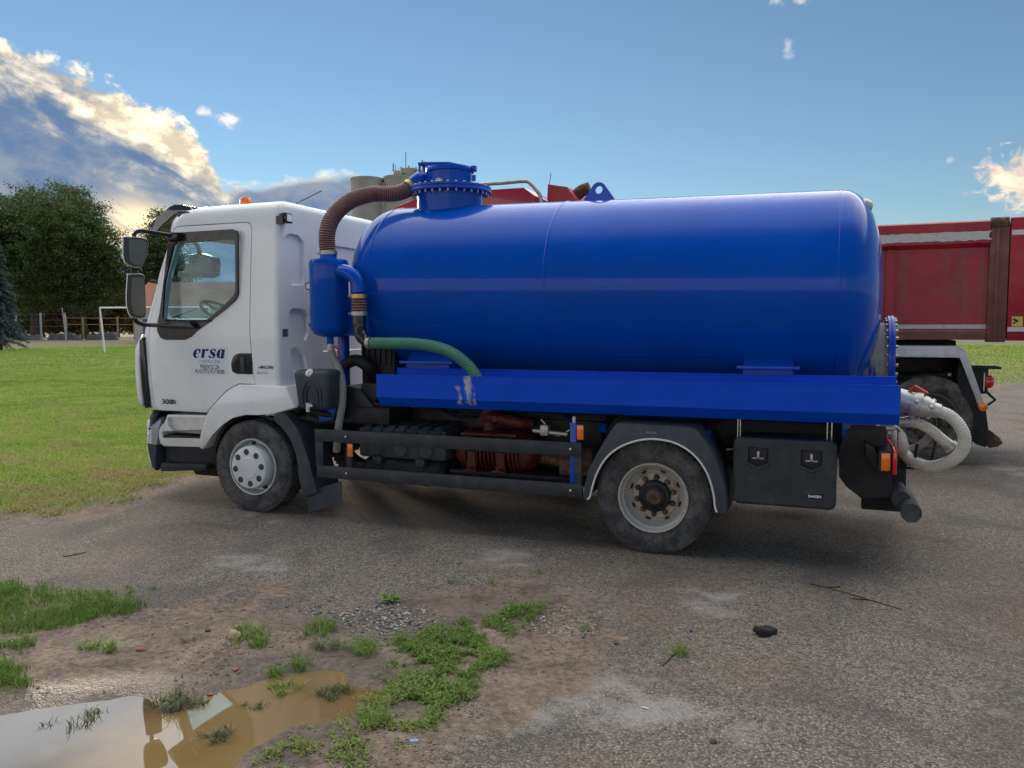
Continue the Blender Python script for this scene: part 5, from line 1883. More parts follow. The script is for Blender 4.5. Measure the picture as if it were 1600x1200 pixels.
# clamps
for p, q, r_, mt in ((Vector((sx_, sy_, zt_ + 0.055)), (0, 0, 1), 0.090, 'steel'), (at(641.5, 293, 0.985), (at(645, 289, 1.0) - at(635, 297, 0.95)), 0.092, 'brass'), (at(560.5, 463, 0.20), (0, 0, 1), 0.081, 'brass'), (at(561, 490, 0.20), (0, 0, 1), 0.081, 'steel'), (at(577, 536, 0.15), (1, 0, 0), 0.060, 'steel')):
    d = Vector(q).normalized()
    mb = MB()
    mb.tube([p - d * 0.02, p - d * 0.019, p + d * 0.019, p + d * 0.02], [r_ - 0.01, r_, r_, r_ - 0.01], 22)
    mb.cyl(p + Vector((-r_ - 0.03, -0.01, 0)), p + Vector((-r_ + 0.03, -0.01, 0)), 0.01, 8)
    mb.build('hose_clamp', mt, TR)
mb = MB()
pp = Vector((sx_ + 0.005, sy_, zb_ - 0.06))
mb.cyl(pp, pp + Vector((0, 0, -0.09)), 0.032, 14)
mb.cyl(pp + Vector((0, 0, -0.02)), pp + Vector((0, 0, -0.05)), 0.038, 6)
vb = mb.build('drain_valve', 'cast_alu', sepr)
mb = MB()
mb.tube(spline([pp + Vector((0.03, -0.03, -0.03)), pp + Vector((0.09, -0.04, -0.03)), pp + Vector((0.11, -0.04, -0.07)), pp + Vector((0.11, -0.04, -0.17))]), 0.007, 6)
mb.build('valve_lever', 'valve_red', sepr)

# ---- hand-wash canister
cx0, cx1 = -3.545, -3.115
mb = MB()
bm = bmesh.new()
bmesh.ops.create_cube(bm, size=1)
for v in bm.verts:
    k = 0.82 if v.co.z < 0 else 1.0
    v.co = Vector(((cx0 + cx1) / 2 + v.co.x * (cx1 - cx0) * k, 0.135 + v.co.y * (0.34 if v.co.z > 0 else 0.30), 1.285 + v.co.z * 0.39))
bmesh.ops.bevel(bm, geom=list(bm.edges), offset=0.06, segments=4, affect='EDGES', profile=0.5)
mb.bm(bm)
can = mb.build('water_canister', 'grey_plastic', TR, smooth=50)
cc_ = at(486, 608, -0.035)
mb = MB()
for r_ in (0.115, 0.075):
    pts = [(cc_.x + r_ * 0.9 * math.cos(a), -0.032, cc_.z - 0.06 + r_ * 1.3 * math.sin(a)) for a in np.linspace(0, math.pi, 14)]
    mb.tube([(pts[0][0], -0.032, pts[0][2] - 0.10)] + pts + [(pts[-1][0], -0.032, pts[-1][2] - 0.10)], 0.008, 6)
mb.build_each('canister_rib', 'grey_plastic', can)
kc = at(484, 583, -0.01)
mb = MB()
mb.tube([kc + Vector((0, 0.03, -0.02)), kc + Vector((0, -0.012, 0.008)), kc + Vector((0, -0.018, 0.012))], [0.042, 0.042, 0.034], 16)
mb.cyl(kc + Vector((0, -0.015, 0.01)), kc + Vector((0, -0.03, 0.02)), 0.014, 10)
mb.build('canister_cap', 'off_white', can)
kc = at(482, 636, -0.05)
mb = MB()
mb.cyl(kc + Vector((0, 0.06, 0.02)), kc + Vector((0, -0.01, 0.02)), 0.016, 10)
mb.cyl(kc + Vector((0, -0.01, 0.04)), kc + Vector((0, -0.01, -0.045)), 0.018, 12)
mb.cyl(kc + Vector((0.0, -0.01, 0.01)), kc + Vector((0.05, -0.01, 0.015)), 0.012, 8)
mb.build('canister_tap', 'off_white', can)
mb = MB()
q = PX([(508, 600), (527, 600), (527, 640), (522, 656), (503, 658), (500, 645), (508, 640)], 0.2)
mb.prism(q, 0.16, 0.30, 0.006)
mb.build('canister_bracket', 'deep_blue', can)

# ---- bits between cab and tank
mb = MB()
mb.box(-3.12, -2.72, 0.55, 1.05, 1.22, 1.80, 0.03)
mb.box(-3.16, -2.70, 0.50, 1.1, 1.80, 1.86, 0.01)
for k in range(6):
    mb.box(-3.10 + k * 0.065, -3.08 + k * 0.065, 0.53, 0.56, 1.5, 1.78)
mb.tube(spline([(-3.3, 0.5, 1.50), (-3.1, 0.42, 1.56), (-2.98, 0.44, 1.50), (-2.95, 0.55, 1.38)]), 0.06, 12)
mb.build('air_filter', 'chassis_black', TR)
mb = MB()
mb.prism(PX([(541, 602), (562, 608), (588, 642), (575, 646), (541, 640)], 0.35), 0.35, 0.42, 0.006)
mb.prism(PX([(566, 598), (588, 600), (588, 625), (560, 618)], 0.40), 0.40, 0.56, 0.006)
mb.build_each('mounting_bracket', 'guard_black', TR)
mb = MB()
mb.tube(spline([(-3.62, 0.14, 1.06), (-3.50, 0.12, 1.12), (-3.40, 0.12, 1.06), (-3.2, 0.2, 1.02)]), 0.035, 10)
mb.tube(spline([(-3.66, 0.22, 0.98), (-3.3, 0.25, 0.95), (-2.9, 0.4, 0.98)]), 0.03, 10)
mb.box(-3.60, -2.65, 0.30, 0.75, 0.93, 1.10, 0.02)
mb.build_each('pipework', 'chassis_black', TR)

# ---- hose tray along the side
GX0, GX1 = -2.607, 1.833
sec = [(0.0, 1.447), (0.0, 1.238), (0.085, 1.150), (0.40, 1.150), (0.40, 1.486), (0.394, 1.486), (0.394, 1.156), (0.088, 1.156), (0.006, 1.241), (0.006, 1.447)]
tray = MB().prism(sec, GX0, GX1, axis='x').build('hose_tray', 'tray_blue', TR, smooth=0)
mb = MB()
mb.box(GX0, GX1, -0.004, 0.016, 1.447, 1.453)
mb.box(GX0, GX1, 0.385, 0.43, 1.486, 1.494)
mb.build('tray_rim', 'tray_blue', tray, smooth=0)
for x in (GX0, GX1 - 0.006):
    MB().prism([(0.007, 1.44), (0.007, 1.242), (0.088, 1.157), (0.393, 1.157), (0.393, 1.40)], x + 0.001, x + 0.005, axis='x').build('tray_end', 'tray_blue', tray, smooth=0)
mb = MB()
for x in (-2.2, -1.0, 0.2, 1.4):
    mb.prism([(0.40, 1.18), (0.80, 1.00), (0.80, 1.10), (0.40, 1.30)], x, x + 0.06, axis='x')
mb.build_each('tray_bracket', 'deep_blue', TR)
mb = MB()
for px_ in (1153, 1157, 1293, 1300):
    p = at(px_, 660, 0.2)
    mb.cyl((p.x, 0.2, 0.96), (p.x, 0.2, 1.16), 0.005, 6)
mb.build_each('hanger_rod', 'chrome', TR)

# ---- side guard
mb = MB()
mb.box(-3.315, -0.605, 0.0, 0.035, 0.785, 0.902, 0.004)
mb.build('guard_rail', 'guard_black', TR)
mb = MB()
mb.box(-3.300, -0.595, 0.0, 0.035, 0.428, 0.545, 0.004)
mb.build('guard_rail', 'guard_black', TR)
for x0_, x1_ in ((-3.315, -3.225), (-0.665, -0.603)):
    MB().box(x0_, x1_, 0.006, 0.03, 0.54, 0.79, 0.003).build('guard_post', 'guard_black', TR)
MB().box(-2.985, -2.925, 0.04, 0.09, 0.46, 0.86, 0.005).build('guard_post', 'guard_black', TR)
p = at(897, 660, 0.07)
MB().box(p.x - 0.028, p.x + 0.028, 0.04, 0.10, 0.44, p.z, 0.004).build('guard_post', 'deep_blue', TR)
MB().cyl((p.x, 0.07, p.z), (p.x, 0.07, p.z + 0.05), 0.014, 10).build('post_pin', 'off_white', TR)
for px_, py_ in ((547, 703), (907, 675)):
    p = at(px_, py_, 0.03)
    MB().box(p.x - 0.028, p.x + 0.03, 0.012 if px_ > 600 else 0.024, 0.038, p.z - 0.065, p.z + 0.06, 0.004).build('side_reflector', 'orange_lens', TR)
mb = MB()
for x, z in ((-2.955, 0.845), (-2.955, 0.487), (-0.70, 0.845), (-0.70, 0.487)):
    mb.bolt((x, 0.0, z), 0.011, -0.012, 'y', 10)
mb.build_each('guard_bolt', 'chrome', TR)

# ---- battery box, air tanks, pump
bx0, bx1 = -3.02, -2.05
mb = MB()
mb.box(bx0, bx1, 0.32, 0.78, 0.60, 0.90, 0.03)
bat = mb.build('battery_box', 'grey_plastic', TR)
for k in range(7):
    x = bx0 + 0.06 + k * 0.13
    mb = MB()
    mb.prism([(0.30, 0.80), (0.30, 0.885), (0.35, 0.925), (0.76, 0.945), (0.76, 0.88), (0.36, 0.87)], x, x + 0.085, 0.008, axis='x')
    mb.build('cover_rib', 'grey_plastic', bat)
for k in range(3):
    x = bx0 + 0.2 + k * 0.28
    MB().lathe([(0.0005, -0.018), (0.07, -0.016), (0.09, 0.0), (0.095, 0.02)], (x, 0.315, 0.70), 'y', 20).build('cover_boss', 'grey_plastic', bat)
mb = MB()
for y, z in ((0.42, 0.47), (0.68, 0.47)):
    L = 0.95
    mb.lathe([(0.0006, 0.0), (0.10, 0.02), (0.135, 0.07), (0.135, L - 0.07), (0.10, L - 0.02), (0.0006, L)], (bx0 + 0.02, y, z), 'x', 24)
at1 = mb.build_each('air_tank', 'chassis_black', TR)[0]
mb = MB()
for x in (-2.78, -2.30):
    mb.lathe([(0.137, -0.02), (0.142, -0.02), (0.142, 0.02), (0.137, 0.02)], (x, 0.42, 0.47), 'x', 24)
    mb.box(x - 0.05, x + 0.05, 0.26, 0.36, 0.54, 0.62, 0.01)
mb.build_each('tank_strap', 'guard_black', at1)
pc = Vector((-1.60, 0.55, 0.70))
mb = MB()
mb.lathe([(0.0006, -0.42), (0.12, -0.40), (0.17, -0.34), (0.18, -0.30), (0.18, 0.30), (0.17, 0.34), (0.14, 0.40), (0.06, 0.46), (0.0006, 0.46)], pc, 'x', 32)
mb.box(pc.x - 0.28, pc.x + 0.28, 0.30, 0.8, pc.z + 0.17, pc.z + 0.20, 0.006)
pump = mb.build('vacuum_pump', 'pump_red', TR)
for k in range(14):
    x = pc.x - 0.27 + k * 0.041
    MB().lathe([(0.17, 0.0), (0.215, 0.004), (0.215, 0.014), (0.17, 0.018)], (x, pc.y, pc.z), 'x', 28).build('cooling_fin', 'pump_red', pump)
mb = MB()
tc_ = at(762, 668, 0.5)
mb.lathe([(0.10, 0.87), (0.07, 0.885), (0.065, 0.99), (0.10, 1.0), (0.105, 1.03), (0.09, 1.05), (0.085, 1.15)], (tc_.x, 0.55, 0), 'z', 24)
mb.tube(spline([(tc_.x, 0.5, 1.03), (tc_.x + 0.15, 0.42, 1.03), (tc_.x + 0.33, 0.42, 1.0), (tc_.x + 0.45, 0.5, 0.98)]), 0.05, 14)
mb.cyl((tc_.x + 0.13, 0.43, 1.03), (tc_.x + 0.13, 0.36, 1.03), 0.03, 12)
mb.build('pump_port', 'pump_red', pump)
for px_ in (738, 783):
    a = at(px_, 700, 0.36)
    mb = MB()
    mb.prism([(a.x - 0.05, 0.545), (a.x + 0.05, 0.545), (a.x + 0.035, 0.72), (a.x - 0.035, 0.72)], 0.33, 0.36, 0.004)
    mb.box(a.x - 0.07, a.x + 0.07, 0.28, 0.4, 0.535, 0.552, 0.004)
    mb.bolt((a.x, 0.30, 0.552), 0.02, 0.02, 'z')
    mb.build('pump_foot', 'pump_red', pump)
mb = MB()
mb.cyl((-1.16, 0.55, 0.66), (-0.95, 0.55, 0.64), 0.055, 14)
mb.box(-0.95, -0.62, 0.42, 0.72, 0.52, 0.80, 0.03)
mb.lathe([(0.11, 0.0), (0.12, 0.01), (0.12, 0.03), (0.11, 0.04)], (-0.95, 0.55, 0.65), 'x', 20)
mb.build('pump_drive', 'rust_iron', pump)
mb = MB()
mb.box(-2.0, -0.62, 0.30, 0.8, 0.50, 0.535, 0.006)
mb.box(-2.0, -0.62, 0.72, 0.78, 0.535, 1.0, 0.006)
mb.build('pump_shelf', 'chassis_black', TR)
mb = MB()
v0 = at(852, 672, 0.5)
mb.box(v0.x - 0.04, v0.x + 0.04, 0.46, 0.54, v0.z - 0.05, v0.z + 0.05, 0.01)
mb.cyl((v0.x - 0.12, 0.5, v0.z - 0.01), (v0.x + 0.22, 0.5, v0.z - 0.03), 0.02, 10)
mb.build('brass_valve', 'cast_alu', TR)
for k, (pts, r_) in enumerate((([(820, 650), (835, 672), (850, 674), (870, 668)], 0.008), ([(845, 655), (870, 680), (890, 672)], 0.007), ([(815, 648), (830, 662), (845, 665)], 0.006), ([(690, 640), (720, 652), (750, 646), (800, 652)], 0.016))):
    MB().tube(spline([at(a, b, 0.5 + 0.02 * k) for a, b in pts]), r_, 6).build('cable', 'trim_black' if k != 1 else 'off_white', TR)
for px_, py_, s_ in ((944, 667, -1), (1105, 677, 1)):
    p = at(px_, py_, 0.30)
    MB().tube([p, p + Vector((0.03, 0.12, 0.08)), p + Vector((0.1, 0.5, 0.12))], [0.034, 0.034, 0.03], 14).build('pipe_stub', 'chassis_black', TR)
    MB().tube([p + Vector((-0.008, -0.035, -0.02)), p], [0.036, 0.038], 14).build('pipe_cap', 'tank_blue', TR)

# ---- rear wheel fender
OUT = PX([(911, 779), (914, 758), (920, 734), (932, 710), (946, 686), (958, 668), (964, 661.5), (1000, 663), (1080, 668.5), (1089, 672), (1108, 697), (1124, 730), (1133, 765), (1136, 801), (1124, 803)], 0.0)
INN = PX([(1120, 800), (1117, 790), (1115, 772), (1107, 744), (1092, 719), (1072, 701), (1048, 690), (1020, 686), (994, 689), (968, 699), (948, 715), (934, 737), (926, 760), (922, 776), (918, 780)], 0.0)
mb = MB()
mb.prism(OUT + INN, -0.005, 0.018, 0.004)
n = len(OUT)
shell = [[(x, y, z) for x, z in OUT] for y in (0.018, 0.66)]
fen = mb.build('rear_fender', 'grey_plastic', TR, smooth=35)
MB().sheet(shell).build('fender_top', 'grey_plastic', fen, smooth=50, solid=0.012)
MB().tube([(x, -0.006, z) for x, z in [(p[0], p[1]) for p in ([(v.x, v.y) for v in spline([(a, b, 0) for a, b in INN], 4)])]], 0.0085, 8).build('fender_edging', 'off_white', fen)
c = xz(1018, 676, 0)
text('PENSIL', 0.022, (c[0], -0.0056, c[1]), 'grey_ink', fen, width=0.085)

# ---- tool box
tb = [xz(a, b, 0.0) for a, b in ((1145, 684), (1309, 694), (1304, 796), (1144, 782))]
x0, x1 = tb[0][0], tb[1][0]
zt0, zb0 = tb[0][1], 0.475
TBY = 0.03
bm = bmesh.new()
bmesh.ops.create_cube(bm, size=1)
for v in bm.verts:
    v.co = Vector(((x0 + x1) / 2 + v.co.x * (x1 - x0), TBY + 0.04 + v.co.y * 0.08, (zt0 + zb0) / 2 + v.co.z * (zt0 - zb0)))
es = [e for e in bm.edges if abs((e.verts[0].co - e.verts[1].co).normalized().y) > 0.9]
bmesh.ops.bevel(bm, geom=es, offset=0.055, segments=5, affect='EDGES', profile=0.5)
fr_ = [e for e in bm.edges if all(v.co.y < TBY + 0.01 for v in e.verts)]
bmesh.ops.bevel(bm, geom=fr_, offset=0.028, segments=3, affect='EDGES', profile=0.5)
box_lid = MB().bm(bm).build('tool_box', 'guard_black', TR, smooth=40)
MB().box(x0 + 0.02, x1 - 0.02, TBY + 0.085, 0.52, zb0 + 0.02, zt0 - 0.015, 0.03).build('box_body', 'guard_black', box_lid)
for px_ in (1184.5, 1268):
    c = at(px_, 714 + (px_ - 1184) * 0.055, TBY)
    h = [(-0.078, 0.075), (0.078, 0.075), (0.078, -0.045), (0.0, -0.078), (-0.078, -0.045)]
    cutp = MB().prism([(c.x + a, c.z + b) for a, b in h], TBY - 0.05, TBY + 0.03).build('cut', 'guard_black', None)
    boolean(box_lid, cutp)
    mb = MB()
    mb.prism([(c.x + a * 0.9, c.z + b * 0.9) for a, b in h], TBY + 0.018, TBY + 0.032, 0.004)
    mb.build('latch_pocket', 'black_plastic', box_lid)
    mb = MB()
    mb.box(c.x - 0.045, c.x + 0.045, TBY + 0.002, TBY + 0.016, c.z - 0.018, c.z - 0.006, 0.003)
    mb.box(c.x - 0.010, c.x + 0.010, TBY + 0.002, TBY + 0.016, c.z - 0.018, c.z + 0.045, 0.003)
    mb.build('latch', 'steel', box_lid)
    mb = MB()
    mb.tube([(c.x - 0.09, TBY - 0.003, c.z - 0.052), (c.x, TBY - 0.005, c.z - 0.095), (c.x + 0.09, TBY - 0.003, c.z - 0.052)], 0.011, 8)
    mb.build('latch_lip', 'guard_black', box_lid)
resmooth(box_lid)
c = at(1273, 776, TBY)
MB().box(c.x - 0.062, c.x + 0.062, TBY - 0.002, TBY + 0.004, c.z - 0.022, c.z + 0.022).build('name_plate', 'trim_black', box_lid, smooth=0)
text('DAKEN', 0.026, (c.x, TBY - 0.003, c.z), 'decal_white', box_lid, bold=0.001, width=0.095)

# ---- rear end
mb = MB()
mb.prism(PX([(1330, 664), (1384, 667), (1397, 776), (1346, 779), (1322, 760), (1311, 745), (1311, 700)], 0.35), 0.35, 0.37)
mb.prism(PX([(1352, 690), (1366, 700), (1385, 735), (1378, 745), (1352, 710)], 0.2), 0.18, 0.34, 0.006)
mb.build('rear_mud_flap', 'chassis_black', TR)
mb = MB()
mb.box(1.705, 1.80, 0.10, 2.30, 0.785, 0.95, 0.012)
bar = mb.build('lamp_bar', 'black_plastic', TR)
MB().box(1.80, 1.828, 0.06, 2.34, 0.775, 0.955, 0.01).build('tail_lamp_strip', 'red_lens', bar)
MB().box(1.722, 1.785, 0.088, 0.0995, 0.80, 0.935, 0.004).build('side_marker', 'orange_lens', bar)
for (px_, py_, y, r_) in ((1408, 781, 0.25, 0.067), (1424, 802, 0.06, 0.072)):
    c = at(px_, py_, y)
    mb = MB()
    mb.lathe([(0.0006, 0.018), (r_ - 0.008, 0.014), (r_ - 0.007, 0.0), (r_, 0.0), (r_, 2.3 - 2 * y)], (c.x, y, c.z), 'y', 28)
    mb.build('underrun_tube', 'tube_grey', TR)
mb = MB()
for y in (0.7, 1.6):
    mb.box(1.62, 1.95, y, y + 0.08, 0.36, 0.86, 0.01)
mb.build_each('underrun_bracket', 'chassis_black', TR)

v0, v1 = at(1400, 622, 0.48), at(1468, 643, 0.44)
dv_ = (v1 - v0).normalized()
mb = MB()
L = (v1 - v0).length
st_ = [(0.0, 0.085), (0.13, 0.085), (0.131, 0.098), (0.17, 0.105), (0.20, 0.105), (0.201, 0.088), (0.26, 0.082), (0.261, 0.075), (0.30, 0.072), (0.301, 0.058), (0.36, 0.056)]
mb.tube([v0 + dv_ * (a * L / 0.36) for a, _ in st_], [b for _, b in st_], 28)
for k in (0.17, 0.29):
    p = v0 + dv_ * (k * L / 0.36)
    for a in range(4):
        aa = a * 1.57 + 0.5
        e = dv_.orthogonal().normalized()
        f2 = dv_.cross(e)
        q = p + (e * math.cos(aa) + f2 * math.sin(aa)) * 0.1 * (1 if k < 0.2 else 0.65)
        mb.ball(q, 0.02, 8, 6)
vv = mb.build('outlet_coupling', 'cast_alu', TR)
mb = MB()
p = v0 + dv_ * 0.10 + Vector((0, -0.02, 0.09))
mb.tube([p, p + Vector((0.03, 0, 0.03)), p + Vector((0.12, 0, -0.02))], [0.02, 0.022, 0.018], 8)
mb.build('valve_lever', 'valve_red', vv)
MB().cyl(v0 + Vector((-0.06, 0.02, 0)), v0 + dv_ * 0.04, 0.075, 20).build('valve_body', 'brass', vv)
mb = MB()
ribbed(mb, [at(1466, 642, 0.44), at(1484, 650, 0.42), at(1499, 665, 0.40), at(1507, 685, 0.40), at(1502, 706, 0.42), at(1484, 721, 0.46), at(1456, 729, 0.52), at(1430, 723, 0.60), at(1411, 707, 0.70), at(1401, 688, 0.8), at(1396, 672, 0.88)], 0.046, 0.0165, 0.0045, 20, 4)
mb.build('outlet_hose', 'hose_cream', TR, smooth=60, weld=0)
p0 = at(1404, 659, 0.5)
mb = MB()
st_ = [(0, 0.038), (0.05, 0.038), (0.051, 0.045), (0.08, 0.045), (0.081, 0.036), (0.12, 0.036), (0.121, 0.042), (0.15, 0.042)]
d_ = (at(1425, 659, 0.48) - p0).normalized()
mb.tube([p0 + d_ * a for a, _ in st_], [b for _, b in st_], 20)
mb.build('bypass_coupling', 'cast_alu', TR)
mb = MB()
ribbed(mb, [at(1424, 659, 0.48), at(1440, 664, 0.46), at(1456, 673, 0.46), at(1470, 685, 0.48), at(1480, 693, 0.5)], 0.040, 0.017, 0.005, 18, 4)
mb.build('bypass_hose', 'hose_cream', TR, smooth=60, weld=0)
p0, p1 = at(1478, 692, 0.5), at(1489, 695, 0.5)
mb = MB()
d_ = (at(1488, 699, 0.5) - at(1474, 688, 0.5)).normalized()
mb.tube([p0, p0 + d_ * 0.03, p0 + d_ * 0.031, p0 + d_ * 0.06], [0.045, 0.045, 0.055, 0.055], 18)
mb.build('hose_end', 'cast_alu', TR)
mb = MB()
mb.tube(spline([at(1456, 648, 0.55), at(1461, 660, 0.55), at(1461, 690, 0.55), at(1455, 722, 0.55)]), 0.014, 8)
mb.tube([at(1433, 693, 0.6), at(1430, 715, 0.6)], 0.014, 8)
mb.tube([at(1405, 722, 0.7), at(1440, 728, 0.7)], 0.012, 8)
mb.tube([at(1405, 730, 0.7), at(1440, 732, 0.7)], 0.012, 8)
mb.build_each('hose_rack', 'trim_black', TR)
mb = MB()
mb.tube(spline([at(1420, 702, 0.75), at(1436, 697, 0.7), at(1449, 685, 0.65), at(1456, 672, 0.62)]), 0.03, 12)
mb.build('drain_pipe', 'steel', TR)
mb = MB()
gp_ = [at(a, b, 0.62) for a, b in ((1402, 700), (1402, 676), (1408, 670), (1415, 678), (1419, 692), (1419, 704), (1410, 708))]
mb.prism([(p.x, p.z) for p in gp_], 0.58, 0.66, 0.012)
mb.tube(spline([at(1372, 668, 0.5), at(1385, 664, 0.55), at(1400, 668, 0.6), at(1408, 676, 0.62)]), 0.018, 8)
mb.cyl(at(1375, 668, 0.4), at(1398, 668, 0.4), 0.03, 12)
mb.cyl(at(1385, 664, 0.45), at(1389, 678, 0.45), 0.02, 10)
mb.build('gate_valve', 'cast_alu', TR)
mb = MB()
mb.box(1.45, 1.70, 0.5, 1.9, 0.9, 1.15, 0.01)
mb.build('rear_crossmember', 'deep_blue', TR)

# ---- far side of the frame: unseen tank, boxes and guard added to block light below
mb = MB().box(-3.27, -1.55, 1.72, 2.30, 0.34, 0.98, 0.09, 3)
ft = mb.build('blocker_tank', 'tube_grey', TR)
for x in (-2.75, -1.9):
    MB().box(x, x + 0.05, 1.71, 2.31, 0.33, 0.99, 0.08, 3).build('blocker_band', 'chassis_black', ft)
MB().box(-1.50, -0.70, 1.74, 2.30, 0.42, 0.98, 0.03).build('blocker_box', 'guard_black', TR)
MB().box(0.66, 1.42, 1.88, 2.36, 0.47, 1.0, 0.03).build('blocker_box', 'guard_black', TR)
for z in (0.43, 0.785):
    MB().box(-3.30, -0.60, 2.365, 2.40, z, z + 0.117, 0.004).build('guard_rail', 'guard_black', TR)
MB().prism([(FWX + 0.60, 0.16), (FWX + 0.85, 0.16), (FWX + 0.85, 0.9), (FWX + 0.62, 0.9)], 1.95, 2.34).build('blocker_plate', 'grey_plastic', TR)

# ------------------------------------------------------------------ the red tipper behind
YR = 5.5
RT = thing('dump_truck', 'dusty dark red tipper truck parked behind the blue tanker', 'truck', (0.0, YR + 1.25, 0))


def RX(pts, Y=YR):
    return [xz(a, b, Y) for a, b in pts]


zt_ = at(1450, 348, YR).z            # top of the body
zb_ = at(1545, 531, YR).z            # its lower edge
xe = at(1548, 344, YR).x             # near edge of the rear post
xq = at(1577, 420, YR).x
X0, X1 = -2.35, 4.35
mb = MB()
mb.box(X0, X1, YR + 0.06, YR + 0.12, zb_ + 0.02, zt_ - 0.05)
mb.box(X0, X1, YR + 2.38, YR + 2.44, zb_ + 0.02, zt_ - 0.05)
mb.box(X0, X1, YR + 0.12, YR + 2.38, zb_ + 0.02, zb_ + 0.12)
mb.box(X0, X0 + 0.08, YR + 0.12, YR + 2.38, zb_ + 0.12, zt_)
body = mb.build('tipper_body', 'red_panel', RT, smooth=0)
MB().prism([(YR - 0.02, zt_ - 0.02), (YR + 0.02, zt_), (YR + 0.16, zt_), (YR + 0.16, zt_ - 0.30), (YR + 0.08, zt_ - 0.36), (YR - 0.02, zt_ - 0.29)], X0, xe, axis='x').build('top_rail', 'red_paint', body, smooth=0)
MB().prism([(YR + 0.0, zb_), (YR + 0.0, zb_ + 0.10), (YR + 0.06, zb_ + 0.14), (YR + 0.16, zb_ + 0.14), (YR + 0.16, zb_)], X0, xe, axis='x').build('bottom_rail', 'dusty_red', body, smooth=0)
MB().box(xe + 0.005, xq - 0.01, YR - 0.01, YR + 0.14, zb_ - 0.03, zt_ - 0.02, 0.012).build('rear_post', 'dusty_red', body)
MB().box(xe + 0.07, xe + 0.11, YR - 0.03, YR - 0.01, zb_, zt_ - 0.10, 0.006).build('post_rib', 'dusty_red', body)
MB().box(xq, X1, YR - 0.005, YR + 0.06, zb_ - 0.01, zt_ + 0.02, 0.01).build('tailgate_panel', 'red_paint', body)
for x in (-1.4, -0.2, 1.0, 2.05):
    MB().prism([(YR + 0.02, zb_ + 0.13), (YR + 0.02, zt_ - 0.34), (YR + 0.06, zt_ - 0.34), (YR + 0.06, zb_ + 0.13)], x, x + 0.10, axis='x').build('side_rib', 'red_paint', body, smooth=0)
mb = MB()
c = at(1563, 345, YR)
mb.cyl((c.x - 0.1, YR + 0.02, c.z - 0.02), (c.x + 0.1, YR + 0.02, c.z - 0.02), 0.07, 14)
mb.cyl((c.x - 0.02, YR - 0.04, c.z - 0.02), (c.x - 0.02, YR + 0.1, c.z - 0.02), 0.05, 14)
mb.build('tailgate_hinge', 'rust_iron', body)
# reflective tapes: torn white strip above, thin dull strip below, and those of the tailgate
def strip(x0, x1, z0, z1, y, mt, torn=True):
    n = max(4, int((x1 - x0) / 0.05))
    top = [(x0 + (x1 - x0) * k / n, z1 - (random.random() * 0.012 if torn else 0)) for k in range(n + 1)]
    bot = [(x1 - (x1 - x0) * k / n, z0 + (random.random() * 0.02 if torn else 0)) for k in range(n + 1)]
    side = [(x1 - random.random() * 0.05, z1 + (z0 - z1) * k / 6) for k in range(1, 6)] if torn else []
    return MB().prism(top + side + bot, y - 0.003, y + 0.001).build('reflective_tape', mt, body, smooth=0)


a, b = at(1369, 367, YR), at(1369, 383, YR)
strip(at(1372, 370, YR).x - 0.9, at(1551, 365, YR).x, zt_ - 0.265, zt_ - 0.135, YR - 0.021, 'tape_white')
strip(X0 + 0.1, at(1550, 515, YR).x, zb_ + 0.145, zb_ + 0.20, YR + 0.058, 'tape_white', False)
strip(at(1574, 516, YR).x, X1 - 0.05, at(1590, 518, YR).z, at(1590, 511, YR).z, YR - 0.008, 'off_white', False)
strip(at(1581, 363, YR).x, X1 - 0.05, at(1590, 367, YR).z, at(1590, 359, YR).z, YR - 0.008, 'off_white', False)
ya = [at(a, b, YR - 0.012) for a, b in ((1581, 494.5), (1598, 494.5), (1598, 510), (1581, 510))]
sk = MB().prism([(p.x, p.z) for p in ya], YR - 0.012, YR - 0.006).build('warning_sticker', 'yellow_sticker', body, smooth=0)
w_, h_ = ya[1].x - ya[0].x, ya[0].z - ya[2].z
mb = MB()
for poly in ([(0.10, 0.72), (0.14, 0.82), (0.30, 0.80), (0.62, 0.60), (0.66, 0.52), (0.58, 0.46), (0.40, 0.40), (0.24, 0.24), (0.12, 0.26), (0.13, 0.36), (0.34, 0.52), (0.26, 0.58), (0.12, 0.62)],):
    mb.prism([(ya[0].x + u * w_, ya[2].z + v * h_) for u, v in poly], YR - 0.014, YR - 0.0125)
mb.build('sticker_symbol', 'black_ink', sk, smooth=0)
# body front shield and its wing
q = RX([(856, 288), (886, 292), (900, 312), (900, 330), (860, 330), (855, 310)], YR + 0.2)
MB().prism(q, YR + 0.2, YR + 2.2).build('front_shield', 'red_paint', body, smooth=0)
p = [at(893, 322, YR + 0.6), at(899, 308, YR + 0.6), at(908, 299, YR + 0.6), at(921, 294, YR + 0.6)]
MB().tube(spline(p, 6), 0.10, 16).build('exhaust_pipe', 'rust_iron', RT)
MB().tube([at(858, 290, YR + 0.3), at(861, 270, YR + 0.3)], 0.006, 5).build('aerial', 'trim_black', RT)
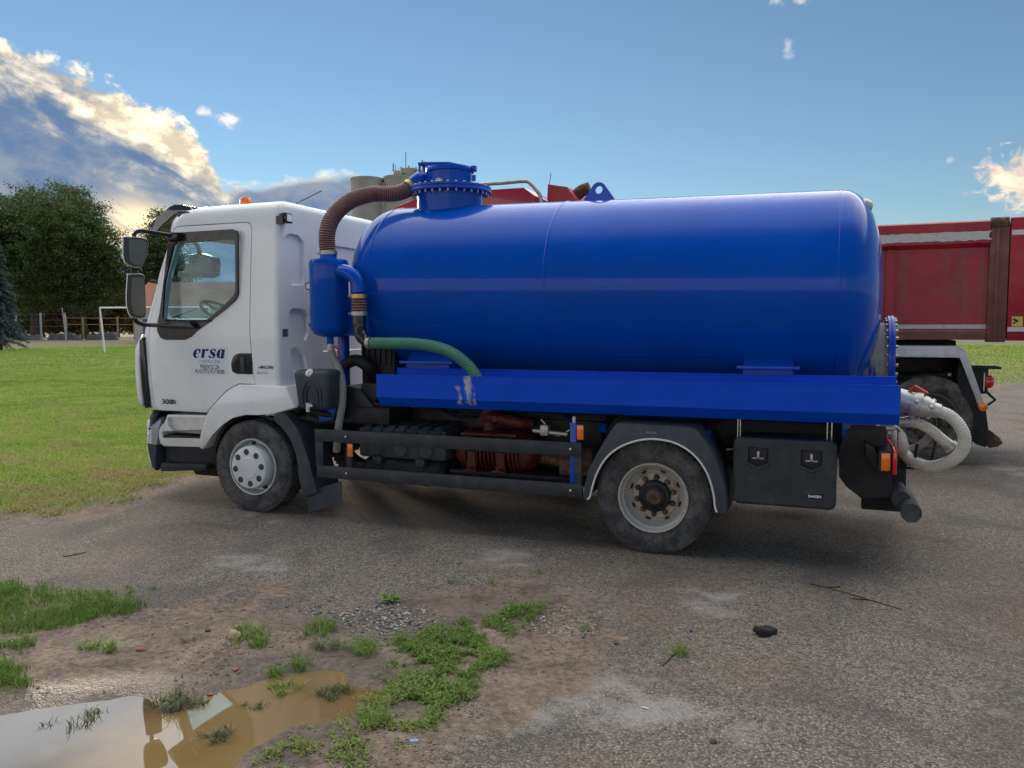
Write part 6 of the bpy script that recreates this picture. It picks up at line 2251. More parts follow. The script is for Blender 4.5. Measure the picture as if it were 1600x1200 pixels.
# cab
cx0, cx1 = at(588, 350, YR).x, at(842, 330, YR).x
mb = MB()
mb.prism([(cx0 - 0.25, 0.75), (cx0 - 0.30, 1.6), (cx0 - 0.05, 3.25), (cx0 + 0.25, 3.42), (cx1 - 0.15, 3.45), (cx1 - 0.05, 3.3), (cx1 - 0.05, 1.15), (cx0 + 1.5, 1.15), (cx0 + 1.35, 0.75)], YR + 0.05, YR + 2.45, 0.06, 3)
rcab = mb.build('cab', 'red_cab_paint', RT)
MB().prism([(cx0 + 0.12, 1.95), (cx0 + 0.32, 2.85), (cx0 + 1.2, 2.85), (cx0 + 1.2, 1.95)], YR + 0.044, YR + 0.052).build('window_pane', 'window_pane', rcab, smooth=0)
MB().box(cx0 + 0.95, cx0 + 1.15, YR + 0.03, YR + 0.05, 1.62, 1.70, 0.008).build('door_handle', 'trim_black', rcab)
q = RX([(604, 345), (612, 327), (628, 318), (650, 311), (700, 302), (760, 297), (818, 292.5), (836, 306), (839, 345)], YR + 0.25)
MB().prism(q, YR + 0.25, YR + 2.25, 0.02).build('roof_deflector', 'red_cab_paint', rcab)
MB().tube(spline([at(690, 300, YR + 0.1), at(735, 290, YR + 0.1), at(790, 285.5, YR + 0.1), at(818, 283, YR + 0.1), at(828, 286, YR + 0.1), at(843, 304, YR + 0.1), at(847, 325, YR + 0.1), at(847, 345, YR + 0.1)], 5), 0.032, 10).build('roof_rail', 'steel', rcab)
for s_ in (0.0, 2.5):
    MB().box(cx0 - 0.5, cx0 - 0.38, YR - 0.05 + s_ - 0.15, YR + s_ + 0.1, 2.1, 2.75, 0.04).build('mirror_housing', 'trim_black', rcab)
MB().box(cx0 - 0.34, cx0 + 0.1, YR + 0.08, YR + 2.42, 0.40, 0.76, 0.05).build('bumper', 'red_cab_paint', rcab)
# running gear
mb = MB()
for y in (YR + 0.75, YR + 1.65):
    mb.box(cx0, 3.05, y, y + 0.1, 0.85, 1.15, 0.01)
mb.box(X0 + 0.3, 3.0, YR + 0.6, YR + 1.9, 1.2, zb_ - 0.02, 0.02)
mb.box(-1.8, 0.2, YR + 0.1, YR + 0.7, 0.55, 1.15, 0.05)
mb.box(-1.8, 0.2, YR + 1.8, YR + 2.4, 0.55, 1.15, 0.05)
mb.build('chassis', 'chassis_black', RT)
RWR = 0.60
for x in (at(1452, 650, YR).x, at(1452, 650, YR).x - 1.42):
    for y, f_, kd in ((YR + 0.03, -1, 'rear'), (YR + 0.36, -1, None), (YR + 2.47, 1, None), (YR + 2.14, 1, None)):
        wheel(RT, x, y, True, kd, Rr=RWR, face=f_)
    MB().cyl((x, YR + 0.3, RWR), (x, YR + 2.2, RWR), 0.1, 12).build('axle', 'chassis_black', RT)
for y, f_ in ((YR + 0.05, -1), (YR + 2.45, 1)):
    wheel(RT, cx0 + 0.75, y, True, None, Rr=0.54, face=f_)
# rear mudguard of tread plate
for s_ in (0, 1):
    y0_ = YR - 0.02 if s_ == 0 else YR + 1.9
    q = RX([(1340, 540), (1498, 540.5), (1507, 547), (1513, 560), (1538, 632), (1529, 636), (1500, 558), (1340, 557)], YR)
    MB().prism(q, y0_, y0_ + 0.62, 0.006).build('mudguard', 'tread_plate', RT)
q = RX([(1500, 562), (1528, 637), (1541, 640), (1547, 690), (1540, 699), (1526, 695), (1515, 684), (1512, 660), (1496, 590)], YR + 0.02)
MB().prism(q, YR + 0.03, YR + 0.60, 0.01).build('mud_flap', 'chassis_black', RT)
q = RX([(1543, 681), (1552, 676), (1562, 684), (1567, 692), (1560, 698), (1546, 700), (1540, 695)], YR + 0.1)
MB().prism(q, YR + 0.08, YR + 0.50, 0.02).build('flap_end', 'rust_iron', RT)
c = at(1542, 597, YR)
mb = MB()
mb.box(c.x - 0.16, c.x + 0.02, YR + 0.02, YR + 0.3, c.z - 0.16, c.z + 0.20, 0.02)
mb.box(c.x - 0.2, c.x + 0.16, YR + 0.0, YR + 0.35, c.z + 0.17, c.z + 0.20, 0.005)
mb.tube([(c.x - 0.02, YR + 0.1, c.z - 0.1), (c.x + 0.12, YR + 0.1, c.z - 0.24), (c.x - 0.02, YR + 0.1, c.z - 0.36)], 0.02, 8)
tl = mb.build('tail_lamp_bracket', 'chassis_black', RT)
MB().lathe([(0.0006, 0.06), (0.06, 0.055), (0.085, 0.03), (0.09, -0.03), (0.08, -0.06)], (c.x + 0.03, YR + 0.08, c.z), 'x', 20).build('tail_lamp', 'red_lens', tl)
MB().box(c.x - 0.035, c.x - 0.025, YR + 0.0, YR + 0.02, c.z - 0.12, c.z + 0.12).build('lamp_rim', 'off_white', tl, smooth=0)
c = at(1536, 636, YR - 0.03)
MB().lathe([(0.0006, -0.03), (0.05, -0.025), (0.06, 0.0), (0.06, 0.02)], c, 'y', 20).build('side_marker', 'orange_lens', RT)

# ------------------------------------------------------------------ beyond the lot
def far(px, py, depth):
    return CAM + ray(px, py) * depth


# ---- trees
def tree(name, label, px, depth, blobs, n, leafmat, trunk_r, seed, leaf=0.34, cat='tree', limbs=7, clump=0.9, group=None, dens=0.55):
    """blobs: (px, py, radius px across, radius px up) as seen; each is an ellipsoid of its own depth"""
    rg = np.random.default_rng(seed)
    base = far(px, 503, depth)
    base.z = 0
    t = thing(name, label, cat, base, group)
    k = depth / FPX
    bl = []
    for bx, by, rx, ry in blobs:
        c = far(bx, by, depth + rg.normal(0, 0.25) * rx * k)
        bl.append((np.array(c), rx * k, ry * k))
    top = max(c[2] + r2 for c, _, r2 in bl)
    low = min(c[2] - r2 for c, _, r2 in bl)
    vol = np.array([r1 * r1 * r2 for _, r1, r2 in bl])
    # clumps of leaves: mostly in the outer shell of each lobe
    nc = max(60, int(n / 42))
    which = rg.choice(len(bl), nc, p=vol / vol.sum())
    d = rg.normal(size=(nc, 3))
    d /= np.linalg.norm(d, axis=1)[:, None]
    rad = rg.random(nc) ** dens
    cc = np.array([bl[w][0] for w in which]) + d * rad[:, None] * np.array([[bl[w][1], bl[w][1], bl[w][2]] for w in which])
    cc += rg.normal(0, clump * 0.35, cc.shape)
    cl = rg.normal(0, 0.13, nc)
    per = n // nc
    cs_ = np.repeat(np.arange(nc), per)
    m = len(cs_)
    size_c = clump * (0.55 + 0.8 * rg.random(nc))
    P = cc[cs_] + rg.normal(size=(m, 3)) * size_c[cs_][:, None] * np.array([0.62, 0.62, 0.36])
    u = rg.normal(size=(m, 3))
    u[:, 2] *= 0.55
    u /= np.linalg.norm(u, axis=1)[:, None]
    v = np.cross(u, rg.normal(size=(m, 3)))
    v /= np.linalg.norm(v, axis=1)[:, None] + 1e-9
    s = leaf * (0.6 + 0.7 * rg.random(m))[:, None]
    V = np.stack([P - u * s * 0.5, P + v * s * 0.28, P + u * s * 0.5, P - v * s * 0.28], 1).reshape(-1, 3)
    q = (np.arange(m) * 4)[:, None] + np.arange(4)
    tint = np.clip(0.42 + cl[cs_] + rg.normal(0, 0.17, m) + 0.10 * (P[:, 2] - low) / (top - low), 0, 1)
    raw_mesh('crown', V, q, leafmat, t, tint=np.repeat(tint, 4))
    # trunk and limbs
    mb = MB()
    hf = low + (top - low) * 0.35
    pts = spline([base, base + Vector((rg.normal(0, 0.15), rg.normal(0, 0.15), hf * 0.5)), base + Vector((rg.normal(0, 0.4), rg.normal(0, 0.4), hf)), base + Vector((rg.normal(0, 0.8), rg.normal(0, 0.8), top * 0.86))], 5)
    mb.tube(pts, [trunk_r * (1.35 - 0.35 * min(1, i / 2)) * (1 - 0.85 * i / len(pts)) + 0.03 for i in range(len(pts))], 10)
    for i in range(limbs):
        w = i % len(bl)
        st_ = pts[int(len(pts) * (0.28 + 0.45 * rg.random()))]
        en = Vector(bl[w][0] + rg.normal(size=3) * bl[w][1] * 0.4)
        mid = st_.lerp(en, 0.5) + Vector((0, 0, 0.4))
        br_ = spline([st_, mid, en], 5)
        mb.tube(br_, [trunk_r * 0.5 * (1 - 0.85 * j / len(br_)) + 0.02 for j in range(len(br_))], 7)
    mb.build('trunk', 'bark', t)
    return t


tree('deciduous_tree', 'broad dark green tree at the left edge, its trunk behind the grey fence posts', 54, 112, [(30, 375, 58, 74), (75, 352, 52, 62), (8, 400, 50, 70), (62, 425, 62, 50), (95, 400, 45, 60), (40, 325, 42, 36), (-25, 360, 45, 60), (50, 455, 58, 34)], 78000, 'tree_leaf', 0.50, 3)
tree('deciduous_tree', 'dark green rounded tree right of the broadest one, nearest the cab mirrors', 132, 116, [(118, 350, 46, 58), (148, 385, 42, 58), (160, 425, 34, 48), (115, 415, 52, 52), (105, 318, 36, 30), (140, 440, 48, 38), (172, 408, 20, 32), (132, 462, 50, 28)], 68000, 'tree_leaf', 0.42, 5)
tree('deciduous_tree', 'green tree peeking out between the mirrors and the cab roof', 248, 120, [(248, 370, 26, 42), (232, 410, 32, 50), (262, 400, 32, 50), (222, 450, 30, 40), (255, 345, 14, 24), (275, 440, 36, 40)], 28000, 'tree_leaf', 0.35, 8)
for i, (px, dep, bl, lab) in enumerate(((105, 128, [(98, 468, 30, 34), (118, 480, 26, 24), (88, 490, 24, 16)], 'brownish shrub between the two large tree trunks'), (185, 130, [(180, 458, 30, 40), (200, 474, 24, 30), (165, 482, 24, 24)], 'brownish shrub beside the lower cab mirror, behind the goal'),
                                        (20, 130, [(20, 472, 30, 30), (-10, 466, 34, 34), (45, 484, 24, 20)], 'dark green shrub low behind the left edge of the fence'),
                                        (145, 134, [(142, 476, 30, 28), (122, 486, 24, 18), (160, 488, 24, 18)], 'dark green shrub behind the timber fence, right of the second trunk'),
                                        (225, 136, [(218, 470, 26, 34), (240, 480, 26, 24)], 'dark green shrub behind the lower mirror and the cab front'),
                                        (68, 136, [(66, 478, 28, 26), (50, 486, 20, 18)], 'dark green shrub right beside the broadest tree trunk'))):
    tree('shrub', lab, px, dep, bl + [(px - 16, 506, 26, 16), (px + 16, 506, 26, 16)], 15000, 'autumn_leaf' if i < 2 else 'tree_leaf', 0.12, 20 + i, 0.40, 'shrub', 4, 0.9, dens=0.45)
# blue spruce: whorls of drooping boughs
sb = far(-2, 503, 62)
sb.z = 0
st = thing('spruce_tree', 'blue grey spruce with drooping boughs at the left edge', 'tree', sb)
rg = np.random.default_rng(4)
topz = far(-2, 372, 62).z
mb = MB()
mb.tube([sb, sb + Vector((0, 0, topz))], [0.2, 0.02], 8)
mb.build('trunk', 'bark', st)
PP, TT = [], []
for z in np.arange(0.7, topz - 0.2, 0.22):
    fr_ = 1 - z / topz
    for k in range(9):
        a = rg.random() * 6.28
        L = (0.25 + 1.75 * fr_) * (0.75 + 0.4 * rg.random())
        for t_ in np.linspace(0.12, 1, 13):
            m = 9
            c = np.array([sb.x + math.cos(a) * L * t_, sb.y + math.sin(a) * L * t_, z - 0.42 * L * t_ * t_ + 0.16 * L * t_])
            PP.append(c + rg.normal(0, 0.05 + 0.06 * (1 - t_), (m, 3)) * np.array([1, 1, 0.6]))
            TT.append(np.full(m, 0.25 + 0.5 * t_) + rg.normal(0, 0.12, m))
P = np.concatenate(PP)
tt_ = np.clip(np.concatenate(TT), 0, 1)
m = len(P)
u = rg.normal(size=(m, 3))
u[:, 2] = u[:, 2] * 0.4 - 0.3
u /= np.linalg.norm(u, axis=1)[:, None]
v = np.cross(u, rg.normal(size=(m, 3)))
v /= np.linalg.norm(v, axis=1)[:, None]
V = np.stack([P - u * 0.11, P + v * 0.028, P + u * 0.11, P - v * 0.028], 1).reshape(-1, 3)
raw_mesh('boughs', V, (np.arange(m) * 4)[:, None] + np.arange(4), 'spruce_needle', st, tint=np.repeat(tt_, 4))

# ---- fences at the end of the pitch
D1 = 104
f1 = thing('ball_fence', 'tall fence of grey concrete posts and wires in front of the left tree', 'fence', tuple(far(44, 503, D1))[:2] + (0,))
posts = (-60, -18, 24.5, 63, 101)
for px in posts:
    p = far(px, 489, D1)
    MB().box(p.x - 0.09, p.x + 0.09, p.y - 0.09, p.y + 0.09, 0, p.z, 0.02).build('post', 'post_grey', f1)
for py in (491, 500, 510):
    MB().tube([far(px, py, D1) for px in posts], 0.012, 4).build('wire', 'post_grey', f1)
D2 = 108
f2 = thing('timber_fence', 'low fence of yellowish timber posts and rails behind the goal', 'fence', tuple(far(160, 503, D2))[:2] + (0,))
for px in (103, 129, 156, 183, 209, 236):
    p = far(px, 495, D2)
    MB().box(p.x - 0.10, p.x + 0.10, p.y - 0.08, p.y + 0.08, 0, p.z, 0.015).build('post', 'post_wood', f2)
for py in (497, 507):
    MB().tube([far(px, py, D2) for px in (103, 236)], 0.045, 6).build('rail', 'post_wood', f2)
for i, (a, b, lab) in enumerate(((-20, 66, 'dark plastic sheeting heaped along the fence below the left tree'), (72, 128, 'crumpled grey sheeting heaped between the two fences'), (132, 186, 'dark sheeting heaped under the timber fence by the goal'))):
    rows = []
    for dd in np.linspace(-0.8, 0.8, 7):
        row = []
        for px in np.linspace(a, b, 26):
            p = far(px, 503, D1 + 1.6 + dd)
            h = (1 - (dd / 0.8) ** 2) * (0.55 + 0.75 * float(fbm(np.array([px * 0.11 + 3 * i]), np.array([dd * 0.9]), 4)[0])) * min(1, (px - a) / 5, (b - px) / 5) * 0.95
            row.append((p.x, p.y, max(0.0, h)))
        rows.append(row)
    tag(MB().sheet(rows).build('plastic_sheeting', 'tarp', None, smooth=50), lab, 'sheeting', 'sheeting along the fences')

# ---- football goal
g0 = gnd(164, 552)
dg_ = (g0 - CAM).dot(_f)
tl_ = far(158, 481, dg_)
goal = thing('football_goal', 'white football goal frame standing on the pitch beside the mirrors', 'goal', g0)
H = tl_.z
gd = Vector((1.0, 0.42, 0)).normalized()
base = Vector((g0.x, g0.y, 0))
for k in (0, 1):
    q = base + gd * (7.3 * k)
    MB().tube([q, q + Vector((-0.3 if k == 0 else 0, 0, H))], 0.06, 10).build('goal_post', 'goal_white', goal)
MB().tube([base + Vector((-0.3, 0, H)), base + gd * 7.3 + Vector((0, 0, H))], 0.06, 10).build('crossbar', 'goal_white', goal)
p0, p1 = far(97, 481, 96), far(103, 521, 96)
MB().tube([Vector((p1.x, p1.y, 0)), p0], 0.06, 8).build('pole', 'post_grey', None)
tag(bpy.data.objects['pole'], 'thin leaning white pole between the fence and the goal', 'pole')

# ---- low building with red tiled roof, seen left of the windscreen pillar and through the cab
D3 = 90
bc = far(352, 503, D3)
bld = thing('low_building', 'long low building with red tiled roof beyond the pitch, seen through the cab windows', 'building', (bc.x, bc.y, 0))
ax = Vector((math.cos(YAW), math.sin(YAW), 0))
ay = Vector((-math.sin(YAW), math.cos(YAW), 0))
Lb, Wb, He, Hr = 8.2, 4.5, far(318, 480, D3).z, far(318, 441, D3).z
o3 = Vector((bc.x, bc.y, 0))


def bp(u, v, z):
    return o3 + ax * u + ay * v + Vector((0, 0, z))


mb = MB()
vs = [bp(s * Lb, t_ * Wb, z) for s in (-1, 1) for t_ in (-1, 1) for z in (0, He)]
mb.add(vs, [(0, 1, 3, 2), (4, 6, 7, 5), (0, 4, 5, 1), (2, 3, 7, 6), (0, 2, 6, 4), (1, 5, 7, 3)])
mb.add([bp(-Lb, -Wb, He), bp(-Lb, Wb, He), bp(-Lb, 0, Hr - 0.1)], [(0, 1, 2)])
mb.add([bp(Lb, -Wb, He), bp(Lb, Wb, He), bp(Lb, 0, Hr - 0.1)], [(0, 1, 2)])
mb.build('wall', 'render_wall', bld, smooth=0)
mb = MB()
for sg in (-1, 1):
    e0, e1 = bp(-Lb - 0.4, sg * (Wb + 0.5), He - 0.12), bp(Lb + 0.4, sg * (Wb + 0.5), He - 0.12)
    r0, r1 = bp(-Lb - 0.4, 0, Hr), bp(Lb + 0.4, 0, Hr)
    nn = 60
    top, bot = [], []
    for k in range(nn + 1):
        w_ = 0.05 * (1 if k % 2 else 0)
        top.append(r0.lerp(r1, k / nn) + Vector((0, 0, w_)))
        bot.append(e0.lerp(e1, k / nn) + Vector((0, 0, w_)))
    mb.sheet([top, bot])
mb.build('roof', 'roof_tile', bld, smooth=0)
for u in (-6, -3, 0, 3, 6):
    vs = [bp(u + a, -Wb - 0.03, z) for a, z in ((-0.6, 1.4), (0.6, 1.4), (0.6, 2.9), (-0.6, 2.9))]
    wn = MB().add(vs, [(0, 1, 2, 3)]).build('window', 'window_pane', bld, smooth=0)
    mb = MB()
    for a, c in ((0, 1), (1, 2), (2, 3), (3, 0)):
        mb.tube([vs[a], vs[c]], 0.05, 4)
    mb.build('window_frame', 'off_white', wn, smooth=0)
p = far(338, 455, D3 - 6)
MB().tube([Vector((bp(2.2, -1.5, Hr - 1.0))), Vector((bp(2.2, -1.5, Hr + 0.9)))], 0.35, 4).build('chimney', 'render_wall', bld, smooth=0)

# ---- grain silos far off
D4 = 255
sc_ = far(600, 503, D4)
sil = thing('grain_silos', 'grey concrete grain silos with aerials on top, far behind the brown hose', 'silo', (sc_.x, sc_.y, 0))
k = D4 / FPX
for px0, px1, pyt, dz in ((548, 599, 279.5, 0), (599.5, 646, 277, 0), (640, 690, 280, 4), (555, 600, 281, 14), (606, 650, 279, 14)):
    c = far((px0 + px1) / 2, pyt, D4 + dz)
    r_ = (px1 - px0) / 2 * k
    mb = MB()
    prof = [(r_, 0)]
    for z in np.arange(4, c.z - 2, 4):
        prof += [(r_, z - 0.08), (r_ - 0.05, z - 0.06), (r_ - 0.05, z + 0.06), (r_, z + 0.08)]
    prof += [(r_, c.z - 0.7), (r_ + 0.12, c.z - 0.68), (r_ + 0.12, c.z), (r_ - 0.4, c.z), (0.001, c.z - 0.1)]
    mb.lathe(prof, (c.x, c.y, 0), 'z', 40)
    mb.build('silo', 'concrete', sil, smooth=40)
ht = far(640, 264, D4 + 6)


def slab(px0, px1, pyt, pyb, d, th, mt, nm):
    a, b = far(px0, pyt, d), far(px1, pyt, d)
    zb = far(px0, pyb, d).z
    mb = MB()
    dd = ay * th
    mb.add([Vector((q.x, q.y, z)) + e for q in (a, b) for e in (Vector(), dd) for z in (zb, a.z)], [(0, 1, 3, 2), (4, 6, 7, 5), (0, 4, 5, 1), (2, 3, 7, 6), (0, 2, 6, 4), (1, 5, 7, 3)])
    return mb.build(nm, mt, sil, smooth=0)


slab(615, 626, 266.5, 282, D4 + 4, 6, 'concrete', 'head_house')
c = far(640, 264.5, D4 + 10)
mb = MB().lathe([(14 * k, far(640, 285, D4 + 10).z), (14 * k, c.z), (0.001, c.z)], (c.x, c.y, 0), 'z', 32)
mb.build('head_house', 'concrete', sil, smooth=40)
slab(652, 668, 266, 282, D4 + 6, 7, 'concrete', 'head_house')
slab(594, 606, 285, 420, D4 - 2, 3, 'concrete', 'stair_tower')
slab(594.5, 598, 286, 296, D4 - 3.5, 0.5, 'brick_red', 'service_door')
for px, y0, y1, r_ in ((634, 238, 268, 0.16), (614.5, 256, 267, 0.30), (618, 258, 267, 0.12), (660, 250, 267, 0.28), (664, 252, 267, 0.22), (667, 253, 267, 0.10), (627, 261, 266, 0.3), (639, 259, 266, 0.3), (650, 261, 266, 0.3), (623, 262, 266, 0.08), (645, 258, 266, 0.06)):
    a, b = far(px, y0, D4 + 8), far(px, y1, D4 + 8)
    MB().tube([b, a], r_, 6).build('aerial', 'post_grey' if r_ < 0.25 else 'steel', sil)

# ------------------------------------------------------------------ small things on the lot
def on(px, py):
    p = gnd(px, py)
    z, _ = ground_z(np.array([p.x]), np.array([p.y]))
    return Vector((p.x, p.y, float(z[0])))


def lump(name, px, py, r, mt, label, cat, sc=(1, 1, 0.6), seed=0, rough=0.18, group=None, sub=2):
    p = on(px, py)
    rg = random.Random(seed)
    bm = bmesh.new()
    bmesh.ops.create_icosphere(bm, subdivisions=sub, radius=r)
    off = [Vector((rg.uniform(-1, 1), rg.uniform(-1, 1), rg.uniform(-1, 1))).normalized() for _ in range(7)]
    for v in bm.verts:
        d = v.co.normalized()
        h = max(d.dot(o_) for o_ in off)
        v.co *= 0.78 + 0.30 * h + rg.uniform(-rough, rough) * 0.3
        v.co = Vector((v.co.x * sc[0], v.co.y * sc[1], v.co.z * sc[2]))
    bmesh.ops.rotate(bm, verts=bm.verts, cent=(0, 0, 0), matrix=Matrix.Rotation(rg.uniform(0, 6.28), 3, 'Z'))
    o = MB().bm(bm, Matrix.Translation(p + Vector((0, 0, r * sc[2] * 0.55)))).build(name, mt, None, smooth=25)
    return tag(o, label, cat, group)


lump('stone', 366, 996, 0.045, 'stone_tan', 'tan fist-sized stone beside a grass tuft above the puddle', 'stone', (0.8, 1.1, 0.8), 1)
lump('stone', 372, 982, 0.022, 'stone_tan', 'small pale stone just behind the tan fist-sized one', 'stone', (1, 1, 0.7), 2)
lump('stone', 325, 985, 0.017, 'gravel', 'small white pebble left of the tan stone', 'stone', (1, 1, 0.7), 3)
lump('brick_fragment', 220, 1016, 0.024, 'brick_red', 'orange red brick fragment on bare soil right of a grass tuft', 'brick', (1.3, 0.8, 0.45), 4)
lump('brick_fragment', 368, 1047, 0.017, 'brick_red', 'red brick chip on soil at the upper shore of the puddle', 'brick', (1.2, 0.9, 0.5), 5)
lump('brick_fragment', 328, 1080, 0.014, 'brick_red', 'tiny red brick chip at the water edge', 'brick', (1.2, 0.9, 0.5), 6)
lump('brick_fragment', 518, 933, 0.018, 'brick_red', 'red brick chip alone on the grey asphalt edge', 'brick', (1, 1, 0.6), 7)
lump('brick_fragment', 730, 990, 0.016, 'brick_red', 'orange brick chip among the weeds right of the puddle', 'brick', (1, 1, 0.6), 8)
lump('stone', 1080, 986, 0.014, 'gravel', 'single grey stone near the small weed on the right', 'stone', (1, 1, 0.7), 9)
lump('stone', 963, 1005, 0.015, 'gravel', 'single grey stone in the middle of the foreground asphalt', 'stone', (1, 1, 0.7), 10)
lump('stone', 1114, 1162, 0.018, 'gravel', 'grey stone near the bottom edge right of the pale dust', 'stone', (1, 1, 0.7), 11)
lump('leaf', 899, 1094, 0.012, 'leaf_yellow', 'orange fallen leaf on the pale dust patch', 'leaf', (1.2, 0.7, 0.18), 12)
lump('leaf', 1055, 1131, 0.011, 'leaf_yellow', 'yellow fallen leaf right of the pale dust patch', 'leaf', (1.2, 0.7, 0.18), 13)
lump('litter', 647, 1160, 0.017, 'litter_blue', 'light blue scrap of litter at the edge of the weeds', 'litter', (1.3, 0.8, 0.2), 14)
p = on(1008, 1108)
tag(MB().cyl(p + Vector((-0.018, 0.004, 0.005)), p + Vector((0.018, -0.004, 0.005)), 0.0045, 8).build('cigarette_end', 'off_white', None), 'white cigarette end on the pale dust patch', 'litter')

# torn piece of rubber
p = on(1195, 990)
bm = bmesh.new()
bmesh.ops.create_cube(bm, size=1)
bmesh.ops.subdivide_edges(bm, edges=bm.edges, cuts=4, use_grid_fill=True)
rg = random.Random(3)
for v in bm.verts:
    x, y, z = v.co.x * 0.15, v.co.y * 0.095, v.co.z * 0.045
    z += 0.022 * (x / 0.085) ** 2 * (1 if x > 0 else 0.2) + 0.004 * math.sin(x * 60 + y * 30)
    y += 0.012 * math.sin(x * 45)
    k = 1 - 0.25 * abs(v.co.x * 2) ** 3
    v.co = Vector((x, y * k, z)) + Vector((rg.uniform(-1, 1), rg.uniform(-1, 1), rg.uniform(-1, 1))) * 0.0035
for _ in range(3):
    bmesh.ops.smooth_vert(bm, verts=bm.verts, factor=0.5, use_axis_x=True, use_axis_y=True, use_axis_z=True)
mt_ = Matrix.Translation(p + Vector((0, 0, 0.016))) @ Matrix.Rotation(0.75, 4, 'Z') @ Matrix.Rotation(0.25, 4, 'Y')
tag(MB().bm(bm, mt_).build('rubber_scrap', 'rubber_scrap', None, smooth=40), 'black torn scrap of tyre rubber lying on the asphalt', 'rubber scrap')

for i, (a, lab) in enumerate((([(1265, 912), (1290, 918), (1320, 926), (1360, 938), (1408, 952)], 'long dark twig on the asphalt below the tool box'), ([(98, 870), (115, 868), (135, 863)], 'short dark twig on the asphalt left of the front wheel'),
                              ([(1035, 1040), (1045, 1030), (1058, 1016)], 'thin brown twig beside the small weed on the right'))):
    pts = [on(*q) + Vector((0, 0, 0.002 + 0.002 * (k % 2))) for k, q in enumerate(a)]
    mb = MB().tube(spline(pts, 5), [0.0055 - 0.00012 * j for j in range((len(pts) - 1) * 5 + 1)] if i == 0 else 0.004, 6)
    if i == 0:
        mb.tube([pts[1], pts[1] + Vector((0.10, 0.05, 0.004))], 0.004, 5)
        mb.tube([pts[3], pts[3] + Vector((-0.12, -0.02, 0.004))], 0.004, 5)
    tag(mb.build('twig', 'twig', None), lab, 'twig')


def tuft(px, py, wpx, hpx, n, mt, label, name='grass_tuft', tint=(0.15, 0.92), lean=1.5, width=0.0048):
    """a few bunches of leaning blades, not one dome"""
    c = on(px, py)
    k = (c - CAM).dot(_f) / FPX
    nb_ = max(3, int(n / 34))
    ba, brr = rng.random(nb_) * 6.283, np.sqrt(rng.random(nb_)) * wpx * k * 0.5
    bh_ = 0.45 + 0.65 * rng.random(nb_)
    n = int(n * 0.62)
    w_ = rng.integers(0, nb_, n)
    x = c.x + np.cos(ba[w_]) * brr[w_] + rng.normal(0, 0.016, n)
    y = c.y + np.sin(ba[w_]) * brr[w_] * 0.8 + rng.normal(0, 0.016, n)
    z, sp = ground_z(x, y)
    z = np.maximum(z, -0.022)
    h = hpx * k * 0.85 * bh_[w_] * (0.35 + 0.75 * rng.random(n))
    tb_ = rng.normal(0, 0.12, nb_)
    o = blades(x, y, z, h, width * (0.6 + 0.6 * rng.random(n)), lean, np.clip(tint[0] + (tint[1] - tint[0]) * rng.random(n) + tb_[w_], 0, 1), mt, name)
    return tag(o, label, 'grass tuft', 'grass tufts on the lot')


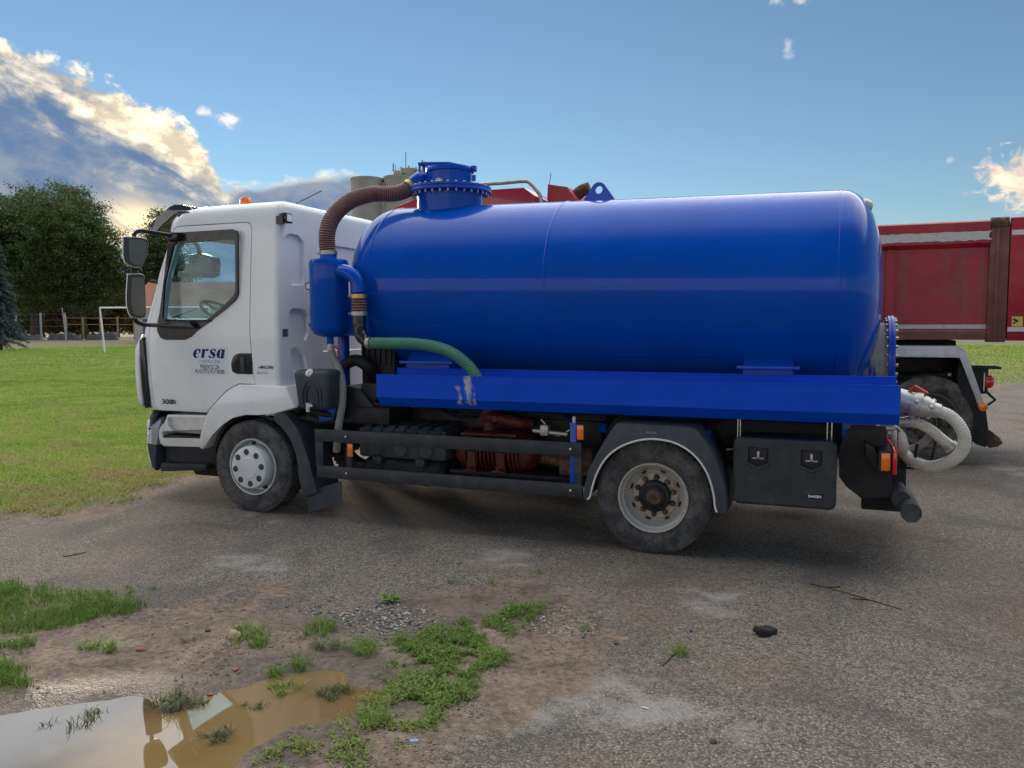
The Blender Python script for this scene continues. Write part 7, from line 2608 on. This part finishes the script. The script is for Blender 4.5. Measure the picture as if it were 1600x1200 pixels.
T = [(150, 1016, 66, 30, 420, 'weed_leaf', 'dense green grass tuft on bare soil between the left patch and the puddle'),
     (268, 1095, 60, 40, 320, 'wet_grass', 'dark grass tuft standing at the upper shore of the puddle'),
     (306, 1092, 34, 22, 160, 'wet_grass', 'smaller tuft touching the dark shore tuft on its right'),
     (128, 1120, 46, 28, 60, 'wet_grass', 'sparse blades sticking out of the sky-blue water'),
     (72, 1122, 26, 18, 26, 'wet_grass', 'few blades leftmost in the puddle water'),
     (150, 1108, 24, 16, 60, 'wet_grass', 'small brownish tuft at the puddle upper edge left of centre'),
     (340, 1145, 52, 26, 240, 'wet_grass', 'grey green tuft drowned in the brown water below the cab reflection'),
     (393, 1100, 34, 16, 120, 'wet_grass', 'small drowned tuft in the brown water right of the cab reflection'),
     (392, 1005, 60, 34, 360, 'weed_leaf', 'bluish green tuft leaning on the tan stone'),
     (395, 985, 52, 24, 240, 'weed_leaf', 'yellowish tuft behind the tan stone'),
     (428, 1048, 28, 30, 150, 'weed_leaf', 'upright green tuft on the upper right shore of the puddle'),
     (445, 1072, 50, 24, 260, 'weed_leaf', 'green tuft in the brown water off the right shore'),
     (470, 1040, 26, 34, 150, 'weed_leaf', 'tall green tuft right of the upright shore tuft'),
     (505, 985, 66, 30, 420, 'weed_leaf', 'mossy green tuft at the crumbled asphalt edge'),
     (560, 1015, 60, 30, 420, 'weed_leaf', 'spreading green tuft below the coarse stones'),
     (515, 1010, 44, 26, 220, 'wet_grass', 'dull green tuft between the mossy one and the water'),
     (530, 1080, 70, 24, 380, 'wet_grass', 'flat grey green tuft on the right shore of the brown water'),
     (590, 1125, 58, 34, 420, 'weed_leaf', 'bright tuft at the lower right shore of the puddle'),
     (720, 910, 34, 14, 90, 'weed_leaf', 'left one of two small tufts on brown asphalt in the middle'),
     (768, 914, 26, 14, 70, 'weed_leaf', 'right one of two small tufts on brown asphalt in the middle'),
     (838, 893, 34, 8, 60, 'weed_leaf', 'flat thin tuft in front of the rear wheel'),
     (850, 945, 30, 30, 40, 'weed_leaf', 'thin dry stalks right of the weed patch'),
     (910, 983, 26, 14, 80, 'weed_leaf', 'lone small tuft right of the loose stones'),
     (1064, 1022, 40, 34, 170, 'weed_leaf', 'lone weed tuft with a brown twig on the right-hand asphalt'),
     (1098, 980, 14, 8, 26, 'weed_leaf', 'tiny tuft near the single grey stone on the right'),
     (300, 1005, 46, 14, 70, 'wet_grass', 'thin flattened tuft on the soil left of the tan stone'),
     (215, 925, 60, 16, 160, 'weed_leaf', 'low tuft at the right tip of the left grass patch')]
for a in T:
    tuft(*a)
# leafy rosette
c = on(610, 940)
mb = MB()
rg = random.Random(9)
tn = []
for k in range(22):
    a, L, w = rg.uniform(0, 6.28), rg.uniform(0.05, 0.10), rg.uniform(0.010, 0.017)
    d, s_ = Vector((math.cos(a), math.sin(a), 0)), Vector((-math.sin(a), math.cos(a), 0))
    up = rg.uniform(0.25, 0.8)
    row = []
    for t_, ww in ((0, 0.2), (0.3, 0.7), (0.65, 1.0), (0.88, 0.7), (1, 0.1)):
        q = c + d * (L * t_) + Vector((0, 0, L * up * math.sin(t_ * 2.2) + 0.004))
        row.append([q - s_ * w * ww, q + s_ * w * ww])
    mb.sheet(row)
ros = mb.build('dandelion_plant', 'weed_leaf', None, smooth=40)
at_ = ros.data.attributes.new('tint', 'FLOAT', 'POINT')
at_.data.foreach_set('value', np.clip(0.55 + rng.normal(0, 0.12, len(ros.data.vertices)), 0, 0.9).astype(np.float32))
tag(ros, 'leafy green rosette weed on the gravel edge in front of the truck', 'plant')
